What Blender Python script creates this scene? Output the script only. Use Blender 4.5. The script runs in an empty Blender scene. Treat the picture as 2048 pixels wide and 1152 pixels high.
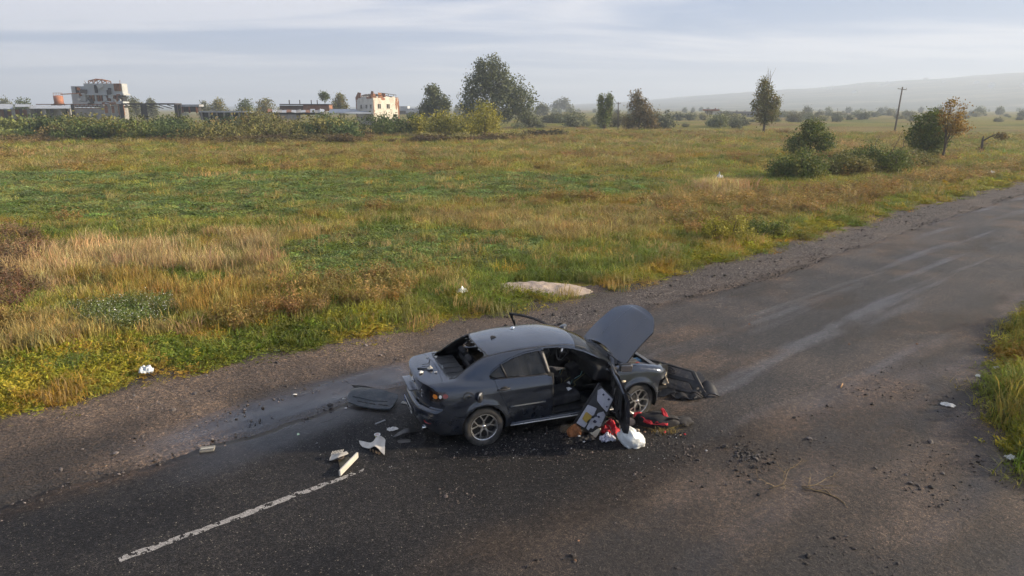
import bpy, bmesh, math, random
import numpy as np
from mathutils import Vector, Matrix, Euler
sc = bpy.context.scene
COL = sc.collection
R = math.radians
# ------------------------------------------------------------------ camera
cam_d = bpy.data.cameras.new('camera'); cam = bpy.data.objects.new('camera', cam_d); COL.objects.link(cam)
cam_d.lens = 24.0; cam_d.sensor_width = 36.0; cam_d.clip_start = 0.1; cam_d.clip_end = 20000
cam.location = (0, 0, 4.93); cam.rotation_euler = (R(90 - 14.81), 0, 0)
sc.camera = cam
# ------------------------------------------------------------------ light and exposure
SUN_AZ, SUN_EL = 88.0, 20.0            # azimuth clockwise from +Y
sc.view_settings.view_transform = 'Standard'; sc.view_settings.look = 'None'
sc.view_settings.exposure = 1.05; sc.view_settings.gamma = 1.0
sd = bpy.data.lights.new('sun', 'SUN'); sd.energy = 5.0; sd.angle = R(3.0); sd.color = (1.0, 0.84, 0.62)
so = bpy.data.objects.new('sun', sd); COL.objects.link(so)
sv = Vector((math.sin(R(SUN_AZ))*math.cos(R(SUN_EL)), math.cos(R(SUN_AZ))*math.cos(R(SUN_EL)), math.sin(R(SUN_EL))))
so.rotation_euler = sv.to_track_quat('Z', 'Y').to_euler(); so.location = sv*60
sc.cycles.use_denoising = True; sc.cycles.use_adaptive_sampling = True; sc.cycles.adaptive_threshold = 0.025; sc.cycles.adaptive_min_samples = 12
sc.cycles.max_bounces = 5; sc.cycles.diffuse_bounces = 2; sc.cycles.glossy_bounces = 2
sc.cycles.transmission_bounces = 4; sc.cycles.transparent_max_bounces = 6; sc.cycles.volume_bounces = 0
sc.cycles.sample_clamp_indirect = 6.0

class NT:
    """small node tree helper"""
    def __init__(s, tree): s.t = tree; s.n = tree.nodes; s.l = tree.links
    def add(s, kind, **kw):
        nd = s.n.new(kind)
        for k, v in kw.items():
            if k.startswith('i_'):
                key = k[2:]; key = int(key) if key.isdigit() else key.replace('_', ' ')
                s.put(nd.inputs[key], v)
            else: setattr(nd, k, v)
        return nd
    def put(s, sock, v):
        if isinstance(v, bpy.types.NodeSocket): s.l.new(v, sock)
        elif isinstance(v, bpy.types.Node): s.l.new(v.outputs[0], sock)
        else: sock.default_value = v
    def math(s, op, a, b=None, c=None, clamp=False):
        nd = s.n.new('ShaderNodeMath'); nd.operation = op; nd.use_clamp = clamp
        for i, v in enumerate((a, b, c)):
            if v is not None: s.put(nd.inputs[i], v)
        return nd.outputs[0]
    def mix(s, f, a, b, blend='MIX'):
        nd = s.n.new('ShaderNodeMix'); nd.data_type = 'RGBA'; nd.blend_type = blend; nd.clamp_factor = True
        s.put(nd.inputs[0], f); s.put(nd.inputs[6], a); s.put(nd.inputs[7], b); return nd.outputs[2]
    def noise(s, vec, scale, detail=4, rough=0.55, dist=0.0):
        nd = s.add('ShaderNodeTexNoise'); s.put(nd.inputs['Vector'], vec)
        nd.inputs['Scale'].default_value = scale; nd.inputs['Detail'].default_value = detail
        nd.inputs['Roughness'].default_value = rough; nd.inputs['Distortion'].default_value = dist
        return nd.outputs[0]
    def voro(s, vec, scale, feat='F1', out=0, rnd=1.0):
        nd = s.add('ShaderNodeTexVoronoi', feature=feat); s.put(nd.inputs['Vector'], vec)
        nd.inputs['Scale'].default_value = scale
        if 'Randomness' in nd.inputs: nd.inputs['Randomness'].default_value = rnd
        return nd.outputs[out]
    def ramp(s, f, *stops):
        nd = s.n.new('ShaderNodeValToRGB'); s.put(nd.inputs[0], f); el = nd.color_ramp.elements
        while len(el) < len(stops): el.new(0.5)
        for e, (p, c) in zip(el, stops):
            e.position = p; e.color = c if len(c) == 4 else (*c, 1)
        return nd.outputs[0]
    def rng(s, v, a, b, c=0.0, d=1.0):
        nd = s.n.new('ShaderNodeMapRange'); s.put(nd.inputs[0], v)
        for i, q in enumerate((a, b, c, d)): s.put(nd.inputs[i+1], q)
        return nd.outputs[0]
    def map(s, vec, scale=(1, 1, 1), rot=(0, 0, 0), loc=(0, 0, 0)):
        nd = s.n.new('ShaderNodeMapping'); s.put(nd.inputs[0], vec)
        nd.inputs['Scale'].default_value = scale; nd.inputs['Rotation'].default_value = rot; nd.inputs['Location'].default_value = loc
        return nd.outputs[0]
    def bump(s, h, strength, dist=0.02):
        nd = s.n.new('ShaderNodeBump'); s.put(nd.inputs['Height'], h)
        nd.inputs['Strength'].default_value = strength; nd.inputs['Distance'].default_value = dist
        return nd.outputs[0]
    def attr(s, name, inst=False):
        nd = s.n.new('ShaderNodeAttribute'); nd.attribute_name = name
        nd.attribute_type = 'INSTANCER' if inst else 'GEOMETRY'; return nd
def c4(c): return (c[0], c[1], c[2], 1.0)
# ------------------------------------------------------------------ sky
W = bpy.data.worlds.new('World'); sc.world = W; W.use_nodes = True
w = NT(W.node_tree); w.n.clear()
wo = w.add('ShaderNodeOutputWorld')
sky = w.add('ShaderNodeTexSky', sky_type='NISHITA', sun_disc=False, sun_elevation=R(SUN_EL), sun_rotation=R(SUN_AZ), altitude=100, air_density=1.0, dust_density=2.0, ozone_density=1.5)
bg1 = w.add('ShaderNodeBackground', i_Color=sky.outputs[0], i_Strength=0.06)
tc = w.add('ShaderNodeTexCoord'); sep = w.add('ShaderNodeSeparateXYZ', i_0=tc.outputs['Generated'])
zc = w.math('MAXIMUM', w.math('ADD', sep.outputs[2], 0.06), 0.05)
pl = w.add('ShaderNodeCombineXYZ', i_0=w.math('DIVIDE', sep.outputs[0], zc), i_1=w.math('DIVIDE', sep.outputs[1], zc), i_2=0.0)
plm = w.map(pl.outputs[0], (1.0, 1.0, 1), (0, 0, R(-5)), (4.4, 11.2, 0))
big = w.noise(w.map(plm, (0.22, 0.5, 1)), 1.0, 5, 0.55, 0.6)
fine = w.noise(w.map(plm, (0.5, 1.1, 1)), 2.2, 6, 0.6, 0.4)
cover = w.math('ADD', w.math('MULTIPLY', big, 0.86), w.math('MULTIPLY', fine, 0.14))
cfac = w.rng(cover, 0.40, 0.60, 0.75, 0.98)
ccol = w.ramp(w.rng(cover, 0.43, 0.575, 0.0, 1.0), (0.0, (0.20, 0.29, 0.50)), (0.5, (0.375, 0.43, 0.575)), (1.0, (0.56, 0.575, 0.65)))
bg2 = w.add('ShaderNodeBackground', i_Color=ccol, i_Strength=0.69)
wm = w.add('ShaderNodeMixShader', i_0=cfac, i_1=bg1.outputs[0], i_2=bg2.outputs[0])
w.l.new(wm.outputs[0], wo.inputs[0])

# ------------------------------------------------------------------ helpers
def newmat(name):
    m = bpy.data.materials.new(name); m.use_nodes = True; t = NT(m.node_tree)
    b = t.n['Principled BSDF']; return m, t, b
MATS = {}
def pmat(name, col, rough=0.6, metal=0.0, var=0.15, scale=6.0, bump=0.0, bscale=40.0, coat=0.0, spec=0.5, grime=None, gscale=3.0, gamt=0.5):
    """a general procedural paint/plastic/cloth/rust material: colour with noise variation, optional grime patches and fine relief"""
    if name in MATS: return MATS[name]
    m, t, b = newmat(name)
    co = t.add('ShaderNodeTexCoord').outputs['Object']
    n1 = t.noise(co, scale, 5, 0.6)
    c = t.mix(t.rng(n1, 0.3, 0.7), c4([x*(1-var) for x in col]), c4([min(1, x*(1+var)) for x in col]))
    if grime is not None:
        g = t.noise(co, gscale, 6, 0.65, 0.3)
        c = t.mix(t.math('MULTIPLY', t.rng(g, 0.48, 0.62), gamt), c, c4(grime))
    t.put(b.inputs['Base Color'], c)
    t.put(b.inputs['Roughness'], t.rng(t.noise(co, scale*3, 3), 0.3, 0.7, max(0.02, rough-0.08), min(1, rough+0.08)))
    b.inputs['Metallic'].default_value = metal; b.inputs['Coat Weight'].default_value = coat
    b.inputs['Specular IOR Level'].default_value = spec
    if bump: t.put(b.inputs['Normal'], t.bump(t.noise(co, bscale, 4, 0.6), bump, 0.01))
    MATS[name] = m; return m
def tag(o, label=None, cat=None, group=None, kind=None):
    if label: o['label'] = label
    if cat: o['category'] = cat
    if group: o['group'] = group
    if kind: o['kind'] = kind
    return o
def mesh(name, V, F, smooth=False):
    me = bpy.data.meshes.new(name); V = np.asarray(V, dtype=np.float32)
    if isinstance(F, np.ndarray):
        k = F.shape[1]; me.vertices.add(len(V)); me.vertices.foreach_set('co', V.ravel())
        me.loops.add(F.size); me.loops.foreach_set('vertex_index', F.ravel().astype(np.int32))
        me.polygons.add(len(F)); me.polygons.foreach_set('loop_start', np.arange(0, F.size, k, dtype=np.int32))
        me.update(calc_edges=True); me.validate()
    else:
        me.from_pydata([tuple(v) for v in V.tolist()], [], F); me.update()
    if smooth: me.polygons.foreach_set('use_smooth', np.ones(len(me.polygons), dtype=bool))
    return me
def obj(name, me, mat=None, parent=None, loc=None, rot=None, scale=None):
    o = bpy.data.objects.new(name, me); COL.objects.link(o)
    if mat is not None and me is not None and len(me.materials) == 0:
        for q in (mat if isinstance(mat, (list, tuple)) else [mat]): me.materials.append(q)
    if parent is not None: o.parent = parent
    if loc is not None: o.location = loc
    if rot is not None: o.rotation_euler = rot
    if scale is not None: o.scale = scale
    return o
def empty(name, loc=(0, 0, 0), rot=(0, 0, 0)):
    o = bpy.data.objects.new(name, None); o.empty_display_size = 0.2; COL.objects.link(o); o.location = loc; o.rotation_euler = rot; return o
class MB:
    """collects shapes for one mesh"""
    def __init__(s): s.v = []; s.f = []
    def add(s, V, F):
        k = len(s.v); s.v += [tuple(map(float, p)) for p in V]; s.f += [tuple(i+k for i in f) for f in F]; return s
    def box(s, c, d, rot=None, bev=0.0):
        x, y, z = [q/2 for q in d]; P = []
        if bev <= 0:
            P = [(-x,-y,-z),(x,-y,-z),(x,y,-z),(-x,y,-z),(-x,-y,z),(x,-y,z),(x,y,z),(-x,y,z)]
            F = [(0,3,2,1),(4,5,6,7),(0,1,5,4),(1,2,6,5),(2,3,7,6),(3,0,4,7)]
        else:
            bm = bmesh.new(); bmesh.ops.create_cube(bm, size=1.0)
            for v in bm.verts: v.co = Vector((v.co.x*d[0], v.co.y*d[1], v.co.z*d[2]))
            bmesh.ops.bevel(bm, geom=list(bm.edges), offset=bev, segments=2, affect='EDGES', profile=0.6)
            bm.verts.index_update(); P = [tuple(v.co) for v in bm.verts]; F = [tuple(v.index for v in f.verts) for f in bm.faces]; bm.free()
        if rot is not None:
            M = Euler(rot).to_matrix(); P = [tuple(M @ Vector(p)) for p in P]
        return s.add([(p[0]+c[0], p[1]+c[1], p[2]+c[2]) for p in P], F)
    def tube(s, pts, r, n=8, cap=True):
        pts = [Vector(p) for p in pts]; rr = r if isinstance(r, (list, tuple)) else [r]*len(pts); V = []; F = []
        up = Vector((0, 0, 1)); prev = None
        for i, p in enumerate(pts):
            t = (pts[min(i+1, len(pts)-1)] - pts[max(i-1, 0)])
            t = t.normalized() if t.length > 1e-9 else Vector((0,0,1))
            if prev is None:
                a = t.cross(up) if abs(t.z) < 0.95 else t.cross(Vector((1, 0, 0)))
            else: a = prev - t*prev.dot(t)
            a.normalize(); prev = a; b = t.cross(a)
            for k in range(n):
                an = 2*math.pi*k/n; V.append(p + (a*math.cos(an)+b*math.sin(an))*rr[i])
        for i in range(len(pts)-1):
            for k in range(n):
                q = (k+1) % n; F.append((i*n+k, i*n+q, (i+1)*n+q, (i+1)*n+k))
        if cap: F.append(tuple(range(n-1, -1, -1))); F.append(tuple((len(pts)-1)*n+k for k in range(n)))
        return s.add(V, F)
    def lathe(s, prof, n=32, axis='z', c=(0, 0, 0), closed=False):
        V = []; F = []; m = len(prof)
        for k in range(n):
            a = 2*math.pi*k/n
            for (r, h) in prof:
                p = (r*math.cos(a), r*math.sin(a), h)
                if axis == 'y': p = (p[0], p[2], p[1])
                elif axis == 'x': p = (p[2], p[0], p[1])
                V.append((p[0]+c[0], p[1]+c[1], p[2]+c[2]))
        for k in range(n):
            q = (k+1) % n
            for j in range(m-1 if not closed else m):
                j2 = (j+1) % m; F.append((k*m+j, q*m+j, q*m+j2, k*m+j2))
        return s.add(V, F)
    def prism(s, poly, h0, h1, axis='z'):
        n = len(poly)
        def P(p, h): return {'z': (p[0], p[1], h), 'y': (p[0], h, p[1]), 'x': (h, p[0], p[1])}[axis]
        V = [P(p, h0) for p in poly] + [P(p, h1) for p in poly]
        F = [tuple(range(n-1, -1, -1)), tuple(range(n, 2*n))] + [(i, (i+1) % n, n+(i+1) % n, n+i) for i in range(n)]
        return s.add(V, F)
    def mesh(s, name, smooth=False):
        me = mesh(name, s.v, s.f, smooth)
        bm = bmesh.new(); bm.from_mesh(me); bmesh.ops.recalc_face_normals(bm, faces=bm.faces); bm.to_mesh(me); bm.free()
        return me
    def build(s, name, mat, parent=None, smooth=False, loc=None, rot=None, scale=None):
        return obj(name, s.mesh(name, smooth), mat, parent, loc, rot, scale)
def autosmooth(o, ang=35):
    me = o.data
    me.polygons.foreach_set('use_smooth', np.ones(len(me.polygons), dtype=bool))
    bm = bmesh.new(); bm.from_mesh(me)
    for e in bm.edges:
        e.smooth = not (len(e.link_faces) == 2 and e.calc_face_angle(0) > R(ang))
    bm.to_mesh(me); bm.free(); return o
def copy_tree(o, parent=None):
    c = o.copy(); COL.objects.link(c); c.parent = parent
    for ch in [q for q in o.children]: copy_tree(ch, c)
    return c
# ------------------------------------------------------------------ numpy noise
def _h(ix, iy, seed):
    n = (ix.astype(np.int64)*374761393 + iy.astype(np.int64)*668265263 + seed*2147483647) & 0x7fffffff
    n = ((n ^ (n >> 13))*1274126177) & 0x7fffffff
    return ((n ^ (n >> 16)) & 0xffff)/65535.0
def vnoise(x, y, seed=0):
    x0 = np.floor(x); y0 = np.floor(y); fx = x-x0; fy = y-y0
    fx = fx*fx*(3-2*fx); fy = fy*fy*(3-2*fy)
    a = _h(x0, y0, seed); b = _h(x0+1, y0, seed); c = _h(x0, y0+1, seed); d = _h(x0+1, y0+1, seed)
    return (a*(1-fx)+b*fx)*(1-fy) + (c*(1-fx)+d*fx)*fy
def fbm(x, y, f=1.0, seed=0, oc=4):
    x = np.asarray(x, dtype=float); y = np.asarray(y, dtype=float); s = 0; a = 0.5; t = 0
    for i in range(oc):
        s = s + a*vnoise(x*f, y*f, seed+i*17); t += a; a *= 0.5; f *= 2.03
    return s/t
def sstep(a, b, x):
    t = np.clip((x-a)/(b-a), 0, 1); return t*t*(3-2*t)
def poly_sd(P, x, y):
    """signed distance to a polygon, positive inside"""
    P = np.asarray(P, dtype=float); x = np.asarray(x, dtype=float); y = np.asarray(y, dtype=float)
    d = np.full(x.shape, 1e18); ins = np.zeros(x.shape, dtype=bool); n = len(P)
    for i in range(n):
        ax, ay = P[i]; bx, by = P[(i+1) % n]; ex, ey = bx-ax, by-ay
        t = np.clip(((x-ax)*ex+(y-ay)*ey)/(ex*ex+ey*ey+1e-12), 0, 1)
        d = np.minimum(d, (x-ax-t*ex)**2+(y-ay-t*ey)**2)
        c = (ay > y) != (by > y)
        with np.errstate(divide='ignore', invalid='ignore'):
            xi = ax + (y-ay)/(by-ay+1e-18)*ex
        ins ^= c & (x < xi)
    return np.where(ins, 1, -1)*np.sqrt(d)
DIR = (math.sin(R(50)), math.cos(R(50))); NRM = (-DIR[1], DIR[0]); ROAD_ROT = R(40)
def to_st(x, y): return x*DIR[0]+y*DIR[1], x*NRM[0]+y*NRM[1]
def to_xy(s, t): return s*DIR[0]+t*NRM[0], s*DIR[1]+t*NRM[1]
# ================================================================== ground
ZONES={
 'straw':[[(-16.0, 22.3), (-16.8, 25.9), (-12.4, 24.0), (-11.3, 26.9), (-8.4, 23.5), (-7.6, 20.9), (-8.3, 19.9), (-10.7, 19.6), (-12.9, 19.6), (-12.5, 17.4), (-12.3, 15.6), (-15.1, 19.6)], [(11.0, 43.7), (15.3, 42.3), (13.4, 37.6), (9.8, 35.6)]],
 'gold':[[(-13.2, 19.6), (-10.3, 19.6), (-8.0, 19.6), (-6.3, 17.9), (-5.2, 15.6), (-6.5, 15.2), (-7.7, 15.6), (-9.6, 17.4), (-11.6, 17.4)]],
 'rust':[[(-6.5, 15.6), (-6.3, 17.9), (-4.7, 19.0), (-3.3, 19.6), (-2.4, 17.4), (-2.9, 15.2), (-4.8, 14.5)], [(4.5, 28.1), (9.0, 37.6), (20.9, 42.3), (33.1, 52.0), (45.4, 61.3), (40.2, 54.1), (22.0, 38.7), (14.6, 32.2), (10.8, 29.3), (7.5, 26.9)]],
 'plum':[[(-21.7, 26.9), (-19.3, 26.9), (-14.3, 20.9), (-11.9, 16.5), (-13.0, 15.6)], [(-14.6, 36.6), (-12.2, 36.6), (-11.0, 33.0), (-13.0, 33.0)]],
 'tan':[[(-10.1, 29.3), (-6.3, 28.1), (-5.6, 24.9), (-7.9, 24.9)], [(-6.3, 32.2), (-2.9, 32.2), (9.4, 33.8), (6.5, 26.9), (3.3, 24.9), (-0.5, 25.9), (-2.6, 28.1)]],
 'leaf':[[(-8.6, 24.0), (-6.6, 27.5), (-0.5, 26.9), (1.6, 24.9), (0.6, 21.6), (-2.7, 20.5), (-4.8, 19.6), (-7.1, 20.2)], [(-50.0, 52.0), (-28.4, 54.1), (-0.9, 52.0), (11.1, 46.7), (8.0, 39.8), (-0.7, 37.6), (-10.5, 30.7), (-15.7, 29.3), (-31.4, 32.2)]],
 'green':[[(-2.4, 19.6), (-0.4, 20.9), (2.3, 24.9), (8.5, 24.0), (8.3, 22.3), (4.2, 20.2), (2.0, 19.6), (-0.6, 19.0)]],
 'flower':[[(-10.8, 16.5), (-9.6, 17.4), (-7.8, 14.9), (-8.4, 14.2), (-9.7, 14.9)]],
}
_ES = [-40, -10, 0.2, 1.0, 2.5, 3.8, 6.2, 8.7, 12.3, 14.8, 17.9, 24, 35.6, 46.8, 56.7, 200]
_ET = [13.6, 13.3, 13.2, 12.85, 13.5, 13.2, 12.85, 12.6, 12.4, 12.0, 12.2, 12.2, 13.1, 13.3, 13.4, 14]
def grass_edge(s): return np.interp(s, _ES, _ET) + 0.5*(fbm(s, s*0, 0.9, 5, 3)-0.5)
def right_edge(s): return np.interp(s, [-60, 4, 8.5, 9.3, 10.15, 10.7, 12, 13.4, 15.6, 18, 20.9, 200], [-30, -14, -2.0, 0.4, 1.7, 2.1, 2.8, 3.4, 3.85, 4.28, 4.42, 4.6]) + 0.35*(fbm(s, s*0, 1.3, 9, 3)-0.5)
def asphalt_left(s): return np.interp(s, [-60, 0, 4, 5, 10.8, 13.8, 18.7, 24.7, 35.8, 50, 220], [10.2, 10.15, 10.05, 10.2, 10.4, 10.5, 10.15, 10.6, 11.0, 11.6, 12]) + 0.36*(fbm(s, s*0, 1.6, 21, 4)-0.5)
def asphalt_right(s): return np.maximum(right_edge(s)-0.45, -11) + 0.5*(fbm(s, s*0, 1.1, 33, 4)-0.5)
def field_z(x, y):
    s, t = to_st(x, y); d = np.hypot(x, y)
    inside = np.minimum(grass_edge(s)+0.25-t, t-right_edge(s)+0.25)
    rel = 0.16*(fbm(x, y, 0.35, 3, 4)-0.5) + 0.5*(fbm(x, y, 0.03, 4, 2)-0.5)*sstep(30, 90, d)
    return np.where(inside > 0, -0.07, 0) + rel*sstep(0.3, -1.5, inside) - 0.02

PAL = {'leaf': (.195, .235, .060), 'green': (.165, .210, .040), 'straw': (.46, .34, .165), 'gold': (.36, .245, .065), 'rust': (.29, .205, .070),
       'plum': (.20, .13, .075), 'tan': (.36, .28, .105), 'olive': (.30, .285, .052), 'verge': (.29, .27, .032), 'flower': (.135, .165, .05)}
KINDS = list(PAL)
def zone_of(x, y, jit=1.0):
    """index of plant kind growing at a place, with ragged patch borders"""
    x = np.asarray(x, float); y = np.asarray(y, float); d = np.hypot(x, y); s, t = to_st(x, y)
    k = np.clip(d/22, 0.6, 4)
    wx = x + jit*k*2.0*(fbm(x, y, 0.55/1.0, 41, 4)-0.5); wy = y + jit*k*2.0*(fbm(x, y, 0.55, 57, 4)-0.5)
    base = fbm(x, y*1.6, 0.10, 71, 4); b2 = fbm(x, y*1.4, 0.33, 88, 3)
    z = np.full(x.shape, KINDS.index('olive'))
    z = np.where((base > 0.56), KINDS.index('tan'), z); z = np.where((b2 > 0.68), KINDS.index('rust'), z)
    z = np.where((b2 < 0.42), KINDS.index('green'), z)
    far = d > 56
    z = np.where(far & (b2 < 0.36), KINDS.index('olive'), z)
    z = np.where(far & (b2 > 0.66), KINDS.index('rust'), z)
    best = np.full(x.shape, -0.15*k)
    for name, ps in ZONES.items():
        for p in ps:
            sd = poly_sd(p, wx, wy) + 0.9*k*(b2-0.5)
            m = sd > np.maximum(best, 0); z = np.where(m, KINDS.index(name), z); best = np.where(m, sd, best)
    vb = fbm(x, y, 0.8, 93, 3)
    vw = np.interp(s, [-20, 2, 6, 9, 14, 20, 60], [3.6, 3.6, 2.7, 2.0, 1.5, 1.7, 2.2]) + 1.6*(fbm(s, t*0, 0.25, 12, 3)-0.5) + 0.9*(vb-0.5)
    m = (t < grass_edge(s)+vw) & (t > 9); z = np.where(m, KINDS.index('verge'), z)
    m2 = m & (vb > 0.63); z = np.where(m2, KINDS.index('olive'), z)
    m3 = m & (vb < 0.34); z = np.where(m3, KINDS.index('green'), z)
    mr = t < 9; z = np.where(mr, np.where(vb > 0.57, KINDS.index('olive'), KINDS.index('verge')), z)
    return z
def grid(us, vs):
    U, V_ = np.meshgrid(us, vs); n, m = len(us), len(vs)
    i = np.arange(n*m).reshape(m, n)
    F = np.stack([i[:-1, :-1], i[:-1, 1:], i[1:, 1:], i[1:, :-1]], -1).reshape(-1, 4)
    return U.ravel(), V_.ravel(), F
def fattr(me, name, arr, color=False):
    if color:
        a = me.attributes.new(name, 'FLOAT_COLOR', 'POINT'); a.data.foreach_set('color', np.concatenate([arr, np.ones((len(arr), 1))], 1).astype(np.float32).ravel())
    else:
        a = me.attributes.new(name, 'FLOAT', 'POINT'); a.data.foreach_set('value', np.asarray(arr, dtype=np.float32))
# --- field
def stretch(a, b, n, p): # dense near zero
    q = np.linspace(-1, 1, n); g = np.sign(q)*np.abs(q)**p; return np.where(g < 0, -a*g, b*g)
us = np.unique(np.concatenate([np.arange(-40, 48, 0.4), stretch(-5200, 5200, 160, 4.0)]))
vs = np.unique(np.concatenate([np.arange(4, 60, 0.4), np.arange(60, 150, 1.5), np.geomspace(150, 5200, 50), -np.geomspace(1, 5200, 40)]))
X, Y, F = grid(us, vs); Z = field_z(X, Y)
me = mesh('field', np.stack([X, Y, Z], 1), F, True)
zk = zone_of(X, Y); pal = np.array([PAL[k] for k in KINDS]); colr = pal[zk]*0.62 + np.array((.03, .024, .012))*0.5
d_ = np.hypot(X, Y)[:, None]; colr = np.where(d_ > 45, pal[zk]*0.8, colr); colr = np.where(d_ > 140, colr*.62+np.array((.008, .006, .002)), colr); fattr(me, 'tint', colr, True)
m, t, b = newmat('field_soil_and_stubble'); co = t.add('ShaderNodeTexCoord').outputs['Object']
n1 = t.noise(co, 1.3, 4, 0.65); n2 = t.noise(co, 9.0, 3, 0.65)
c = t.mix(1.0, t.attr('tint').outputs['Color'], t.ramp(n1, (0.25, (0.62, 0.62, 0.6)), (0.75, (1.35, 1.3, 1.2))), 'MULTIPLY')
c = t.mix(1.0, c, t.ramp(n2, (0.3, (0.6, 0.6, 0.6)), (0.7, (1.3, 1.3, 1.3))), 'MULTIPLY')
t.put(b.inputs['Base Color'], c); b.inputs['Roughness'].default_value = 0.95; b.inputs['Specular IOR Level'].default_value = 0.1
t.put(b.inputs['Normal'], t.bump(t.math('ADD', n1, n2), 0.8, 0.15))
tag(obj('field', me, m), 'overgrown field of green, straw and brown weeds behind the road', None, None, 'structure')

# --- shoulder and old asphalt apron (object axes run along and across the road)
def dirtgroup(t, co):
    """packed earth colour, height: shared by shoulder and road"""
    n0 = t.attr('n0').outputs['Fac']; n1 = t.noise(co, 6.0, 3, 0.7); n2 = t.noise(co, 45.0, 1, 0.7)
    c = t.ramp(n0, (0.28, (.030, .021, .015)), (0.5, (.066, .045, .031)), (0.72, (.130, .090, .062)))
    c = t.mix(1.0, c, t.ramp(n1, (0.3, (0.66, 0.66, 0.68)), (0.7, (1.3, 1.28, 1.25))), 'MULTIPLY')
    c = t.mix(1.0, c, t.ramp(n2, (0.3, (0.62, 0.62, 0.62)), (0.7, (1.35, 1.35, 1.35))), 'MULTIPLY')
    return c, n1, n2
def ruts(s, t):
    return 0.06*(fbm(s*0.35, t*2.2, 1.0, 61, 4)-0.5) + 0.03*(fbm(s, t, 3.0, 63, 3)-0.5)
us = np.unique(np.concatenate([np.arange(-14, 26, 0.09), np.arange(26, 60, 0.4), np.geomspace(60, 220, 40), -np.geomspace(14, 40, 12)]))
vs = np.unique(np.concatenate([np.arange(-16, 0, 0.5), np.arange(0, 14.4, 0.09)]))
S, T, F = grid(us, vs)
inroad = np.minimum(asphalt_left(S)-T, T-asphalt_right(S))
rel = ruts(S, T); Z = np.where(inroad > -0.12, np.minimum(rel, 0)*0.4-0.012, rel+0.012*sstep(-0.1, -0.8, inroad))
keep_v = (T < grass_edge(S)+0.9) & (T > right_edge(S)-0.9)
# loose mound just beside the asphalt edge, sunken strip of wet mud on the near left
wet = sstep(9.7, 10.15, T)*sstep(11.55, 10.9, T + 0.9*(fbm(S, T, 0.5, 301, 4)-0.5))*sstep(7.2, 5.6, S)*sstep(1.2, 3.2, S+1.2*(fbm(S, T, .7, 307, 3)-.5))
wet = np.clip(wet*(0.45+1.1*fbm(S*0.6, T*1.5, 0.8, 303, 4)), 0, 1)
dark = np.clip(sstep(0.52, 0.66, fbm(S*0.5, T*2.0, 0.55, 305, 5))*sstep(9, 5, np.abs(T-11)) , 0, 1)
dry = sstep(11.3, 12.0, T+0.5*(fbm(S, T, 0.7, 311, 3)-.5))*sstep(13.5, 10.5, S)
grav = sstep(6.5, 9.5, S+2*(fbm(S, T, 0.6, 315, 3)-.5))*sstep(10.3, 10.8, T)*sstep(0.0, 0.5, grass_edge(S)+0.2-T)*(1-0.75*sstep(11.4, 12.0, T)*sstep(16, 12, S))
Z = Z - 0.012*wet
me = mesh('dirt_shoulder', np.stack([S, T, Z], 1), F[np.all(keep_v[F], axis=1)], True)
fattr(me, 'n0', .5+1.35*(fbm(S, T, .8, 711, 5)-.5))
for nm, a in (('wet', wet), ('dark', dark), ('dry', dry), ('grav', grav)): fattr(me, nm, a)
m, t, b = newmat('packed_dirt'); co = t.add('ShaderNodeTexCoord').outputs['Object']
c, n1, n2 = dirtgroup(t, co)
aw = t.attr('wet').outputs['Fac']; ag = t.attr('grav').outputs['Fac']
c = t.mix(t.math('MULTIPLY', t.attr('dry').outputs['Fac'], 0.55), c, t.mix(n1, c4((.060, .041, .029)), c4((.120, .084, .059))))
c = t.mix(t.math('MULTIPLY', t.attr('dark').outputs['Fac'], 0.7), c, c4((.013, .012, .012)))
vs_ = t.add('ShaderNodeTexVoronoi', i_Vector=co, i_Scale=34.0); gv = vs_.outputs['Distance']; gc = vs_.outputs['Color']
gsep = t.add('ShaderNodeSeparateColor', i_0=gc)
gcol = t.ramp(gsep.outputs[0], (0.0, (.028, .023, .024)), (0.6, (.075, .060, .055)), (0.9, (.13, .11, .10)), (1.0, (.24, .21, .19)))
c = t.mix(t.math('MULTIPLY', ag, t.rng(n1, 0.35, 0.6, 0.45, 1.0)), c, gcol)
c = t.mix(t.math('MULTIPLY', aw, 0.8), c, t.mix(n1, c4((.014, .014, .016)), c4((.028, .024, .024))))
g1 = t.noise(co, 19.0, 2, 0.75)
c = t.mix(1.0, c, t.ramp(g1, (0.30, (.48, .48, .49)), (0.5, (.95, .95, .95)), (0.70, (1.8, 1.72, 1.62))), 'MULTIPLY')
c = t.mix(1.0, c, t.ramp(gsep.outputs[1], (0.0, (.70, .70, .70)), (0.6, (.97, .97, .97)), (0.93, (1.15, 1.15, 1.13)), (1.0, (2.0, 1.95, 1.85))), 'MULTIPLY')
t.put(b.inputs['Base Color'], c)
rg = t.rng(aw, 0.0, 0.7, 0.86, 0.15)
t.put(b.inputs['Roughness'], rg)
hh = t.math('ADD', t.math('ADD', t.math('MULTIPLY', n1, 0.9), t.math('MULTIPLY', g1, 0.8)), t.math('MULTIPLY', t.math('MULTIPLY', gv, ag), -1.2))
bn_ = t.bump(hh, 0.9, 0.045); t.put(bn_.node.inputs['Strength'], t.rng(aw, 0.0, 0.7, 0.9, 0.10)); t.put(b.inputs['Normal'], bn_)
tag(obj('dirt_shoulder', me, m, rot=(0, 0, ROAD_ROT)), 'packed dirt and gravel shoulder on both sides of the road', None, None, 'structure')

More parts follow.
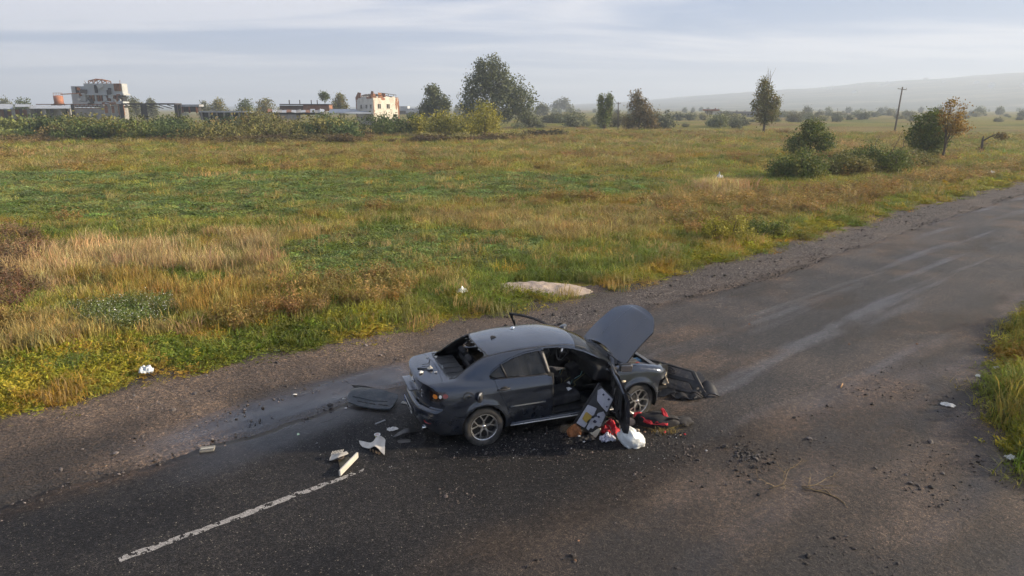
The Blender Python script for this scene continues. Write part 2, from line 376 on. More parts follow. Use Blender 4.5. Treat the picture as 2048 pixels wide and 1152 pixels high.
# --- road
us = np.unique(np.concatenate([np.arange(-14, 26, 0.08), np.arange(26, 60, 0.3), np.geomspace(60, 220, 60), -np.geomspace(14, 40, 16)]))
q = np.linspace(0, 1, 110)
S = np.repeat(us[None], len(q), 0); lo = asphalt_right(us); hi = asphalt_left(us); T = lo[None]+(hi-lo)[None]*q[:, None]
n_, m_ = len(us), len(q); i = np.arange(n_*m_).reshape(m_, n_)
F = np.stack([i[:-1, :-1], i[:-1, 1:], i[1:, 1:], i[1:, :-1]], -1).reshape(-1, 4); S = S.ravel(); T = T.ravel()
edge = np.minimum(asphalt_left(S)-T, T-asphalt_right(S))
Z = 0.010 + 0.018*sstep(0, 0.35, edge) + 0.018*(fbm(S, T, 0.5, 400, 4)-0.5)*sstep(0, 0.3, edge)
Vv = np.stack([S, T, Z], 1)
# a skirt so the edge has real thickness
rim = np.concatenate([i[0], i[-1]]); base = len(Vv); sk = Vv[rim].copy(); sk[:n_, 1] -= 0.03; sk[n_:, 1] += 0.03; sk[:, 2] -= 0.05
Vv = np.concatenate([Vv, sk]); a0 = i[0]; a1 = i[-1]; b0 = base+np.arange(n_); b1 = base+n_+np.arange(n_)
F = np.concatenate([F, np.stack([b0[:-1], b0[1:], a0[1:], a0[:-1]], -1), np.stack([a1[:-1], a1[1:], b1[1:], b1[:-1]], -1)])
S = Vv[:, 0]; T = Vv[:, 1]
me = mesh('road', Vv, F, True)
coarse = sstep(10.5, 7.0, S + 2.5*(fbm(S, T, 0.35, 410, 4)-0.5) + 0.35*(T-7))*sstep(4.7, 5.3, T + 0.5*(fbm(S, T, 0.8, 411, 3)-.5))
edge = np.minimum(asphalt_left(S)-T, T-asphalt_right(S))
dust = np.clip(sstep(0.55, 0.0, edge + 0.45*(fbm(S*0.6, T, 1.1, 420, 4)-0.5)) , 0, 1)
apron = sstep(5.7, 4.6, T + 1.3*(fbm(S, T, 0.5, 423, 4)-0.5))
dust = np.maximum(dust, 0.7*sstep(0.50, 0.66, fbm(S*0.5, T*1.3, 0.8, 425, 5))*sstep(6, 10, S))
blot = sstep(9.0, 9.7, T+0.8*(fbm(S, T, 0.6, 430, 4)-.5))*sstep(6.8, 5.0, S)*sstep(1.0, 3.0, S)
fattr(me, 'coarse', coarse); fattr(me, 'dust', dust); fattr(me, 'blot', blot); fattr(me, 'apron', apron)
fattr(me, 'n0', .5+1.25*(fbm(S, T, .8, 701, 5)-.5)); fattr(me, 'streak', .5+1.15*(.62*(fbm(S*.16, T*2.2, 1.0, 703, 5)-.5)-.01+.26*np.exp(-((T-6.35-.05*(S-8)+.5*(fbm(S, S*0, .5, 709, 3)-.5))/.34)**2)*sstep(7.5, 9, S)*sstep(24, 14, S)*(.3+1.2*fbm(S*.8, T*3, 1.0, 710, 4)))); fattr(me, 'na', .5+1.3*(fbm(S*.65, T*1.5, .9, 705, 5)-.5)); fattr(me, 'crkmask', .5+1.2*(fbm(S, T, .45, 707, 3)-.5))  # the mask for streaks includes one main band of painted sheen along the road
m, t, b = newmat('worn_asphalt'); co = t.add('ShaderNodeTexCoord').outputs['Object']
dc, dn1, dn2 = dirtgroup(t, co)
ac = t.attr('coarse').outputs['Fac']; ad = t.attr('dust').outputs['Fac']; ab = t.attr('blot').outputs['Fac']
n0 = t.attr('n0').outputs['Fac']; nf = None
v1 = t.add('ShaderNodeTexVoronoi', i_Vector=co, i_Scale=42.0); s1 = t.add('ShaderNodeSeparateColor', i_0=v1.outputs['Color'])
v2 = t.add('ShaderNodeTexVoronoi', i_Vector=co, i_Scale=95.0); s2 = t.add('ShaderNodeSeparateColor', i_0=v2.outputs['Color'])
base = t.ramp(n0, (0.3, (.0085, .0083, .0092)), (0.7, (.0155, .0145, .0145)))
smooth_c = t.ramp(n0, (0.3, (.0165, .015, .014)), (0.7, (.035, .0285, .024)))
base = t.mix(ac, smooth_c, base)
base = t.mix(1.0, base, t.ramp(s2.outputs[1], (0.0, (0.45, 0.45, 0.45)), (0.6, (1.0, 1.0, 1.0)), (1.0, (2.3, 2.2, 2.1))), 'MULTIPLY')
spk = t.math('MULTIPLY', t.rng(s1.outputs[0], 0.90, 0.93), t.rng(v1.outputs['Distance'], 0.012, 0.006))
spk = t.math('MULTIPLY', t.rng(s1.outputs[0], 0.86, 0.88), t.rng(v1.outputs['Distance'], 0.40, 0.28))
spc = t.mix(s1.outputs[1], c4((.07, .062, .05)), c4((.26, .235, .19)))
base = t.mix(t.math('MULTIPLY', spk, t.rng(ac, 0, 1, 0.15, 0.55)), base, spc)
# polished, damp wheel tracks and long streaks; their pale sheen is painted into the colour
sx = t.add('ShaderNodeSeparateXYZ', i_0=co)
streak = t.attr('streak').outputs['Fac']
stk = t.rng(streak, 0.53, 0.68)
base = t.mix(t.math('MULTIPLY', stk, t.rng(ac, 0, 1, 0.5, 0.0)), base, c4((.085, .082, .086)))
base2 = None
# worn, cracked old asphalt with a film of brown dust
ap = t.attr('apron').outputs['Fac']
na = t.attr('na').outputs['Fac']
old = t.ramp(na, (0.3, (.020, .0165, .0145)), (0.5, (.036, .026, .019)), (0.72, (.066, .046, .031)))
old = t.mix(1.0, old, t.ramp(dn2, (0.3, (0.7, 0.7, 0.7)), (0.7, (1.3, 1.3, 1.3))), 'MULTIPLY')
wob = t.add('ShaderNodeVectorMath', operation='ADD'); t.put(wob.inputs[0], co); t.put(wob.inputs[1], t.add('ShaderNodeTexNoise', i_Vector=co, i_Scale=9.0, i_Detail=3.0).outputs[1])
crk = t.voro(t.map(wob.outputs[0], (1.1, 2.6, 1)), 1.5, 'DISTANCE_TO_EDGE')
crkm = t.math('MULTIPLY', t.rng(crk, 0.0, 0.022, 1.0, 0.0), t.rng(t.attr('crkmask').outputs['Fac'], 0.47, 0.62))
old = t.mix(t.math('MULTIPLY', crkm, 0.45), old, c4((.014, .012, .011)))
base = t.mix(ap, base, old)
base = t.mix(t.math('MULTIPLY', ad, t.rng(dn1, 0.3, 0.65, 0.25, 0.85)), base, t.mix(1.0, dc, c4((.72, .66, .60)), 'MULTIPLY'))
base = t.mix(t.math('MULTIPLY', ab, t.rng(dn1, 0.3, 0.65, 0.3, 0.9)), base, t.mix(dn1, c4((.016, .016, .018)), c4((.032, .028, .028))))
g1 = t.noise(co, 18.0, 2, 0.75)
base = t.mix(1.0, base, t.ramp(g1, (0.30, (.50, .50, .51)), (0.5, (.95, .95, .95)), (0.70, (1.75, 1.70, 1.62))), 'MULTIPLY')
base = t.mix(t.rng(ac, 0, 1, 1.0, 0.35), base, t.mix(1.0, base, t.ramp(s2.outputs[1], (0.0, (0.45, 0.45, 0.45)), (0.55, (0.95, 0.95, 0.95)), (0.9, (1.7, 1.65, 1.6)), (1.0, (2.6, 2.5, 2.35))), 'MULTIPLY'))
t.put(b.inputs['Base Color'], base); t.put(b.inputs['Specular IOR Level'], t.rng(ac, 0, 1, 0.42, 0.25))
rg = t.math('SUBTRACT', t.rng(ac, 0, 1, 0.68, 0.76), t.math('MULTIPLY', stk, t.rng(ac, 0, 1, 0.20, 0.05)))
rg = t.math('SUBTRACT', rg, t.math('MULTIPLY', ab, 0.5)); rg = t.math('ADD', rg, t.math('MULTIPLY', ad, 0.12))
rg = t.math('SUBTRACT', rg, t.math('MULTIPLY', ap, t.rng(t.attr('na').outputs['Fac'], 0.45, 0.7, -0.06, 0.10)))
t.put(b.inputs['Roughness'], rg)
hh = t.math('ADD', t.math('MULTIPLY', s2.outputs[0], t.rng(ac, 0, 1, 0.5, 0.7)), t.math('MULTIPLY', g1, 2.2))
hh = t.math('SUBTRACT', hh, t.math('MULTIPLY', t.math('MULTIPLY', crkm, ap), 0.5))
hh = t.math('ADD', hh, t.math('MULTIPLY', t.math('MULTIPLY', dn1, ap), 2.5))
bn_ = t.bump(hh, 0.5, 0.010); t.put(bn_.node.inputs['Strength'], t.rng(ab, 0.0, 0.8, 0.5, 0.12)); t.put(b.inputs['Normal'], bn_)
tag(obj('road', me, m, rot=(0, 0, ROAD_ROT)), 'damp dark asphalt country road with ragged edges', None, None, 'structure')
# --- worn white centre line: ragged strip of paint following the asphalt
n_ = 260; q = np.linspace(0.88, 3.98, n_); tt = np.linspace(-1, 1, 7)
V_ = []; F_ = []
def road_z(s, t):
    s = np.atleast_1d(np.asarray(s, float)); t = np.atleast_1d(np.asarray(t, float))
    e = np.minimum(asphalt_left(s)-t, t-asphalt_right(s))
    return np.where(e > 0, 0.010+0.018*sstep(0, 0.35, e)+0.018*(fbm(s, t, 0.5, 400, 4)-0.5)*sstep(0, 0.3, e), ruts(s, t))
for k, s_ in enumerate(q):
    wl = 0.052 + 0.03*(vnoise(np.array([s_*9]), np.array([1.0]), 5)[0]-0.5); wr = 0.052+0.03*(vnoise(np.array([s_*9]), np.array([7.0]), 6)[0]-0.5)
    if s_ > 3.3: wl *= 0.8; wr *= 0.8
    for j in tt:
        tc_ = 7.9 + (j*wl if j < 0 else j*wr); V_.append((s_, tc_, road_z(s_, tc_)[0]+0.003))
i = np.arange(n_*7).reshape(n_, 7); F = np.stack([i[:-1, :-1], i[:-1, 1:], i[1:, 1:], i[1:, :-1]], -1).reshape(-1, 4)
rs = np.random.RandomState(3); cx = np.array(V_)[F].mean(1)
wear = fbm(cx[:, 0], cx[:, 1], 22, 77, 3) + 0.16*sstep(3.2, 3.98, cx[:, 0]) + rs.rand(len(F))*0.12
F = F[wear < 0.66]
m, t, b = newmat('worn_road_paint'); co = t.add('ShaderNodeTexCoord').outputs['Object']
vv = t.add('ShaderNodeTexVoronoi', i_Vector=co, i_Scale=95.0); s2 = t.add('ShaderNodeSeparateColor', i_0=vv.outputs['Color'])
c = t.ramp(s2.outputs[1], (0.0, (.10, .095, .09)), (0.35, (.20, .19, .18)), (0.7, (.27, .255, .24)), (1.0, (.38, .36, .335)))
t.put(b.inputs['Base Color'], c); b.inputs['Roughness'].default_value = 0.7
tag(obj('road_marking', mesh('road_marking', V_, F[:, ::-1], False), m, rot=(0, 0, ROAD_ROT)), 'worn white centre line painted on the asphalt', None, None, 'structure')

# --- hills
def hill_h(az, r):
    crest = np.interp(az, [-70, -40, -12, 2, 8, 14, 22, 30, 36.9, 55, 75], [14, 14, 9, 12, 32, 60, 100, 130, 158, 162, 162])
    p = sstep(1000, 3900, r); p2 = sstep(3900, 5000, r)
    n = fbm(az*0.3, r/600.0, 1.0, 501, 4)-0.5
    return crest*(p*0.97+0.03*p2) + 22*n*p*np.clip(crest/60, 0.2, 1) + 6*(fbm(az*1.3, r/120.0, 1.0, 507, 3)-.5)*p
az = np.linspace(-72, 78, 260); rr = np.concatenate([np.linspace(1000, 4000, 50), np.linspace(4100, 5600, 14)])
A, RR, F = grid(az, rr); hz = hill_h(A, RR) - 0.6
V_ = np.stack([RR*np.sin(np.radians(A)), RR*np.cos(np.radians(A)), hz], 1)
me = mesh('hills', V_, F[:, ::-1], True)
m, t, b = newmat('hill_fields_and_woods'); co = t.add('ShaderNodeTexCoord').outputs['Object']
n0 = t.noise(t.map(co, (1, 2.6, 1)), 0.0022, 6, 0.6); n1 = t.noise(co, 0.012, 5, 0.7)
c = t.ramp(n0, (0.32, (.025, .045, .030)), (0.47, (.055, .07, .045)), (0.55, (.16, .15, .10)), (0.66, (.045, .062, .04)))
c = t.mix(t.rng(n1, 0.45, 0.62), c, c4((.028, .043, .022)))
t.put(b.inputs['Base Color'], c); b.inputs['Roughness'].default_value = 0.95
tag(obj('hills', me, m), 'long hazy hillside rising towards the right behind the field', None, None, 'structure')

# ================================================================== plants in the field
def blades(rs, n, h, spread, wid, lean=0.5, curl=0.4):
    V = []; F = []
    for _ in range(n):
        a = rs.rand()*6.283; r = spread*math.sqrt(rs.rand()); bx, by = r*math.cos(a), r*math.sin(a)
        d = rs.rand()*6.283; hh = h*(0.55+0.6*rs.rand()); l = lean*(0.2+rs.rand())*hh
        dx, dy = math.cos(d)*l, math.sin(d)*l; px, py = -math.sin(d+rs.rand()), math.cos(d+rs.rand()); w2 = wid*(0.7+0.6*rs.rand())/2
        k = len(V)
        V += [(bx-px*w2, by-py*w2, -0.03), (bx+px*w2, by+py*w2, -0.03), (bx+dx*0.45+px*w2*0.8, by+dy*0.45+py*w2*0.8, hh*0.62), (bx+dx*0.45-px*w2*0.8, by+dy*0.45-py*w2*0.8, hh*0.62), (bx+dx*(1+curl), by+dy*(1+curl), hh*(1-0.25*curl))]
        F += [(k, k+1, k+2, k+3), (k+3, k+2, k+4)]
    return V, F
def leaves(rs, n, rad, h, size, zlo=0.0, dome=True, droop=0.7):
    V = []; F = []
    for _ in range(n):
        a = rs.rand()*6.283; q = math.sqrt(rs.rand()); r = rad*q
        top = h*(1-0.6*q*q) if dome else h
        z = zlo + (top-zlo)*(rs.rand()**0.6)
        c = Vector((r*math.cos(a), r*math.sin(a), z)); s = size*(0.6+0.8*rs.rand())
        nrm = Vector((rs.randn()*droop, rs.randn()*droop, 1)).normalized(); u = nrm.orthogonal().normalized()
        u.rotate(Matrix.Rotation(rs.rand()*6.283, 3, nrm)); v = nrm.cross(u); k = len(V)
        V += [tuple(c-u*s*0.5), tuple(c+v*s*0.33-nrm*s*0.05), tuple(c+u*s*0.55-nrm*s*0.15), tuple(c-v*s*0.33-nrm*s*0.05)]
        F += [(k, k+1, k+2, k+3)]
    return V, F
def weed(rs, n, h, rad, leaf):
    """bushy weed: upright stems with small leaflets up the stem"""
    V = []; F = []
    for _ in range(n):
        a = rs.rand()*6.283; r = rad*0.35*math.sqrt(rs.rand()); bx, by = r*math.cos(a), r*math.sin(a)
        hh = h*(0.6+0.5*rs.rand()); ox, oy = math.cos(a)*rad*(0.3+0.7*rs.rand()), math.sin(a)*rad*(0.3+0.7*rs.rand())
        k = len(V); w2 = 0.006
        V += [(bx-w2, by, -0.03), (bx+w2, by, -0.03), (bx+ox, by+oy, hh)]; F += [(k, k+1, k+2)]
        for q in range(9):
            f = 0.15+0.85*rs.rand(); c = Vector((bx+ox*f, by+oy*f, hh*f)); d = Vector((rs.randn(), rs.randn(), 0.35+0.5*rs.rand())).normalized()
            s = leaf*(0.6+0.8*rs.rand())*(1.2-0.6*f); u = d.orthogonal().normalized()*s*0.18; k = len(V)
            V += [tuple(c-u*0.4), tuple(c+d*s*0.5+u), tuple(c+d*s), tuple(c+d*s*0.5-u)]; F += [(k, k+1, k+2, k+3)]
    return V, F
def plantmat(name, rough=0.6, transl=0.35, extra=None):
    m, t, b = newmat(name); a = t.attr('tint', True).outputs['Color']
    geo = t.add('ShaderNodeTexCoord').outputs['Object']
    z = t.add('ShaderNodeSeparateXYZ', i_0=geo).outputs[2]
    nz = t.noise(geo, 5.0, 3)
    c = t.mix(1.0, a, t.ramp(nz, (0.3, (0.72, 0.74, 0.7)), (0.7, (1.28, 1.25, 1.2))), 'MULTIPLY')
    t.put(b.inputs['Base Color'], c); b.inputs['Roughness'].default_value = rough; b.inputs['Specular IOR Level'].default_value = 0.25
    tr = t.add('ShaderNodeBsdfTranslucent', i_Color=c); mx = t.add('ShaderNodeMixShader', i_0=transl, i_1=b.outputs[0], i_2=tr.outputs[0])
    t.l.new(mx.outputs[0], t.n['Material Output'].inputs[0]); return m
FLW = pmat('white_petals', (.72, .72, .66), 0.7)
PM = plantmat('plant_leaf')
def scatter(name, label, protos, P, rot, scl, idx, tint, kind='stuff', mats=None):
    """one object of instanced clumps on given world points"""
    pc = bpy.data.collections.new(name+'_sources')
    for k, pm in enumerate(protos):
        o = bpy.data.objects.new('%s_clump_%02d' % (name, k), pm); pc.objects.link(o)
    me = mesh(name, P, []); n = len(P)
    def put(an, ty, key, arr): a = me.attributes.new(an, ty, 'POINT'); a.data.foreach_set(key, np.asarray(arr).ravel())
    put('rot', 'FLOAT_VECTOR', 'vector', rot.astype(np.float32)); put('scl', 'FLOAT_VECTOR', 'vector', scl.astype(np.float32))
    put('pick', 'INT', 'value', idx.astype(np.int32)); fattr(me, 'tint', tint, True)
    o = bpy.data.objects.new(name, me); COL.objects.link(o)
    g = bpy.data.node_groups.new(name+'_nodes', 'GeometryNodeTree')
    g.interface.new_socket('Geometry', in_out='INPUT', socket_type='NodeSocketGeometry'); g.interface.new_socket('Geometry', in_out='OUTPUT', socket_type='NodeSocketGeometry')
    gi = g.nodes.new('NodeGroupInput'); go = g.nodes.new('NodeGroupOutput')
    ci = g.nodes.new('GeometryNodeCollectionInfo'); ci.inputs['Collection'].default_value = pc; ci.inputs['Separate Children'].default_value = True; ci.inputs['Reset Children'].default_value = True
    ip = g.nodes.new('GeometryNodeInstanceOnPoints'); ip.inputs['Pick Instance'].default_value = True
    def na(nm, ty):
        q = g.nodes.new('GeometryNodeInputNamedAttribute'); q.data_type = ty; q.inputs[0].default_value = nm; return q.outputs[0]
    g.links.new(gi.outputs[0], ip.inputs['Points']); g.links.new(ci.outputs[0], ip.inputs['Instance'])
    g.links.new(na('pick', 'INT'), ip.inputs['Instance Index']); g.links.new(na('scl', 'FLOAT_VECTOR'), ip.inputs['Scale'])
    er = g.nodes.new('FunctionNodeEulerToRotation'); g.links.new(na('rot', 'FLOAT_VECTOR'), er.inputs[0]); g.links.new(er.outputs[0], ip.inputs['Rotation'])
    g.links.new(ip.outputs[0], go.inputs[0])
    md = o.modifiers.new('scatter', 'NODES'); md.node_group = g
    return tag(o, label, None, None, kind)
def protos(kind, n=4):
    out = []
    for k in range(n):
        rs = np.random.RandomState(100+k+hash_kind(kind)); mats = [PM]; mi = None
        if kind in ('straw', 'gold'):
            V, F = blades(rs, 34, 0.60 if kind == 'straw' else 0.52, 0.28, 0.011, 0.34, 0.4)
        elif kind == 'tan': V, F = blades(rs, 46, 0.42, 0.28, 0.012, 0.5, 0.5)
        elif kind == 'olive':
            V, F = blades(rs, 34, 0.34, 0.28, 0.012, 0.6, 0.5); a, b_ = leaves(rs, 26, 0.26, 0.22, 0.06); q = len(V); V += a; F += [tuple(i+q for i in f) for f in b_]
        elif kind == 'green': V, F = blades(rs, 60, 0.26, 0.28, 0.014, 0.8, 0.6)
        elif kind == 'leaf': V, F = leaves(rs, 210, 0.34, 0.22, 0.05, 0.0, True, 0.55)
        elif kind in ('rust', 'plum'): V, F = weed(rs, 13, 0.55, 0.22, 0.085)
        elif kind == 'verge':
            V, F = weed(rs, 16, 0.21, 0.26, 0.075); a, b_ = blades(rs, 26, 0.17, 0.26, 0.012, 0.9, 0.6); q = len(V); V += a; F += [tuple(i+q for i in f) for f in b_]
        elif kind == 'flower':
            V, F = weed(rs, 14, 0.45, 0.22, 0.075); nf = len(F); a, b_ = leaves(rs, 12, 0.25, 0.5, 0.024, 0.33); q = len(V); V += a; F += [tuple(i+q for i in f) for f in b_]
            mats = [PM, FLW]; mi = [0]*nf+[1]*len(b_)
        pmh = mesh('%s_clump' % kind, V, F)
        for q in mats: pmh.materials.append(q)
        if mi: pmh.polygons.foreach_set('material_index', mi)
        out.append(pmh)
    return out
def hash_kind(k): return sum(ord(c)*(i+3) for i, c in enumerate(k)) % 991
rs = np.random.RandomState(11)
pts = []
for (d0, d1, dens) in ((6, 12, 34), (12, 18, 34), (18, 26, 24), (26, 38, 12.5), (38, 56, 6.2), (56, 85, 2.7), (85, 150, 1.1)):
    n = int(dens*0.73*(d1*d1-d0*d0)); d = np.sqrt(d0*d0+rs.rand(n)*(d1*d1-d0*d0)); a = (rs.rand(n)-0.5)*1.46+0.0
    pts.append(np.stack([d*np.sin(a), d*np.cos(a)], 1))
pts = np.concatenate(pts); X, Y = pts.T; s, t_ = to_st(X, Y)
ok = ((t_ > grass_edge(s)+0.05-1.3*np.maximum(0, fbm(X, Y, 1.1, 131, 3)-.5)-.25*(rs.rand(len(X)) < .25)*rs.rand(len(X))) | (t_ < right_edge(s)-0.02)) & ~((t_ < 9) & (s < 8))
SANDC = (1.15, 18.75)
ok &= ((X-SANDC[0])/1.45)**2+((Y-SANDC[1])/0.85)**2 > 1
pts = pts[ok]; X, Y = pts.T; s, t_ = to_st(X, Y); d = np.hypot(X, Y); zk = zone_of(X, Y)
mixm = rs.rand(len(X)) < np.where(zk == KINDS.index('leaf'), .06, np.where((zk == KINDS.index('straw')) | (zk == KINDS.index('gold')), .34, .18))+np.where(zk == KINDS.index('leaf'), .30, .60)*sstep(.46, .66, fbm(X, Y, .45, 97, 3)); r3 = rs.rand(len(X)); alt = np.where(r3 < 0.55, KINDS.index('olive'), np.where(r3 < .8, KINDS.index('green'), KINDS.index('tan')))
zk = np.where(mixm & (zk != KINDS.index('verge')), alt, zk)
zz = field_z(X, Y)
LBL = {'leaf': ('ground_cover', 'low blue-green broad-leaved ground cover in the field'), 'green': ('green_grass', 'fresh green grass growing in patches in the field'),
       'straw': ('straw_grass', 'tall pale straw-coloured dry grass in the field'), 'gold': ('golden_grass', 'golden brown standing grass near the left verge'),
       'rust': ('rusty_weeds', 'rusty brown seeding weeds behind the verge'), 'plum': ('dark_weeds', 'dark purplish brown dead weeds at the left of the field'),
       'tan': ('tan_grass', 'short tan dried grass across the field'), 'olive': ('meadow_grass', 'olive mixed meadow grass covering the field'),
       'verge': ('verge_weeds', 'low yellow-green weeds along the road verges'), 'flower': ('flowering_weeds', 'weeds with tiny white flowers near the left verge')}
for ki, kn in enumerate(KINDS):
    mk = zk == ki; n = int(mk.sum())
    if n == 0: continue
    P = np.stack([X[mk], Y[mk], zz[mk]], 1); dd = d[mk]
    big = np.clip(dd/20, 1, 6)**0.85; hs = np.clip(dd/30, 1, 5)**0.30
    edge_small = np.clip((t_[mk]-grass_edge(s[mk]))/0.9, 0.45, 1) if kn in ('verge', 'olive', 'green') else 1.0
    edge_small = np.where(t_[mk] < 9, np.clip((right_edge(s[mk])-t_[mk])/0.5, 0.5, 2.4), edge_small)
    jt = 0.7+0.6*rs.rand(n); hn = 0.55+0.9*fbm(P[:, 0], P[:, 1], 0.8, 19, 3)
    scl = np.stack([big*jt, big*jt, hs*jt*hn*edge_small], 1)
    rot = np.stack([0.12*rs.randn(n), 0.12*rs.randn(n), 6.283*rs.rand(n)], 1)
    v = 0.72+0.56*fbm(P[:, 0], P[:, 1], 1.1, 23, 3)
    tint = np.array(PAL[kn])[None]*(v*(0.8+0.4*rs.rand(n)))[:, None]
    if kn in ('verge', 'olive'):
        warm = sstep(0.5, 0.72, fbm(P[:, 0], P[:, 1], 0.9, 29, 3))[:, None]; tint = tint*(1-warm)+warm*np.array((.36, .24, .045))*v[:, None]
        gr = sstep(0.5, 0.3, fbm(P[:, 0], P[:, 1], 0.6, 37, 3))[:, None]*0.8; tint = tint*(1-gr)+gr*np.array((.115, .16, .026))*v[:, None]
    if kn == 'leaf':
        gl = (rs.rand(n) < 0.35)[:, None]; tint = np.where(gl, tint*np.array((0.85, 1.0, 1.25)), tint)
    tint *= np.exp(0.09*rs.randn(n, 3))*np.exp(0.16*rs.randn(n, 1))
    scatter(LBL[kn][0], LBL[kn][1], protos(kn), P, rot, scl, rs.randint(0, 4, n), tint)
# ================================================================== the car
CAR_ROT = R(19.4); CAR_S = 0.98
_cr, _sr = math.cos(CAR_ROT), math.sin(CAR_ROT)
CAR_O = (-0.413 - CAR_S*(0.98*_cr + 0.86*_sr), 9.331 - CAR_S*(0.98*_sr - 0.86*_cr))
def pchip(xs, ys):
    xs = np.array(xs, float); ys = np.array(ys, float); h = np.diff(xs); dl = np.diff(ys)/h; m = np.zeros(len(xs))
    m[0] = dl[0]; m[-1] = dl[-1]
    for i in range(1, len(xs)-1):
        m[i] = 0 if dl[i-1]*dl[i] <= 0 else (h[i-1]+h[i])*3/((2*h[i]+h[i-1])/dl[i-1]+(h[i]+2*h[i-1])/dl[i])
    def f(x):
        x = np.asarray(x, float); xc = np.clip(x, xs[0], xs[-1]); i = np.clip(np.searchsorted(xs, xc)-1, 0, len(xs)-2)
        t = (xc-xs[i])/h[i]; t2 = t*t; t3 = t2*t
        return (2*t3-3*t2+1)*ys[i]+(t3-2*t2+t)*h[i]*m[i]+(-2*t3+3*t2)*ys[i+1]+(t3-t2)*h[i]*m[i+1]
    return f
def smax(a, b, k): h = np.maximum(k-np.abs(a-b), 0)/k; return np.maximum(a, b)+h*h*k*0.25
def smin(a, b, k): return -smax(-a, -b, k)
AXR, AXF, AXZ = 0.98, 3.62, 0.315
_plan = pchip([-.05, 0, .12, .35, .7, 1.0, 1.6, 2.4, 3.0, 3.6, 3.95, 4.2, 4.38, 4.5], [.62, .68, .765, .83, .864, .876, .868, .866, .872, .878, .862, .81, .72, .60])
_sect = pchip([.14, .24, .34, .5, .64, .70, .80, .90, .98, 1.06, 1.2], [-.10, -.045, -.018, 0, 0, -.004, -.020, -.045, -.082, -.13, -.25])
_rear = pchip([.14, .24, .32, .42, .54, .60, .63, .66, .75, .88, .96, 1.02, 1.1], [.24, .12, .05, .015, 0, .004, .03, .078, .086, .082, .070, .052, .06])
_deck = pchip([-.1, 0, .05, .12, .35, .6, 1.0, 2, 3.0, 3.35, 3.6, 3.9, 4.15, 4.35, 4.55], [1.0, 1.01, 1.018, 1.022, 1.045, 1.06, 1.03, .99, .975, .985, .968, .912, .84, .745, .60])
_roof = pchip([.12, .42, .65, .88, 1.10, 1.40, 1.75, 2.1, 2.4, 2.65, 2.85, 3.1, 3.4, 3.7], [.84, 1.03, 1.175, 1.30, 1.372, 1.410, 1.426, 1.425, 1.412, 1.378, 1.31, 1.175, 1.008, .82])
_gpl = pchip([.3, .8, 1.2, 2, 2.8, 3.2, 3.6], [.13, .05, .02, 0, .006, .03, .08])
def car_f(x, y, z):
    ay = np.abs(y)
    fl = np.zeros_like(x)
    for ax in (AXR, AXF):
        r = np.hypot(x-ax, z-AXZ); fl = fl + 0.020*np.exp(-((r-.355)/.05)**2)*(z > .15)
    side = ay - (_plan(x)+_sect(z)+fl)
    top = (z - (_deck(x) - 0.035*(ay/.8)**2))*0.9
    back = (_rear(z) + 0.30*(ay/.86)**3.2) - x
    front = x - (4.47 - 0.34*(ay/.85)**2.6 - 0.9*np.maximum(z-.62, 0)**1.5)
    low = smax(smax(smax(side, top, .07), back, .03), front, .08)
    low = smax(low, .17-z, .06)
    xe = np.where(x > 2.0, x + .15*(ay/.7)**2*sstep(2.0, 2.7, x), x - .13*(ay/.7)**2*sstep(1.9, 1.3, x))
    gt = (z - (_roof(xe) - .05*(ay/.62)**2))*0.85
    gs = (ay - (.815 - .38*(z-.95) - .16*np.maximum(z-.95, 0)**2 - _gpl(x)))*0.93
    gr = smax(smax(gt, gs, .085), .8-z, .05)
    return smin(low, gr, .035)
def surface_net(f, lo, hi, h):
    ax = [np.arange(l, u+h, h) for l, u in zip(lo, hi)]
    X, Y, Z = np.meshgrid(*ax, indexing='ij'); D = f(X, Y, Z); s = D < 0; nx, ny, nz = D.shape
    c = sum(s[i:nx-1+i, j:ny-1+j, k:nz-1+k].astype(int) for i in (0, 1) for j in (0, 1) for k in (0, 1))
    act = (c > 0) & (c < 8); idx = -np.ones(act.shape, int); n = act.sum(); idx[act] = np.arange(n)
    I, J, K = np.nonzero(act); P = np.stack([ax[0][I]+h/2, ax[1][J]+h/2, ax[2][K]+h/2], 1)
    for _ in range(5):
        e = 1e-3; d = f(*P.T); g = np.stack([(f(P[:, 0]+e, P[:, 1], P[:, 2])-f(P[:, 0]-e, P[:, 1], P[:, 2])), (f(P[:, 0], P[:, 1]+e, P[:, 2])-f(P[:, 0], P[:, 1]-e, P[:, 2])), (f(P[:, 0], P[:, 1], P[:, 2]+e)-f(P[:, 0], P[:, 1], P[:, 2]-e))], 1)/(2*e)
        st = (d/np.maximum((g*g).sum(1), .05))[:, None]*g; L = np.linalg.norm(st, axis=1, keepdims=True); P = P - st*np.minimum(1, h*0.5/np.maximum(L, 1e-9))
    F = []
    for a in range(3):
        sl0 = [slice(None)]*3; sl1 = [slice(None)]*3; sl0[a] = slice(0, -1); sl1[a] = slice(1, None)
        A = s[tuple(sl0)]; B = s[tuple(sl1)]; E = np.argwhere(A != B)
        o = [q for q in range(3) if q != a]
        E = E[(E[:, o[0]] > 0) & (E[:, o[1]] > 0) & (E[:, o[0]] < D.shape[o[0]]-1) & (E[:, o[1]] < D.shape[o[1]]-1)]
        fl = A[tuple(E.T)]
        def g4(d0, d1):
            q = E.copy(); q[:, o[0]] += d0; q[:, o[1]] += d1; return idx[tuple(q.T)]
        Q = np.stack([g4(-1, -1), g4(0, -1), g4(0, 0), g4(-1, 0)], 1)
        if a == 1: fl = ~fl
        Q[~fl] = Q[~fl][:, ::-1]; F.append(Q)
    F = np.concatenate(F); F = F[(F >= 0).all(1)]
    # neighbour relaxation along the surface keeps the net even
    return P, F
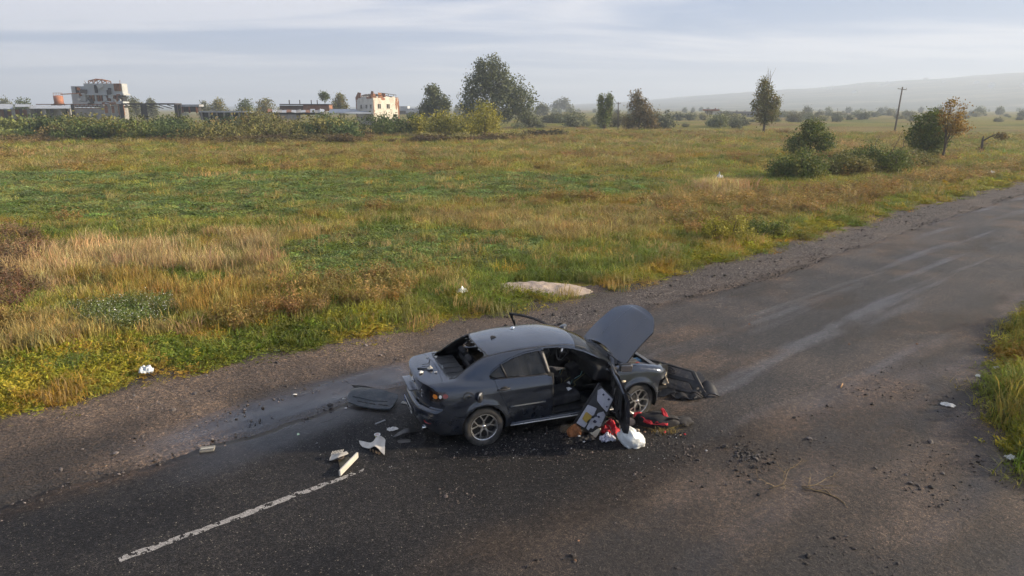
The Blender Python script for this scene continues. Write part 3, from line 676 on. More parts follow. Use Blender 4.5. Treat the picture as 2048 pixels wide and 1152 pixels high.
def clip(V, F, val):
    """keep the part of a triangle mesh where val > 0, cutting triangles along val = 0"""
    V = [tuple(v) for v in V]; cache = {}; out = []
    pos = val > 0; cnt = pos[F].sum(1)
    full = F[cnt == 3]; part = F[(cnt > 0) & (cnt < 3)]; n0 = len(V)
    def cut(a, b):
        k = (a, b) if a < b else (b, a)
        if k not in cache:
            va, vb = val[a], val[b]; t = va/(va-vb); t = min(max(t, .001), .999); cache[k] = len(V)
            V.append(tuple(V[a][i]+(V[b][i]-V[a][i])*t for i in range(3)))
        return cache[k]
    for tri in part:
        P = []
        for i in range(3):
            a, b = int(tri[i]), int(tri[(i+1) % 3])
            if pos[a]: P.append(a)
            if pos[a] != pos[b]: P.append(cut(a, b))
        for i in range(1, len(P)-1): out.append((P[0], P[i], P[i+1]))
    F2 = np.concatenate([full, np.array(out, int).reshape(-1, 3)]); V = np.array(V)
    used = np.unique(F2); mp = -np.ones(len(V), int); mp[used] = np.arange(len(used))
    return V[used], mp[F2]
CV, CF = surface_net(car_f, (-.06, -.94, .10), (4.56, .94, 1.54), 0.024)
CF = np.concatenate([CF[:, [0, 1, 2]], CF[:, [0, 2, 3]]])
# --- openings and panel outlines as functions of position in the car
DLO = [(3.12, 1.00), (2.92, 1.105), (2.70, 1.215), (2.50, 1.285), (2.25, 1.325), (1.95, 1.335), (1.70, 1.318), (1.48, 1.27), (1.30, 1.20), (1.16, 1.12), (1.115, 1.08), (1.13, 1.045), (1.19, 1.02), (2.0, .995)]
FDOOR = [(2.10, .34), (2.10, 1.01), (3.13, 1.0), (3.20, .90), (3.22, .70), (3.20, .45), (3.12, .33), (2.18, .31)]
RDOOR = [(1.17, 1.04), (2.075, 1.01), (2.075, .33), (2.02, .31), (1.47, .31), (1.40, .40), (1.37, .50), (1.335, .62), (1.27, .74), (1.205, .88)]
def f_dlo(p): return np.minimum(poly_sd(DLO, p[:, 0], p[:, 2]), np.abs(p[:, 1])-.35)
def f_fdoor(p, g=0.0):
    return np.minimum(np.maximum(poly_sd(FDOOR, p[:, 0], p[:, 2]), np.minimum(poly_sd(DLO, p[:, 0], p[:, 2])+.022, p[:, 0]-2.10+.2*(p[:, 2]-1))), np.abs(p[:, 1])-.35) - g
def f_rdoor(p, g=0.0):
    return np.minimum(np.maximum(poly_sd(RDOOR, p[:, 0], p[:, 2]), np.minimum(poly_sd(DLO, p[:, 0], p[:, 2])+.022, 2.075-.2*(p[:, 2]-1)-p[:, 0])), np.abs(p[:, 1])-.35) - g
def f_arch(p, r=.345):
    return np.where(np.abs(p[:, 1]) > .45, np.minimum(np.hypot(p[:, 0]-AXR, p[:, 2]-AXZ), np.hypot(p[:, 0]-AXF, p[:, 2]-AXZ))-r, 1.0)
def f_trunk(p): return np.minimum(np.minimum(.635+.05*sstep(.1, .5, p[:, 0])-np.abs(p[:, 1]), .44-.10*p[:, 1]**2-p[:, 0]), p[:, 2]-.655)
def f_rw(p): a = np.abs(p[:, 1]); return np.minimum(np.minimum(.60-.10*np.maximum(p[:, 0]-.55, 0)-a, p[:, 0]-(.49+.10*a*a)), np.minimum(1.08-.02*a-p[:, 0]+.13*(a/.7)**2, p[:, 2]-.9))
def f_ws(p): a = np.abs(p[:, 1]); return np.minimum(np.minimum(.63+.10*(p[:, 0]-2.7)-a, p[:, 0]-(2.70-.15*(a/.7)**2)), np.minimum(3.36-.17*(a/.7)**2-p[:, 0], p[:, 2]-.9))
def f_hood(p): a = np.abs(p[:, 1]); return np.minimum(np.minimum(.735-.10*np.maximum(p[:, 0]-3.5, 0)-a, p[:, 0]-(3.43-.17*(a/.7)**2)), np.minimum(p[:, 2]-.66, 4.36-.30*(a/.7)**2.4-p[:, 0]))
def f_tl(p):
    q = ((p[:, 0]-.20)/.27)**2+((np.abs(p[:, 1])-.70)/.20)**2+((p[:, 2]-.845-.10*(p[:, 0]-.2))/.083)**2; return (1-np.sqrt(q))*.09
def f_bump(p): return np.minimum(.645-.13*sstep(.30, .62, p[:, 0])-p[:, 2], .95-p[:, 0])
def f_nose(p):  # what is left at the torn front
    lim = np.interp(p[:, 2], [.2, .45, .55, .64, .70, .76, .9], [3.99, 4.0, 4.0, 4.03, 4.22, 4.26, 4.3])
    return lim + .02*np.sin(p[:, 2]*60)*np.cos(p[:, 1]*9) - p[:, 0]
def panel(name, f, mat, parent, thick=0.012, inner=None, tf=None, V=None, F=None, rim=0):
    v, fc = clip(CV if V is None else V, CF if F is None else F, f(CV if V is None else V))
    if tf is not None: v = tf(v)
    me = mesh(name, v, fc, True); me.materials.append(mat)
    o = obj(name, me, None, parent)
    if thick:
        if inner: me.materials.append(inner)
        md = o.modifiers.new('thick', 'SOLIDIFY'); md.thickness = thick; md.offset = -1; md.use_even_offset = False
        if inner: md.material_offset = 1; md.material_offset_rim = rim
        es = o.modifiers.new('sharp', 'EDGE_SPLIT'); es.split_angle = R(48)
    return o
# --- materials
def paint_mat():
    m, t, b = newmat('dusty_graphite_car_paint'); co = t.add('ShaderNodeTexCoord').outputs['Object']
    n = t.noise(co, 3.0, 6, 0.65, 0.3); fl = t.noise(co, 300, 2, 0.6); z = t.add('ShaderNodeSeparateXYZ', i_0=co).outputs[2]
    c = t.mix(t.rng(fl, 0.3, 0.7), c4((.019, .026, .041)), c4((.046, .059, .085)))
    geo = t.add('ShaderNodeNewGeometry'); up = t.rng(t.add('ShaderNodeSeparateXYZ', i_0=geo.outputs['Normal']).outputs[2], 0.2, 1.0)
    lowd = t.rng(z, 0.62, 0.22)
    dust = t.math('MAXIMUM', t.math('MULTIPLY', t.rng(n, 0.35, 0.7), 0.09), t.math('MULTIPLY', lowd, t.rng(t.noise(co, 9, 5, .7), .35, .65, .1, .55)))
    drops = t.math('MULTIPLY', t.rng(t.voro(co, 60), 0.30, 0.2), 0.10)
    c = t.mix(t.math('MAXIMUM', dust, drops), c, c4((.060, .054, .048)))
    t.put(b.inputs['Base Color'], c); b.inputs['Metallic'].default_value = 0.6
    t.put(b.inputs['Roughness'], t.rng(dust, 0.0, 0.5, 0.20, 0.5)); b.inputs['Coat Weight'].default_value = 0.85; t.put(b.inputs['Coat Roughness'], t.rng(n, 0.3, 0.7, 0.03, 0.14))
    t.put(b.inputs['Normal'], t.bump(t.math('ADD', t.noise(co, 2.2, 2), t.math('MULTIPLY', t.noise(co, 130, 2), 0.02)), 0.12, 0.05)); return m
PAINT = paint_mat()
BLACK = pmat('black_trim_plastic', (.014, .014, .016), 0.5, var=.3, bump=.15, grime=(.07, .06, .05), gamt=.3)
INNER = pmat('dark_cabin_lining', (.012, .012, .013), 0.85, var=.4, grime=(.06, .055, .05), gscale=5, gamt=.35)
RUB = pmat('tyre_rubber', (.028, .027, .026), 0.82, var=.2, bump=.3, bscale=90, grime=(.10, .085, .07), gscale=6, gamt=.55)
ALLOY = pmat('machined_alloy', (.62, .62, .62), 0.32, 0.9, var=.12, scale=20, grime=(.20, .18, .16), gamt=.35)
DARKMET = pmat('dark_wheel_pocket', (.02, .02, .021), 0.5, 0.4, var=.3)
CHROME = pmat('dull_chrome', (.7, .7, .7), 0.2, 0.95, var=.08)
STEEL = pmat('dirty_steel', (.22, .21, .20), 0.45, 0.8, var=.3, grime=(.09, .05, .03), gamt=.5)
def glass_mat(name, tint, alpha, rough=0.05):
    m, t, b = newmat(name); b.inputs['Base Color'].default_value = c4(tint); b.inputs['Roughness'].default_value = rough
    co = t.add('ShaderNodeTexCoord').outputs['Object']; d = t.rng(t.noise(co, 4, 5, .65), .4, .7, 0, .25)
    t.put(b.inputs['Base Color'], t.mix(d, c4(tint), c4((.12, .11, .10)))); t.put(b.inputs['Alpha'], t.math('ADD', d, alpha)); return m
GLASS = glass_mat('tinted_side_glass', (.006, .008, .009), .62); WGLASS = glass_mat('dusty_windscreen_glass', (.010, .012, .012), .50, .09)
car = empty('car', (CAR_O[0], CAR_O[1], 0.022), (0, 0, CAR_ROT))
car.scale = (CAR_S,)*3
tag(car, 'wrecked dark grey four-door sedan with open bonnet and doors on the road', 'car')
def f_shell(p):
    f = np.minimum(f_arch(p), p[:, 2]-.235)
    for q in (f_rdoor(p), f_fdoor(p), f_dlo(p), f_trunk(p), f_rw(p), f_ws(p), f_hood(p), f_tl(p), f_bump(p)): f = np.minimum(f, -q-.0015)
    return np.minimum(f, 3.225-p[:, 0]-.0) if False else np.minimum(f, np.where(p[:, 2] < .97, 3.235-p[:, 0], 3.6-p[:, 0]))
body = panel('body_shell', f_shell, PAINT, car, .014, INNER)
def f_fender(p, sgn):
    f = np.minimum(np.minimum(f_arch(p), p[:, 2]-.26), np.minimum(p[:, 0]-3.24, f_nose(p)))
    f = np.minimum(np.minimum(f, -f_hood(p)-.002), np.where(p[:, 2] > .965, -1, 1)*np.abs(.97-p[:, 2])+.0)
    return np.minimum(np.minimum(f, p[:, 1]*sgn-.3), -f_fdoor(p)-.002)
for sgn in (1, -1): panel('fender', lambda p: f_fender(p, sgn), PAINT, car, .012, INNER)
trunk = panel('boot_lid', lambda p: f_trunk(p)-.004, PAINT, car, .014, INNER)
bump = panel('rear_bumper', lambda p: np.minimum(np.minimum(f_bump(p)-.003, f_arch(p)), p[:, 2]-.20), PAINT, car, .012, INNER)
LENS_R = pmat('smoked_red_lens', (.10, .008, .008), 0.15, var=.3, coat=.6); LENS_O = pmat('amber_lens', (.75, .22, .02), 0.2, var=.1, coat=.5)
LENS_D = pmat('dark_lamp_housing', (.018, .006, .006), 0.15, coat=.6); WHT = pmat('white_plastic', (.70, .69, .66), 0.4, var=.06)
for sgn in (1, -1):
    tl = panel('tail_lamp', lambda p: np.minimum(f_tl(p)-.002, p[:, 1]*sgn), LENS_D, car, .02)
    def lens_disc(name, c, rx, rz, mat, off=.004):
        # an elliptical lens lying on the lamp surface
        pv, pf = clip(CV, CF, np.minimum((1-np.sqrt(((CV[:, 0]-c[0])/rx)**2+((CV[:, 2]-c[1])/rz)**2))*min(rx, rz), CV[:, 1]*sgn-.5))
        e = 1e-3; g = np.stack([car_f(pv[:, 0]+e, pv[:, 1], pv[:, 2])-car_f(pv[:, 0]-e, pv[:, 1], pv[:, 2]), car_f(pv[:, 0], pv[:, 1]+e, pv[:, 2])-car_f(pv[:, 0], pv[:, 1]-e, pv[:, 2]), car_f(pv[:, 0], pv[:, 1], pv[:, 2]+e)-car_f(pv[:, 0], pv[:, 1], pv[:, 2]-e)], 1)
        g /= np.linalg.norm(g, axis=1, keepdims=True); o = obj(name, mesh(name, pv+g*off, pf, True), mat, tl); return o
    lens_disc('amber_lens', (.262, .85), .028, .038, LENS_O); lens_disc('white_lens', (.325, .857), .020, .030, WHT, .003); lens_disc('red_lens', (.40, .862), .042, .034, LENS_R, .003)
# rear doors, with handle, moulding and glass
for sgn in (1, -1):
    rd = panel('rear_door', lambda p: np.minimum(np.minimum(f_rdoor(p, .004), -f_dlo(p)), np.minimum(p[:, 1]*sgn, f_arch(p, .352))), PAINT, car, .03, INNER)
    def on_side(x, z, off=0.0):
        # y of the body surface at (x, z)
        lo, hi = .3, .95
        for _ in range(30):
            md = (lo+hi)/2
            if car_f(np.array([x]), np.array([md]), np.array([z]))[0] < 0: lo = md
            else: hi = md
        return sgn*(lo+off)
    hb = MB(); hb.tube([(1.20+.022*i, on_side(1.20+.022*i, .865+.001*i, .012+.022*math.sin(math.pi*i/9)), .865+.001*i) for i in range(10)], [.012, .016, .017, .017, .017, .017, .017, .017, .016, .012], 8)
    hb.build('door_handle', BLACK, rd, True)
    cup = MB(); cup.lathe([(.0, 0), (.05, 0), (.056, .004)], 18, 'y'); o = cup.build('handle_recess', DARKMET, rd, True, (1.31, on_side(1.31, .865, .003), .866)); o.scale = (1.05, 1, .8)
    mb = MB(); mb.tube([(1.40+.083*i, on_side(1.40+.083*i, .575, .004), .575) for i in range(8)], .011, 6); mb.build('side_moulding', pmat('grey_moulding', (.10, .105, .11), .35, var=.1, grime=(.2, .19, .17)), rd, True)
    def f_glass(p, a, b): return np.minimum(np.minimum(poly_sd(DLO, p[:, 0], p[:, 2])-.012, p[:, 1]*sgn-.35), np.minimum(p[:, 0]-a+.30*(p[:, 2]-1.0), b-.25*(p[:, 2]-1.0)-p[:, 0]))
    def inset(v): v = v.copy(); v[:, 1] -= sgn*.012; return v
    panel('window_glass', lambda p: f_glass(p, 1.395, 2.03), GLASS, rd, .004, None, inset)
    panel('quarter_glass', lambda p: f_glass(p, .90, 1.36), GLASS, rd, .004, None, inset)
    bar = MB(); bar.tube([(1.375, on_side(1.375, 1.02, .0), 1.012), (1.335, on_side(1.335, 1.12, .0), 1.12), (1.30, on_side(1.30, 1.205, .0), 1.215)], .014, 6); bar.build('window_bar', BLACK, rd, True)
    edge = MB(); edge.tube([(x_, on_side(x_, np.interp(x_, [1.19, 2.06], [1.020, .998]), .002), np.interp(x_, [1.19, 2.06], [1.018, .996])) for x_ in np.linspace(1.19, 2.06, 12)], .008, 6); edge.build('window_seal', BLACK, rd, True)
    bp = MB(); bp.add(*(lambda n: ([(x_, on_side(x_, z_, .001+.0*x_), z_) for z_ in np.linspace(1.0, 1.325, n) for x_ in (2.025-.25*(z_-1), 2.085-.20*(z_-1))], [(2*i, 2*i+1, 2*i+3, 2*i+2) for i in range(n-1)]))(9))
    o = bp.build('door_pillar_trim', BLACK, rd, True); md = o.modifiers.new('thick', 'SOLIDIFY'); md.thickness = .02; md.offset = 0
# windscreen and cowl, seals
ws = panel('windscreen', lambda p: f_ws(p)-.006, WGLASS, car, .006)
cow = MB()
for i in range(13):
    y = -.62+.1033*i
cow.add([(3.30-.10*(y/.7)**2+dx, y, .965+dz-.03*(y/.7)**2) for y in np.linspace(-.66, .66, 13) for (dx, dz) in ((0.04, .03), (.14, .005), (.17, -.05))], [(3*i+j, 3*i+j+1, 3*i+j+4, 3*i+j+3) for i in range(12) for j in range(2)])
o = cow.build('cowl_panel', BLACK, car); md = o.modifiers.new('t', 'SOLIDIFY'); md.thickness = .01
for k in (0, 1):
    wp = MB(); y0 = .42-.62*k; wp.tube([(3.36, y0, 1.0), (3.30, y0-.25, 1.035), (3.28, y0-.52, 1.05)], [.012, .010, .006], 6); wp.build('wiper', BLACK, car, True)
# rear window: pane gone, ragged splinters left round the edge, bare shelf below
rsx = np.random.RandomState(8); vv, ff = clip(CV, CF, f_rw(CV)+.0)
fr = f_rw(vv); keepv = fr < .018+.05*np.maximum(0, fbm(vv[:, 0]*9, vv[:, 1]*9, 1.3, 4, 3)-.5)*4
sh = mesh('glass_shards', vv - np.array((0, 0, .006)), ff[keepv[ff].all(1)], False); o = obj('glass_shards', sh, pmat('dusty_broken_glass', (.10, .11, .11), .25, var=.4, coat=.3), car)
# ring seal of the rear window
sh2v, sh2f = clip(CV, CF, np.minimum(f_rw(CV)+.012, .010-f_rw(CV))); o = obj('window_seal', mesh('window_seal', sh2v+np.array((-.002, 0, .004)), sh2f, True), BLACK, car)
# bonnet, swung up on its hinges and twisted
HINGE = Vector((3.40, 0, .965)); HM = Matrix.Rotation(R(3), 4, 'X') @ Matrix.Rotation(R(-53), 4, 'Y')
def hood_tf(v):
    # a crumple across the free edge
    v = v.copy(); v[:, 2] += .02*np.sin((v[:, 1]+.2)*5)*sstep(3.9, 4.4, v[:, 0])
    M = np.array(HM)[:3, :3]; return (v-np.array(HINGE))@M.T + np.array(HINGE) + np.array((0.02, 0, .03))
hood = panel('bonnet', lambda p: f_hood(p)-.005, PAINT, car, .022, INNER, hood_tf)
for yy in (-.30, .30):  # creases pressed into the bonnet
    pts = []
    for x_ in np.linspace(3.55, 4.24, 14):
        y_ = yy*(1.05-.25*(x_-3.5)); lo, hi = .5, 1.2
        for _ in range(26):
            md_ = (lo+hi)/2
            if car_f(np.array([x_]), np.array([y_]), np.array([md_]))[0] < 0: lo = md_
            else: hi = md_
        pts.append((x_, y_, lo-.0035))
    rb = MB(); rb.tube([tuple(q) for q in hood_tf(np.array(pts))], .0095, 6); rb.build('pressed_rib', PAINT, hood, True)
st_ = MB(); st_.tube([(4.05, .52, .80), tuple(hood_tf(np.array([[4.0, .35, .86]]))[0])], .008, 6); st_.build('prop_rod', STEEL, car)
# wheels
def wheel(c, rotz, steer=0.0, flat=0.0):
    wl = empty('wheel'); wl.parent = car; wl.location = c; wl.rotation_euler = (0, 0, steer if rotz > 0 else math.pi+steer)
    ty = MB(); pr = [(.205, -.085), (.222, -.098), (.27, -.104), (.302, -.092), (.314, -.070), (.312, -.058), (.305, -.055), (.305, -.050), (.314, -.046), (.316, -.012), (.308, -.009), (.308, .009), (.316, .012), (.314, .046), (.305, .050), (.305, .055), (.312, .058), (.314, .07), (.302, .092), (.27, .104), (.222, .098), (.205, .085)]
    ty.lathe(pr, 56, 'y')
    if flat:
        ty.v = [(x*(1+.0), y*(1+.28*float(sstep(-.15, -.31, np.array(z)))), max(z, -.315+flat)) for (x, y, z) in ty.v]
    o = ty.build('tyre', RUB, wl, True); autosmooth(o, 50)
    tread = MB()
    for k in range(44):
        a = 2*math.pi*k/44; tread.box((.3115*math.cos(a), 0.066*(1 if k % 2 else -1), .3115*math.sin(a)), (.006, .045, .006), (0, -a, 0))
    rim = MB(); rim.lathe([(.206, .086), (.214, .094), (.211, .100), (.200, .094), (.192, .07), (.185, -.02), (.19, -.085), (.206, -.092)], 48, 'y'); ro = rim.build('rim', ALLOY, wl, True); autosmooth(ro, 40)
    dk = MB(); dk.lathe([(.0, .030), (.19, .018), (.19, -.03), (0, -.03)], 32, 'y'); dk.build('brake_disc', INNER, ro, True)
    for k in range(5):
        a = 2*math.pi*k/5+.32; sp = MB()
        def bar(p0, p1, w0, w1, y0, y1):
            p0 = np.array(p0); p1 = np.array(p1); d = (p1-p0)/np.linalg.norm(p1-p0); nn = np.array((-d[1], d[0])); V = []
            for (p, wv, y) in ((p0, w0, y0), (p1, w1, y1)):
                for (sg, dy) in ((-1, 0), (-.75, .018), (.75, .018), (1, 0)):
                    q = p+nn*wv*sg; V.append((q[0], y+dy, q[1]))
            sp.add(V, [(0, 1, 5, 4), (1, 2, 6, 5), (2, 3, 7, 6), (0, 4, 7, 3), (0, 3, 2, 1), (4, 5, 6, 7)])
        u = np.array((math.cos(a), math.sin(a))); pb = u*.105
        bar(u*.03, pb, .019, .014, .058, .070)
        for sg in (-1, 1):
            a2 = a+sg*.33; q = np.array((math.cos(a2), math.sin(a2)))*.203; bar(pb-u*.012, q, .0085, .0095, .0695, .078)
        sp.build('spoke', ALLOY, ro)
        pk = MB(); a3 = a; pk.add([(math.cos(a3+s)*r_, .052, math.sin(a3+s)*r_) for (s, r_) in ((0, .125), (-.20, .195), (0, .20), (.20, .195))], [(0, 1, 2, 3)]); pk.build('spoke_pocket', INNER, ro)
        nt = MB(); nt.lathe([(0, .075), (.008, .073), (.010, .060)], 8, 'y', (math.cos(a+.63)*.052, 0, math.sin(a+.63)*.052)); nt.build('wheel_nut', STEEL, ro)
    hc = MB(); hc.lathe([(0, .084), (.022, .083), (.031, .076), (.033, .05)], 20, 'y'); hc.build('hub_cap', CHROME, ro, True)
    return wl
# local wheel axis +y is the outer face
wheel((AXR, -.765, AXZ-.022), -1, 0, .022); wheel((AXF, -.765, AXZ), -1, R(9)); wheel((AXR, .765, AXZ-.01), 1, 0, .01); wheel((AXF, .765, AXZ), 1, R(9))
for ax in (AXR, AXF):
    for sgn in (1, -1):
        al = MB(); al.add([(ax+.352*math.cos(a), sgn*y, AXZ+.352*math.sin(a)) for a in np.linspace(-.35, math.pi+.35, 22) for y in (.50, .852)], [(2*i, 2*i+1, 2*i+3, 2*i+2) for i in range(21)])
        al.add([(ax+.352*math.cos(a), sgn*.50, AXZ+.352*math.sin(a)) for a in np.linspace(-.35, math.pi+.35, 22)], [tuple(range(22))])
        o = al.build('wheel_arch_liner', INNER, car, True)
# underbody, sills, floor
ub = MB(); ub.box((2.3, 0, .215), (2.1, 1.50, .05), bev=.015); ub.box((.95, 0, .24), (.9, .95, .10), bev=.02); ub.box((3.6, 0, .26), (.8, .9, .12), bev=.02); ub.tube([(.25, -.40, .235), (1.3, -.42, .22), (3.0, -.1, .20)], .035, 8); ub.build('underbody', INNER, car)
fl_ = MB(); fl_.box((2.25, 0, .285), (2.35, 1.48, .06), bev=.02); fl_.box((2.3, 0, .36), (2.2, .26, .14), bev=.03); fl_.build('cabin_floor', INNER, car)
tb = MB(); tb.box((.62, 0, .42), (.95, 1.05, .04)); tb.box((1.12, 0, .62), (.04, 1.20, .62), (0, R(14), 0)); tb.build('boot_floor', INNER, car)
ps = MB(); ps.box((.66, 0, .985), (.40, 1.12, .02), (0, R(2), 0), .006)
for i in range(5): ps.box((.66+.01*i % 3, -.44+.22*i, .996), (.30, .06, .012), (0, R(2), 0), .004)
ps.build('rear_shelf', pmat('bare_grey_shelf_metal', (.014, .015, .017), .6, .3, var=.3, grime=(.02, .02, .02), gscale=8), car)
def seat(x, y, back, wy=.50, nm='seat', mat=None):
    st = empty(nm); st.parent = car; st.location = (x, y, .34)
    MS = mat or pmat('dark_seat_fabric', (.013, .013, .016), .9, var=.3, bump=.3, bscale=60, grime=(.09, .085, .08), gamt=.3)
    q = MB(); q.box((.05, 0, .08), (.52, wy, .16), (0, R(-6), 0), .05); q.build('cushion', MS, st, True)
    q = MB(); q.box((-.30, 0, .42), (.15, wy*.98, .62), (0, R(back), 0), .06); q.build('backrest', MS, st, True)
    if wy < .8:
        q = MB(); q.box((-.43, 0, .80), (.10, .26, .17), (0, R(back), 0), .04); q.tube([(-.40, -.07, .66), (-.42, -.07, .76)], .008, 6); q.tube([(-.40, .07, .66), (-.42, .07, .76)], .008, 6); q.build('headrest', MS, st, True)
    else:
        for yy in (-.42, .0, .42): q = MB(); q.box((-.44, yy, .74), (.09, .24, .13), (0, R(back), 0), .035); q.build('headrest', MS, st, True)
    return st
seat(2.42, .36, -18, nm='front_seat'); seat(2.40, -.36, -22, nm='front_seat'); seat(1.45, 0, -24, 1.28, 'rear_seat')
db = MB(); db.box((3.10, 0, .82), (.42, 1.40, .26), (0, R(8), 0), .06); db.box((2.94, 0, .58), (.34, .26, .44), (0, R(-18), 0), .04); db.box((3.02, .36, .98), (.20, .40, .07), (0, R(10), 0), .03); db.build('dashboard', INNER, car, True)
fw = MB(); fw.box((3.34, 0, .60), (.03, 1.42, .72)); fw.build('firewall', INNER, car)
sw = empty('steering_wheel'); sw.parent = car; sw.location = (2.80, .36, .90); sw.rotation_euler = (0, R(-64), 0)
q = MB(); q.tube([(.185*math.cos(a), .185*math.sin(a), 0) for a in np.linspace(0, 2*math.pi, 33)], .016, 8, False); q.build('wheel_ring', BLACK, sw, True)
q = MB(); q.box((0, 0, -.01), (.15, .15, .05), None, .03); q.build('airbag_hub', pmat('grey_hub_plastic', (.06, .06, .065), .5), sw, True)
for a in (0, math.pi/2, -math.pi/2): q = MB(); q.tube([(0, 0, -.01), (.18*math.cos(a+math.pi), .18*math.sin(a+math.pi), 0)], .014, 6); q.build('wheel_spoke', BLACK, sw)
q = MB(); q.lathe([(0, .022), (.03, .020), (.03, .016)], 16, 'z'); q.build('hub_emblem', CHROME, sw)
q = MB(); q.tube([(2.82, .36, .89), (3.15, .36, .76)], .03, 8); q.build('steering_column', INNER, car)
q = MB(); q.tube([(2.55, 0, .42), (2.53, 0, .56)], [.012, .010], 8); q.lathe([(0, .05), (.022, .04), (.026, .015), (.012, 0)], 12, 'z', (2.53, 0, .55)); q.build('gear_lever', BLACK, car)
# loose wiring torn from under the dash
rsx = np.random.RandomState(21)
for k in range(7):
    p = Vector((3.0-.05*k % .2, -.25+.09*k, .72)); pts = [p]
    for j in range(6): p = p+Vector((-.05+.04*rsx.randn(), .05*rsx.randn(), -.055+.03*rsx.randn())); pts.append(p)
    q = MB(); q.tube(pts, .006+.003*rsx.rand(), 5); q.build('torn_cable', [pmat('yellow_cable', (.16, .14, .05), .6), pmat('grey_cable', (.12, .25, .25), .6), BLACK][k % 3], car, True)
for (c_, r_, s_) in (((2.55, -.48, .535), .4, .05), ((2.66, -.22, .52), 1.3, .045)):
    q = MB(); q.add([(-s_, -s_*.6, 0), (s_*.8, -s_*.7, .02), (s_, s_*.6, .0), (-s_*.5, s_*.8, .03), (0, 0, .045)], [(0, 1, 4), (1, 2, 4), (2, 3, 4), (3, 0, 4)]); q.build('paper_scrap', WHT, car, False, c_, (0, 0, r_))
# engine bay
eb = MB(); eb.box((3.85, 0, .42), (.92, 1.22, .04)); eb.box((3.84, .64, .60), (.90, .04, .42)); eb.box((3.84, -.64, .60), (.90, .04, .42)); eb.build('engine_bay', INNER, car)
ENG = pmat('engine_grey_plastic', (.05, .05, .052), .55, var=.3, grime=(.12, .11, .10), gamt=.5)
q = MB(); q.box((3.78, -.05, .70), (.42, .58, .14), (0, R(4), 0), .03)
for i in range(5): q.box((3.78, -.25+.1*i, .775), (.36, .05, .02), (0, R(4), 0), .006)
q.build('engine_cover', ENG, car)
q = MB(); q.box((3.72, .42, .68), (.26, .18, .20), None, .012); q.build('battery', BLACK, car)
q = MB(); q.box((3.98, -.42, .70), (.20, .26, .14), (0, R(6), .2), .03); q.build('air_filter_box', ENG, car)
q = MB(); q.lathe([(0, .03), (.05, .025), (.06, 0), (.06, -.14), (0, -.14)], 14, 'z', (3.62, -.50, .78)); q.build('fluid_bottle', pmat('cloudy_white_bottle', (.42, .40, .34), .5), car, True)
q = MB(); q.box((4.02, -.12, .735), (.10, .14, .05), (0, 0, .3), .01); q.build('blue_fuse_cover', pmat('blue_plastic', (.05, .18, .30), .45), car)
q = MB(); q.box((3.92, -.28, .745), (.05, .09, .04), (0, 0, .6), .008); q.build('red_cap', pmat('red_plastic', (.45, .03, .03), .4), car)
for k in range(8):
    p = Vector((3.5+.5*rsx.rand(), -.5+rsx.rand(), .72)); pts = [p]
    for j in range(5): p = p+Vector((.09*rsx.randn(), .09*rsx.randn(), .02*rsx.randn())); pts.append(p)
    q = MB(); q.tube(pts, .012, 6); q.build('engine_hose', BLACK, car, True)
# torn front: radiator panel, slam panel, crash beam, light housing scraps
q = MB(); q.box((4.12, 0, .50), (.05, .86, .44), None, .01)
for i in range(14): q.box((4.15, -.39+.06*i, .50), (.02, .012, .40))
q.build('radiator', DARKMET, car)
q = MB(); q.box((4.10, 0, .765), (.09, 1.30, .05), (0, R(6), 0), .012); q.box((4.06, .58, .66), (.10, .12, .26), None, .01); q.box((4.06, -.58, .66), (.10, .12, .26), None, .01); q.build('slam_panel', pmat('primed_body_grey', (.10, .105, .11), .5, .2, var=.2, grime=(.03, .03, .03)), car)
q = MB(); q.tube([(4.20, y, .46-.0*y) for y in np.linspace(-.55, .55, 9)], .045, 8); q.build('crash_beam', STEEL, car)
def rag(rs, c, size, n=7, thick=.012):
    """a torn irregular plate"""
    V = []; nn = n*3
    for i in range(nn):
        a = 2*math.pi*i/nn; r_ = (0.65+.5*rs.rand()); V.append((c[0]+.05*rs.randn()*size[0], c[1]+size[1]*r_*math.cos(a), c[2]+size[2]*r_*math.sin(a)))
    V.append((c[0]+.05, c[1], c[2])); return V, [(i, (i+1) % nn, nn) for i in range(nn)]
rs9 = np.random.RandomState(4)
for (c_, s_, mt) in (((4.23, -.64, .60), (.5, .10, .16), pmat('cream_lamp_filler', (.52, .45, .34), .8, var=.25, grime=(.2, .12, .05), gscale=9)), ((4.22, -.56, .50), (.4, .07, .13), MATS['cream_lamp_filler']), ((4.16, -.60, .70), (.4, .08, .04), STEEL), ((4.17, .60, .60), (.4, .08, .10), BLACK), ((4.18, -.45, .36), (.4, .20, .05), BLACK)):
    q = MB(); q.add(*rag(rs9, c_, s_)); o = q.build('torn_lamp_mount', mt, car); md = o.modifiers.new('t', 'SOLIDIFY'); md.thickness = .02
for k in range(7):
    p = Vector((4.14, -.68+.06*k, .74-.05*rs9.rand())); pts = [p]
    for j in range(5): p = p+Vector((.02+.03*rs9.randn(), .03*rs9.randn(), -.045)); pts.append(p)
    q = MB(); q.tube(pts, .007, 5); q.build('torn_cable', [STEEL, BLACK, WHT][k % 3], car, True)
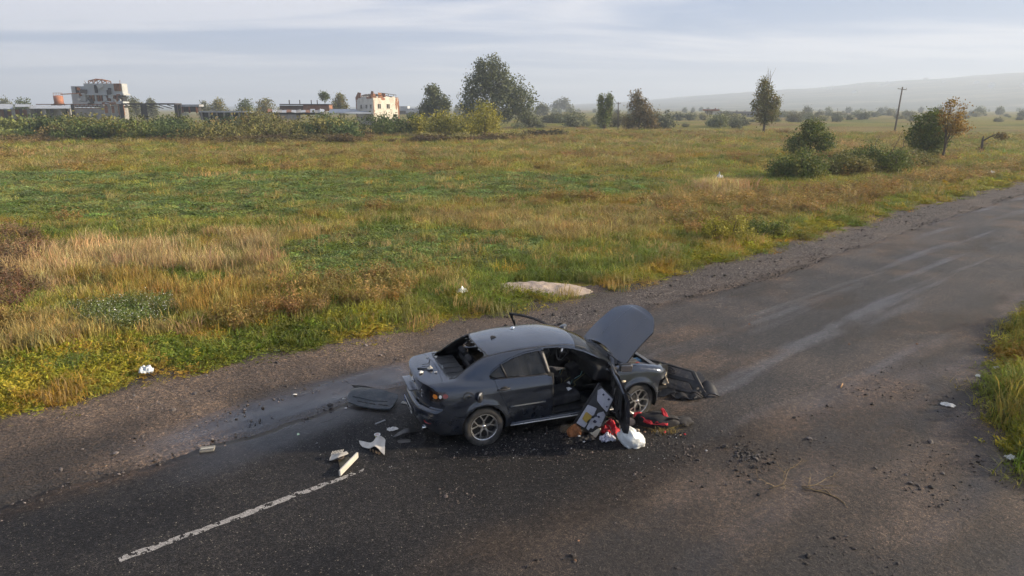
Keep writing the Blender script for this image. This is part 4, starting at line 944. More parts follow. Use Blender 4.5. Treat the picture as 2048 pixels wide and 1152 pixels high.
# front doors: skin with inner box, window frame, mirror
def front_door(sgn, ang):
    hx, hy = 3.19, sgn*.835
    def tf(v):
        a = -sgn*R(ang); c_, s_ = math.cos(a), math.sin(a); x = v[:, 0]-hx; y = v[:, 1]-hy
        return np.stack([hx+x*c_-y*s_, hy+x*s_+y*c_, v[:, 2]], 1)
    low = lambda p: np.minimum(np.minimum(f_fdoor(p, .006), 1.012-p[:, 2]), p[:, 1]*sgn)
    d = panel('front_door', low, PAINT, car, .055, INNER, tf, rim=0)
    fr_ = panel('window_frame', lambda p: np.minimum(np.minimum(np.minimum(f_fdoor(p, .004), p[:, 2]-1.0), -poly_sd(DLO, p[:, 0], p[:, 2])+np.where(p[:, 0] < 2.155-.2*(p[:, 2]-1), 1.0, .010)), p[:, 1]*sgn), BLACK, d, .03, None, tf)
    def T(*p): return tuple(tf(np.array([p], float))[0])
    q = MB()
    for (x_, z_) in ((2.75, .62),):
        q.tube([T(x_, hy-sgn*.07, z_-.12), T(x_+.05, hy-sgn*.085, z_), T(x_-.05, hy-sgn*.08, z_+.2)], .010, 6)
    q.build('door_wiring', STEEL, d, True)
    q = MB(); q.add([T(x_, hy-sgn*(.072+.012*((i+j) % 2)), z_) for i, x_ in enumerate(np.linspace(2.22, 3.10, 9)) for j, z_ in enumerate(np.linspace(.42, .92, 6))], [(6*i+j, 6*i+j+1, 6*i+j+7, 6*i+j+6) for i in range(8) for j in range(5) if (i*7+j*3) % 5]); q.build('inner_liner', INNER, d)
    mr = MB(); mr.box((0, 0, 0), (.11, .21, .135), None, .045); mm = mr.build('door_mirror', PAINT if sgn > 0 else BLACK, d, True, T(2.98, hy+sgn*.13, 1.05), (0, 0, -sgn*R(ang)))
    gm = MB(); gm.box((-.053, 0, 0), (.008, .17, .10), None, .003); gm.build('mirror_glass', pmat('mirror_face', (.5, .52, .55), .05, .95), mm)
    q = MB(); q.tube([T(2.99, hy-sgn*.01, 1.0), T(2.98, hy+sgn*.06, 1.02)], .025, 8); q.build('mirror_arm', BLACK, d)
    hb = MB(); hb.tube([T(2.20+.022*i, hy+sgn*(.045+.018*math.sin(math.pi*i/9)), .87) for i in range(10)], .015, 8); hb.build('door_handle', BLACK, d, True)
    return d
front_door(-1, 73); front_door(1, 41)
# fuel flap hanging open with its filler pocket
sgn = -1
q = MB(); q.lathe([(0, -.035), (.055, -.035), (.078, .002), (.084, .002), (.084, -.01)], 26, 'y'); q.build('filler_pocket', INNER, car, True, (.745, on_side(.745, .81, .002), .81), (0, 0, math.pi))
q = MB(); q.lathe([(0, .03), (.028, .03), (.034, .02), (.034, 0)], 18, 'y'); q.box((0, .036, 0), (.05, .014, .014)); q.build('fuel_cap', BLACK, car, True, (.745, on_side(.745, .81, -.03), .81), (0, 0, math.pi))
q = MB(); q.lathe([(0, .012), (.070, .012), (.082, .004), (.082, 0), (0, 0)], 26, 'y'); ff_ = q.build('fuel_flap', PAINT, car, True, (.915, on_side(.915, .82, .05), .81), (0, 0, R(42)))
q = MB(); q.lathe([(.045, -.002), (.045, -.012), (.035, -.016), (0, -.014)], 16, 'y'); q.build('cap_holder', BLACK, ff_, True)
# rear fittings: number plate, reflector, emblem, tow eye, exhaust, roof fin, side repeater, sill moulding
PLW = pmat('plate_white', (.62, .62, .60), .4, var=.05, grime=(.25, .23, .2)); PLB = pmat('plate_blue', (.02, .09, .36), .4)
pl_ = MB(); pl_.box((0, 0, 0), (.008, .52, .112), None, .003); plo = pl_.build('number_plate', PLW, bump, False, (-.014, .02, .455), (0, R(-6), 0))
q = MB(); q.box((-.006, .238, 0), (.004, .042, .108)); q.build('blue_band', PLB, plo)
for i, wd in enumerate((.036, .03, .042, .036, .036, .036, .042, .03)):
    q = MB(); y0 = .18-.056*i
    q.box((-.006, y0+wd/2, 0), (.003, .009, .068)); q.box((-.006, y0-wd/2+.004, .012*(1 if i % 2 else -1)), (.003, .009, .044)); q.box((-.006, y0, .030 if i % 3 else -.030), (.003, wd, .009)); q.build('plate_mark', BLACK, plo)
q = MB(); q.lathe([(0, .006), (.8, .004), (1, 0)], 20, 'x'); q.build('rear_reflector', pmat('red_reflector', (.38, .012, .02), .25, coat=.5), bump, True, (.145, -.665, .43), (0, 0, R(35)), (1, .075, .028))
q = MB(); q.tube([(0, .065*math.cos(a), .052*math.sin(a)) for a in np.linspace(0, 2*math.pi, 29)], .0085, 6, False)
q.tube([(-.002, -.058, .012), (-.003, -.028, .018), (-.004, 0, -.016), (-.003, .028, .018), (-.002, .058, .012)], .0075, 6); q.build('boot_emblem', CHROME, trunk, True, (.070, 0, .865))
q = MB(); q.tube([(0, .03*math.cos(a), .03*math.sin(a)+.02) for a in np.linspace(-2.0, 2.2, 14)], .006, 6); q.tube([(0, .03*math.cos(a), .03*math.sin(a)-.03) for a in np.linspace(-2.2, 2.0, 14)], .006, 6); q.build('boot_badge', CHROME, trunk, True, (.118, -.45, .82))
q = MB(); q.tube([(.09, -.50, .27), (.24, -.50, .27)], .034, 14, False); q.tube([(.10, -.50, .27), (.24, -.50, .27)], .029, 14, False); q.build('exhaust_tip', CHROME, car, True)
q = MB(); q.add([(1.36, -.012, 1.395), (1.36, .012, 1.395), (1.46, .015, 1.415), (1.46, -.015, 1.415), (1.365, 0, 1.445), (1.39, 0, 1.448)], [(0, 1, 4), (1, 2, 5, 4), (3, 0, 4, 5), (2, 3, 5)]); q.build('roof_aerial', BLACK, car)
q = MB(); q.lathe([(0, .012), (.8, .008), (1, 0)], 18, 'y'); q.build('side_repeater', pmat('pale_amber_lens', (.62, .52, .36), .3, coat=.4), car, True, (3.34, on_side(3.34, .72, .0), .72), (0, 0, math.pi), (.042, 1, .022))
for sgn2 in (1, -1):
    q = MB(); q.tube([(x_, sgn2*(.845), .275) for x_ in np.linspace(1.42, 3.16, 10)], .03, 8); q.build('sill', PAINT, car, True)
    q = MB(); q.tube([(x_, sgn2*(.872), .262) for x_ in np.linspace(1.40, 3.18, 10)], .010, 6); q.build('sill_edge', ALLOY if sgn2 < 0 else BLACK, car, True)
    q = MB(); q.box((2.09, sgn2*.78, .64), (.11, .06, .72), (0, 0, 0), .02); q.build('centre_pillar', INNER, car)
    q = MB(); q.box((3.22, sgn2*.76, .62), (.08, .10, .66), None, .02); q.build('front_pillar', INNER, car)
sgn = -1
# dust and rubble lying on the deck and roof of the car stay separate things (below)

for sg in (1, -1):
    pts = []
    for x_ in np.linspace(1.00, 2.80, 24):
        y_ = .555 + .02*math.sin((x_-1.0)/1.8*math.pi) ; lo, hi = 1.0, 1.5
        for _ in range(26):
            md_ = (lo+hi)/2
            if car_f(np.array([x_]), np.array([y_]), np.array([md_]))[0] < 0: lo = md_
            else: hi = md_
        pts.append((x_, sg*y_, lo-.001))
    q = MB(); q.tube(pts, .007, 6); q.build('roof_moulding', BLACK, car, True)
# ================================================================== things lying about
CW = Matrix.Translation((CAR_O[0], CAR_O[1], 0.022)) @ Matrix.Rotation(CAR_ROT, 4, 'Z') @ Matrix.Scale(CAR_S, 4)
def gz(x, y):
    s, t = to_st(np.array([x]), np.array([y])); e = min((asphalt_left(s)-t)[0], (t-asphalt_right(s))[0])
    return float(road_z(s, t)[0]) if e > 0 else float(field_z(np.array([x]), np.array([y]))[0]) if (t > grass_edge(s))[0] or (t < right_edge(s))[0] else 0.0
def crumple(rs, sx, sy, h, n=9, tear=.25):
    """a crumpled sheet of paper, foil or cloth"""
    V = []; F = []
    o1, o2 = rs.rand()*50, rs.rand()*50
    for i in range(n+1):
        for j in range(n+1):
            u, v = i/n*2-1, j/n*2-1; k = 1-tear*float(vnoise(np.array([u*2+o1]), np.array([v*2+o2]), 3)[0])*max(abs(u), abs(v))
            q = max(abs(u), abs(v))/max(1e-6, math.hypot(u, v)) if (u or v) else 1; q = 0.5+0.5*q
            z = abs(float(vnoise(np.array([u*2.3+o2]), np.array([v*2.3+o1]), 8)[0])-.5)*2*h*(1.15-max(abs(u), abs(v))**2) + .35*h*rs.rand()
            V.append((u*sx/2*k*q, v*sy/2*k*q, z+.004))
    for i in range(n):
        for j in range(n): a = i*(n+1)+j; F.append((a, a+n+1, a+n+2, a+1))
    return V, F
def sheet(name, label, cat, seed, x, y, sx, sy, h, mat, rz=0.0, group=None, z=None, smooth=False, n=9):
    rs = np.random.RandomState(seed); q = MB(); q.add(*crumple(rs, sx, sy, h, n))
    o = q.build(name, mat, None, smooth, (x, y, gz(x, y) if z is None else z), (0, 0, rz)); md = o.modifiers.new('t', 'SOLIDIFY'); md.thickness = .003
    return tag(o, label, cat, group)
WPAP = pmat('soiled_white_paper', (.62, .60, .56), .75, var=.12, grime=(.3, .26, .22), gscale=8, gamt=.6)
WBAG = pmat('thin_white_polythene', (.60, .63, .63), .35, var=.08, scale=9, bump=1.0, bscale=14, grime=(.45, .44, .42), gscale=6, gamt=.5)
RED = pmat('red_cloth', (.42, .018, .03), .8, var=.3, bump=.4, bscale=120); BLKC = pmat('black_cloth', (.016, .015, .017), .9, var=.4, bump=.4, bscale=120, grime=(.05, .045, .04), gamt=.3)
TRIM = pmat('off_white_trim_plastic', (.50, .47, .42), .55, var=.06, grime=(.33, .29, .24), gscale=5, gamt=.4)
def plate(name, poly, zf, thick, mat, parent=None, sub=10, loc=(0, 0, 0), smooth=True):
    """a flat moulded plate: polygon outline filled with a fine grid, height from zf(x, y)"""
    P = np.array(poly); lo = P.min(0); hi = P.max(0); n = sub
    us = np.linspace(lo[0]-.01, hi[0]+.01, n*3); vs = np.linspace(lo[1]-.01, hi[1]+.01, n*3); X, Y, F = grid(us, vs)
    V = np.stack([X, Y, X*0], 1); T = np.concatenate([F[:, [0, 1, 2]], F[:, [0, 2, 3]]]); V, T = clip(V, T, poly_sd(P, X, Y))
    V[:, 2] = zf(V[:, 0], V[:, 1]); me = mesh(name, V-np.array(loc), T, smooth); o = obj(name, me, mat, parent)
    md = o.modifiers.new('t', 'SOLIDIFY'); md.thickness = thick; md.offset = 1; es = o.modifiers.new('e', 'EDGE_SPLIT'); es.split_angle = R(45); return o
# --- torn-off front bumper
fbm_root = empty('torn_bumper', (2.85, 11.4, 0.02)); tag(fbm_root, 'torn-off black front bumper with mesh grille lying in front of the car', 'bumper')
BP = [np.array(p)-np.array((2.85, 11.4, .02)) for p in ((2.20, 12.02, .46), (3.24, 11.30, .42), (2.46, 11.50, .02), (3.44, 11.02, .03))]
def bpat(u, v, off=0.0):
    a = BP[0]*(1-u)*(1-v)+BP[1]*u*(1-v)+BP[2]*(1-u)*v+BP[3]*u*v
    e1 = BP[1]-BP[0]; e2 = BP[2]-BP[0]; n = np.cross(e2, e1); n /= np.linalg.norm(n)
    return a + n*(off + .10*math.sin(math.pi*u) + .05*math.sin(math.pi*v))
nu, nv = 40, 22
def bsolid(u, v):
    up = (.24 < u < .93) and (.10 < v < .43+.03*math.sin(u*6)); lo = (.36 < u < .80) and (.60 < v < .90); return not (up or lo)
q = MB(); q.v = [tuple(bpat(i/nu, j/nv)) for i in range(nu+1) for j in range(nv+1)]
q.f = [(i*(nv+1)+j, (i+1)*(nv+1)+j, (i+1)*(nv+1)+j+1, i*(nv+1)+j+1) for i in range(nu) for j in range(nv) if bsolid((i+.5)/nu, (j+.5)/nv) and not (i > 33 and j > 14 and (i+j) % 3 == 0)]
o = q.build('bumper_cover', BLACK, fbm_root, True); md = o.modifiers.new('t', 'SOLIDIFY'); md.thickness = .022
for (u0, u1, v0, v1, na_, nb_) in ((.24, .93, .10, .45, 20, 8), (.36, .80, .60, .90, 13, 7)):
    q = MB()
    for i in range(na_+nb_):   # crossing diagonal bars of the mesh
        for sg in (1, -1):
            pts = []
            for j in range(9):
                f_ = j/8; uu = (i-nb_/2+sg*(f_-.5)*nb_)/(na_)
                if 0 <= uu <= 1: pts.append(tuple(bpat(u0+uu*(u1-u0), v0+f_*(v1-v0), -.005)))
            if len(pts) > 1: q.tube(pts, .0055, 4, False)
    o = q.build('grille_mesh', pmat('grey_mesh_plastic', (.05, .05, .052), .5, var=.3, grime=(.16, .14, .12), gscale=9, gamt=.6), fbm_root); o['kind'] = 'stuff'
q = MB(); cc = bpat(.62, .27, .03); q.tube([tuple(bpat(.62+.055*math.cos(a), .27+.105*math.sin(a), .03)) for a in np.linspace(0, 2*math.pi, 25)], .011, 6, False)
q.tube([tuple(bpat(u, v, .03)) for (u, v) in ((.572, .22), (.60, .24), (.62, .31), (.64, .24), (.668, .22))], .010, 6); q.build('bumper_emblem', BLACK, fbm_root, True)
rs = np.random.RandomState(15)
for k, (poly_, zf_) in enumerate((([(.30, -.30), (.42, -.10), (.62, -.06), (.74, -.18), (.80, -.34), (.66, -.40), (.55, -.34), (.44, -.42)], lambda x, y: .05+.12*sstep(-.4, -.05, y)+.03*np.sin(x*22)), ([(-.10, -.42), (.05, -.30), (.30, -.34), (.46, -.44), (.30, -.52), (.06, -.50)], lambda x, y: .03+.05*np.sin(x*14)**2), ([(.26, -.18), (.34, .04), (.52, .10), (.58, -.08), (.46, -.22)], lambda x, y: .20+.10*sstep(-.2, .1, y)), ([(-.34, -.24), (-.16, -.12), (.02, -.22), (.0, -.36), (-.2, -.38)], lambda x, y: .04+.06*np.cos(x*9)))):
    plate('torn_flap', poly_, zf_, .018, BLACK, fbm_root, 7)
q = MB(); q.tube([(-.5, .45, .40), (-.3, .2, .30), (-.1, -.05, .20), (.2, -.2, .10)], [.02, .03, .03, .02], 8); q.build('bumper_stay', BLACK, fbm_root, True)
# --- panels and trims on the road left of the car
SH = [(-2.829, 10.824), (-2.816, 11.1), (-2.76, 11.165), (-2.651, 11.185), (-2.3, 11.06), (-1.964, 10.902), (-1.955, 10.82), (-1.979, 10.70), (-2.013, 10.50), (-2.06, 10.464), (-2.279, 10.482), (-2.574, 10.594), (-2.782, 10.727)]
L0 = (-2.40, 10.8, 0.0)
psh = empty('parcel_shelf', L0); tag(psh, 'dark grey parcel shelf panel lying on the road behind the car', 'panel')
SHM = pmat('slate_felt_board', (.050, .058, .066), .75, var=.2, bump=.4, bscale=200, grime=(.10, .095, .09), gscale=6, gamt=.5)
def shz(x, y): return .035+.10*sstep(10.45, 11.1, y)*(1-.3*sstep(-2.3, -1.9, x)) + .03*np.sin((x+2.8)*2.4)
plate('board', [(x, y) for x, y in SH], shz, .022, SHM, psh, 12, L0)
plate('raised_ledge', [(-2.74, 10.86), (-2.70, 11.04), (-2.10, 10.80), (-2.10, 10.68), (-2.35, 10.70)], lambda x, y: shz(x, y)+.016, .016, SHM, psh, 8, L0)
for (a, b_) in (((-2.62, 10.72), (-2.44, 10.65)), ((-2.40, 10.635), (-2.30, 10.61)), ((-2.24, 10.60), (-2.08, 10.57))):
    q = MB(); q.tube([(a[0]-L0[0], a[1]-L0[1], float(shz(np.array(a[0]), np.array(a[1])))+.024), (b_[0]-L0[0], b_[1]-L0[1], float(shz(np.array(b_[0]), np.array(b_[1])))+.024)], .012, 6); q.build('slot', BLACK, psh)
q = MB(); q.box((-2.06-L0[0], 10.95-L0[1], .13), (.16, .07, .03), (0, .1, -.3), .008); q.build('speaker_hole', BLACK, psh)
wb = empty('wiper_blade', (-2.62, 11.26, .10)); tag(wb, 'black wiper arm lying across the back of the loose parcel shelf', 'wiper')
q = MB(); q.tube([(-.24, .09, .03), (0, 0, .05), (.22, -.07, .03)], [.010, .016, .012], 6); q.build('arm', BLACK, wb, True)
q = MB(); q.box((-.02, -.03, .03), (.40, .018, .03), (0, 0, -.34), .004); q.build('blade', BLACK, wb)
q = MB(); q.tube([(-.1, .03, -.09), (-.1, .03, .04)], .012, 6); q.build('pivot', STEEL, wb)
TA = [(-2.311, 9.38), (-2.2, 9.352), (-2.077, 9.329), (-2.06, 9.40), (-2.02, 9.43), (-1.939, 9.401), (-1.905, 9.35), (-1.885, 9.2), (-1.83, 8.875), (-1.944, 9.043), (-2.0, 9.08), (-2.047, 9.1), (-2.132, 9.172), (-2.223, 9.201), (-2.28, 9.29)]
LA = (-2.0, 9.2, 0.02); ta = empty('pillar_trim', LA); tag(ta, 'off-white curved pillar trim piece behind the rear wheel, lying smooth side up', 'trim piece')
plate('moulding', TA, lambda x, y: .04+.07*np.exp(-((x+2.02)/.07)**2)+.05*sstep(-2.1, -1.85, x)+.02*sstep(-2.1, -2.3, x), .008, TRIM, ta, 12, LA)
q = MB()
for i in range(4): q.box((-.09+.05*i, -.075-.035*i, .03), (.012, .03, .035), (0, 0, .5*i))
o = q.build('clip_row', pmat('brown_clip_plastic', (.22, .15, .09), .6), ta); o['kind'] = 'stuff'
LB = (-2.43, 8.75, 0.02); tb_ = empty('pillar_trim', LB); tag(tb_, 'off-white triangular trim piece with brown inside showing, at the end of the road line', 'trim piece')
TB1 = [(-2.608, 8.793), (-2.62, 8.87), (-2.616, 8.958), (-2.425, 8.944), (-2.404, 8.972), (-2.36, 8.91), (-2.42, 8.85), (-2.492, 8.793)]
plate('upper_flap', TB1, lambda x, y: .05+.05*sstep(-2.62, -2.45, x), .010, TRIM, tb_, 10, LB)
for i in range(8):
    q = MB(); q.box((-.165+.022*i, .155, .095+.004*i), (.008, .10, .010), (0, .25, 0)); q.build('vent_slat', pmat('shaded_white_plastic', (.42, .40, .36), .6), tb_)
BRN = pmat('brown_moulding_back', (.115, .088, .045), .6, var=.3, scale=9, grime=(.04, .03, .02), gscale=7)
plate('inner_face', [(-2.485, 8.80), (-2.42, 8.85), (-2.36, 8.90), (-2.333, 8.86), (-2.25, 8.885), (-2.355, 8.45), (-2.43, 8.66)], lambda x, y: .028+.03*sstep(8.4, 8.9, y), .008, BRN, tb_, 10, LB)
q = MB(); q.box((0, 0, 0), (.03, .53, .085), None, .008); q.build('edge_strip', TRIM, tb_, False, (.135, -.10, .065), (0, 0, R(-14.5)))
q = MB(); q.lathe([(0, 0), (.05, 0), (.055, .012), (.03, .014)], 14, 'z'); q.build('screw_boss', pmat('dark_brown_plastic', (.05, .035, .025), .6), tb_, True, (-.02, .06, .068))
cup = empty('plastic_cup', (-2.06, 9.52, .022)); tag(cup, 'small plastic cup with a white rim standing on the asphalt near the rear bumper', 'cup')
q = MB(); q.lathe([(0, 0), (.028, 0), (.042, .075), (.040, .075), (.027, .004), (0, .004)], 20, 'z'); q.build('cup_wall', pmat('yellowed_plastic', (.50, .44, .22), .4), cup, True)
q = MB(); q.lathe([(.038, .072), (.048, .074), (.048, .080), (.036, .080)], 20, 'z', closed=True); q.build('rim', WHT, cup, True); q = MB(); q.lathe([(0, .07), (.04, .07)], 20, 'z'); q.build('contents', pmat('pale_cream', (.55, .42, .38), .6), cup)
plate_o = plate('moulding_strip', [(-1.833, 9.502), (-1.756, 9.612), (-1.54, 9.756), (-1.45, 9.70), (-1.543, 9.565), (-1.721, 9.487)], lambda x, y: .05+.06*np.sin((x+1.85)*7)**2, .01, BLACK, None, 9); tag(plate_o, 'black curved strip of broken plastic moulding beside the rear wheel', 'moulding')
q = MB(); q.box((0, 0, 0), (.20, .035, .014), None, .004); tag(q.build('metal_strip', pmat('grey_alloy_strip', (.20, .205, .21), .4, .5), None, False, (-2.12, 10.07, .035), (0, 0, R(48))), 'narrow grey metal strip between parcel shelf and cup', 'strip')
sheet('paper_scrap', 'white scrap of paper left of the rear bumper', 'paper', 3, -1.88, 9.81, .19, .14, .035, WPAP, .4)
sheet('rag', 'flat grey rag by the black moulding strip near the rear wheel', 'rag', 4, -1.64, 9.42, .22, .13, .012, pmat('grey_rag', (.09, .085, .08), .9), .2)
sheet('lens_fragment', 'clear broken lens fragment at the right end of the parcel shelf', 'fragment', 5, -1.80, 10.80, .24, .11, .04, pmat('cloudy_lens', (.30, .29, .25), .3), -.2)
bx = empty('flat_carton', (-4.52, 9.18, .012), (0, 0, .25)); tag(bx, 'small flat carton lying on the left lane', 'carton')
q = MB(); q.box((0, 0, .02), (.20, .14, .03), None, .004); q.build('carton_body', pmat('grey_card', (.20, .19, .165), .8), bx); q = MB(); q.box((0, .0, .037), (.17, .018, .004)); q.build('printed_stripe', pmat('pale_print', (.45, .44, .38), .7), bx); q = MB(); q.box((-.0, -.05, .0365), (.19, .02, .003)); q.build('printed_band', BLACK, bx)
for k, (x_, y_, s_, lb) in enumerate(((-3.85, 11.22, .085, 'small white scrap on the dirt shoulder above the left lane'), (-2.95, 11.05, .08, 'small white scrap just left of the parcel shelf'), (-3.31, 9.64, .07, 'tiny pale green scrap on the wet left lane'), (-2.80, 10.60, .05, 'tiny white scrap at the near left corner of the parcel shelf'))):
    sheet('litter_scrap', lb, 'litter', 30+k, x_, y_, s_, s_*.6, .02, WPAP if k != 2 else pmat('pale_green_paper', (.42, .55, .38), .7), k, 'small litter scraps on the road', n=4)
sheet('plastic_wrapper', 'crumpled white plastic wrapper on the grass at the left verge', 'wrapper', 6, -6.90, 12.05, .30, .26, .14, WBAG, .3, z=.10)
sheet('plastic_wrapper', 'crumpled white plastic wrapper in the verge grass left of the sand heap', 'wrapper', 7, -1.33, 17.55, .36, .26, .16, WBAG, .9, z=.16)
sheet('plastic_wrapper', 'white plastic sheet caught in the dry grass in the right of the field', 'wrapper', 8, 14.33, 47.6, .60, .45, .40, WBAG, .5, z=.15)
sheet('plastic_wrapper', 'pale wrapper on the verge below the orange tree', 'wrapper', 9, 35.7, 51.3, 1.0, .5, .16, WPAP, .6, z=.22)
sheet('paper_sheet', 'white torn sheet of paper at the right edge of the road', 'paper', 10, 7.41, 10.72, .26, .16, .05, WPAP, -.7)
sheet('paper_sheet', 'small white paper in the right verge grass near the frame edge', 'paper', 11, 7.16, 8.85, .16, .14, .08, WPAP, .2, z=.05)
sheet('paper_sheet', 'white paper scrap at the foot of the tall right verge grass', 'paper', 12, 8.80, 12.03, .16, .10, .04, WPAP, .9)
sheet('paper_sheet', 'narrow white paper strip high in the right verge grass', 'paper', 13, 9.35, 12.35, .22, .07, .04, WPAP, .2, z=.06)
# --- belongings spilled out by the open front door
def blob(rs, sx, sy, sz, rid=.18, seed=1, n=3):
    bm = bmesh.new(); bmesh.ops.create_icosphere(bm, subdivisions=n, radius=1.0); P = np.array([v.co[:] for v in bm.verts]); bm.verts.index_update(); F = [tuple(v.index for v in f.verts) for f in bm.faces]; bm.free()
    ang = np.arctan2(P[:, 1], P[:, 0]); r = 1+rid*(np.abs(np.sin(ang*3.3+P[:, 2]*2.2+seed))-.5) + rid*1.2*(fbm(P[:, 0]*2.1+seed, P[:, 1]*2.1+P[:, 2]*2.7, 1.0, seed, 3)-.5)
    P = P*r[:, None]; P[:, 2] = np.maximum(P[:, 2], -.62)+.62; P[:, 2] /= 1.5
    return P*np.array((sx, sy, sz)), F
rs = np.random.RandomState(2)
bag = empty('plastic_bag', (1.84, 9.32, .024), (0, 0, .2)); tag(bag, 'full white plastic carrier bag on the ground below the open front door', 'bag')
V_, F_ = blob(rs, .205, .15, .31, .05, 5, 4); V_ += (.075*(np.abs(fbm(V_[:, 0]*9+V_[:, 2]*4, V_[:, 1]*9-V_[:, 2]*11, 1.0, 55, 3)-.5)*2-.25))[:, None]*V_/np.maximum(np.linalg.norm(V_, axis=1, keepdims=True), .05); V_[:, 2] = np.maximum(V_[:, 2], 0); V_[:, 0] *= 1-.45*sstep(.12, .32, V_[:, 2]); V_[:, 0] += -.12*V_[:, 2]/.3; q = MB(); q.add(V_, F_); q.build('bag_body', WBAG, bag, True)
q = MB(); q.add(*crumple(rs, .10, .20, .06, 6)); o = q.build('bag_handle', WBAG, bag, False, (-.20, .0, .10), (0, 1.1, .2)); md = o.modifiers.new('t', 'SOLIDIFY'); md.thickness = .003
q = MB(); q.add(*crumple(rs, .05, .035, .01, 4)); q.build('dark_hole', BLACK, bag, False, (.02, -.045, .245), (.5, 0, 0))
SPK = pmat('speckled_white_cloth', (.55, .54, .60), .9, var=.35, scale=60, grime=(.06, .06, .12), gscale=42, gamt=.9, bump=.4)
sheet('patterned_cloth', 'crumpled white cloth with dark pattern left of the plastic bag', 'cloth', 14, 1.45, 9.46, .27, .20, .10, SPK, .2, smooth=True, n=14)
sheet('red_garment', 'bright red garment on the ground under the open front door', 'garment', 16, 1.52, 9.66, .34, .26, .22, RED, -.5, smooth=True, n=14)
bpk = empty('backpack', (2.32, 9.98, .024), (0, 0, -.15)); tag(bpk, 'black and red bag lying flat beside the front wheel', 'bag')
V_, F_ = blob(rs, .34, .17, .20, .22, 9, 3); q = MB(); q.add(V_, F_); q.build('bag_body', BLKC, bpk, True)
for k, (x_, y_, z_, sx_, sy_, rz_) in enumerate(((-.20, -.10, .12, .34, .10, -.9), (.10, -.02, .20, .09, .26, .5), (.02, -.16, .10, .30, .07, -.1), (-.30, .08, .10, .18, .14, .3))):
    q = MB(); q.add(*crumple(rs, sx_, sy_, .05, 8)); o = q.build('red_panel', RED, bpk, True, (x_, y_, z_), (.55, 0, rz_)); md = o.modifiers.new('t', 'SOLIDIFY'); md.thickness = .012
q = MB(); q.tube([(.1, -.1, .16), (.22, -.12, .20), (.32, -.02, .14), (.42, .02, .05)], .012, 6); q.build('strap', BLKC, bpk, True)
V_, F_ = blob(rs, .20, .11, .13, .3, 3, 3); q = MB(); q.add(V_, F_); tag(q.build('black_garment', BLKC, None, True, (2.68, 9.98, .024), (0, 0, .3)), 'bundle of black clothing at the right end of the spilled pile', 'garment')
V_, F_ = blob(rs, .08, .05, .07, .2, 4, 3); q = MB(); q.add(V_, F_); tag(q.build('shoe_sole', pmat('yellow_black_rubber', (.10, .08, .02), .7, var=.5, scale=15, grime=(.3, .22, .03), gscale=12), None, True, (2.52, 9.90, .03), (.4, 0, 1.1)), 'small scuffed object with yellow edge on the black clothing', 'object')
V_, F_ = blob(rs, .09, .07, .11, .08, 6, 3); q = MB(); q.add(V_, F_); tag(q.build('padded_pouch', pmat('beige_cloth', (.26, .20, .16), .85, var=.15), None, True, (1.88, 10.0, .024)), 'rounded beige pouch beside the foot of the open door', 'pouch')
V_, F_ = blob(rs, .04, .035, .045, .2, 7, 2); q = MB(); q.add(V_, F_); tag(q.build('stone', pmat('tan_stone', (.30, .24, .18), .9), None, False, (1.96, 9.76, .024)), 'single tan stone between the white bag and the red bag', 'stone')
V_, F_ = blob(rs, .11, .08, .17, .35, 8, 2); q = MB(); q.add(V_, F_); tag(q.build('foam_lump', pmat('rusty_orange_foam', (.26, .10, .035), .95, var=.4, scale=25), None, False, (.97, 9.62, .024)), 'rusty orange lump of foam at the near corner of the door card', 'foam')
sheet('black_rag', 'black torn rag on the asphalt below the door card', 'rag', 17, 1.12, 9.47, .34, .20, .08, BLKC, .3, n=10)
for k, (x_, y_) in enumerate(((1.02, 9.45), (1.08, 9.30), (1.30, 9.60))): sheet('paper_fleck', ('tiny white paper fleck at the left end of the black rag', 'tiny white paper fleck nearest the camera below the black rag', 'tiny white paper fleck between the black rag and the red garment')[k], 'paper', 50+k, x_, y_, .045, .035, .015, WPAP, k, 'white flecks on the black rag', z=.10-.02*k, n=3)
# dry grass tuft by the spilled bag
rs = np.random.RandomState(33); V_, F_ = blades(rs, 90, .10, .14, .006, 1.6, .6); q = MB(); q.add(V_, F_)
tag(q.build('dry_grass_tuft', pmat('dry_grass', (.20, .145, .045), .9, var=.3), None, False, (2.36, 9.70, .03), (0, 0, 0), (1.4, .7, 1)), 'small tuft of dry yellow grass in front of the spilled black bag', 'grass tuft')
# --- the inner door card leaning on the open door, its padded back to the camera
dc = empty('door_card', (1.15, 9.92, .024)); tag(dc, 'torn-off door card leaning on the open front door, grey padding and yellow foam outwards', 'door panel')
d0 = np.array((-.185, -.26, .20)); d1 = np.array((.138, -.33, -.008)); u0 = np.array((.19, -.13, .785)); u1 = np.array((.425, -.37, .63))
def dpt(u, v, off=0.0):
    a = d0*(1-u)*(1-v)+d1*u*(1-v)+u0*(1-u)*v+u1*u*v; n = np.cross(d1-d0, u0-d0); n /= np.linalg.norm(n)
    if n[1] > 0: n = -n
    return a+n*(off+.015*math.sin(math.pi*u))
def dpanel(name, poly, off, thick, mat, sub=7):
    P = np.array(poly); X, Y, F = grid(np.linspace(-.02, 1.04, sub*4), np.linspace(-.02, 1.04, sub*4)); T = np.concatenate([F[:, [0, 1, 2]], F[:, [0, 2, 3]]])
    V, T = clip(np.stack([X, Y, X*0], 1), T, poly_sd(P, X, Y)); W_ = np.array([dpt(a, b, off) for a, b, _ in V]); o = obj(name, mesh(name, W_, T, False), mat, dc)
    md = o.modifiers.new('t', 'SOLIDIFY'); md.thickness = thick; md.offset = 0; return o
PAD = pmat('grey_insulation_felt', (.42, .42, .46), .95, var=.1, bump=.5, bscale=60, grime=(.20, .19, .19), gscale=6)
dpanel('backing_board', [(0, 0), (1, 0), (1, .55), (.92, 1), (0, 1)], 0, .012, BLACK)
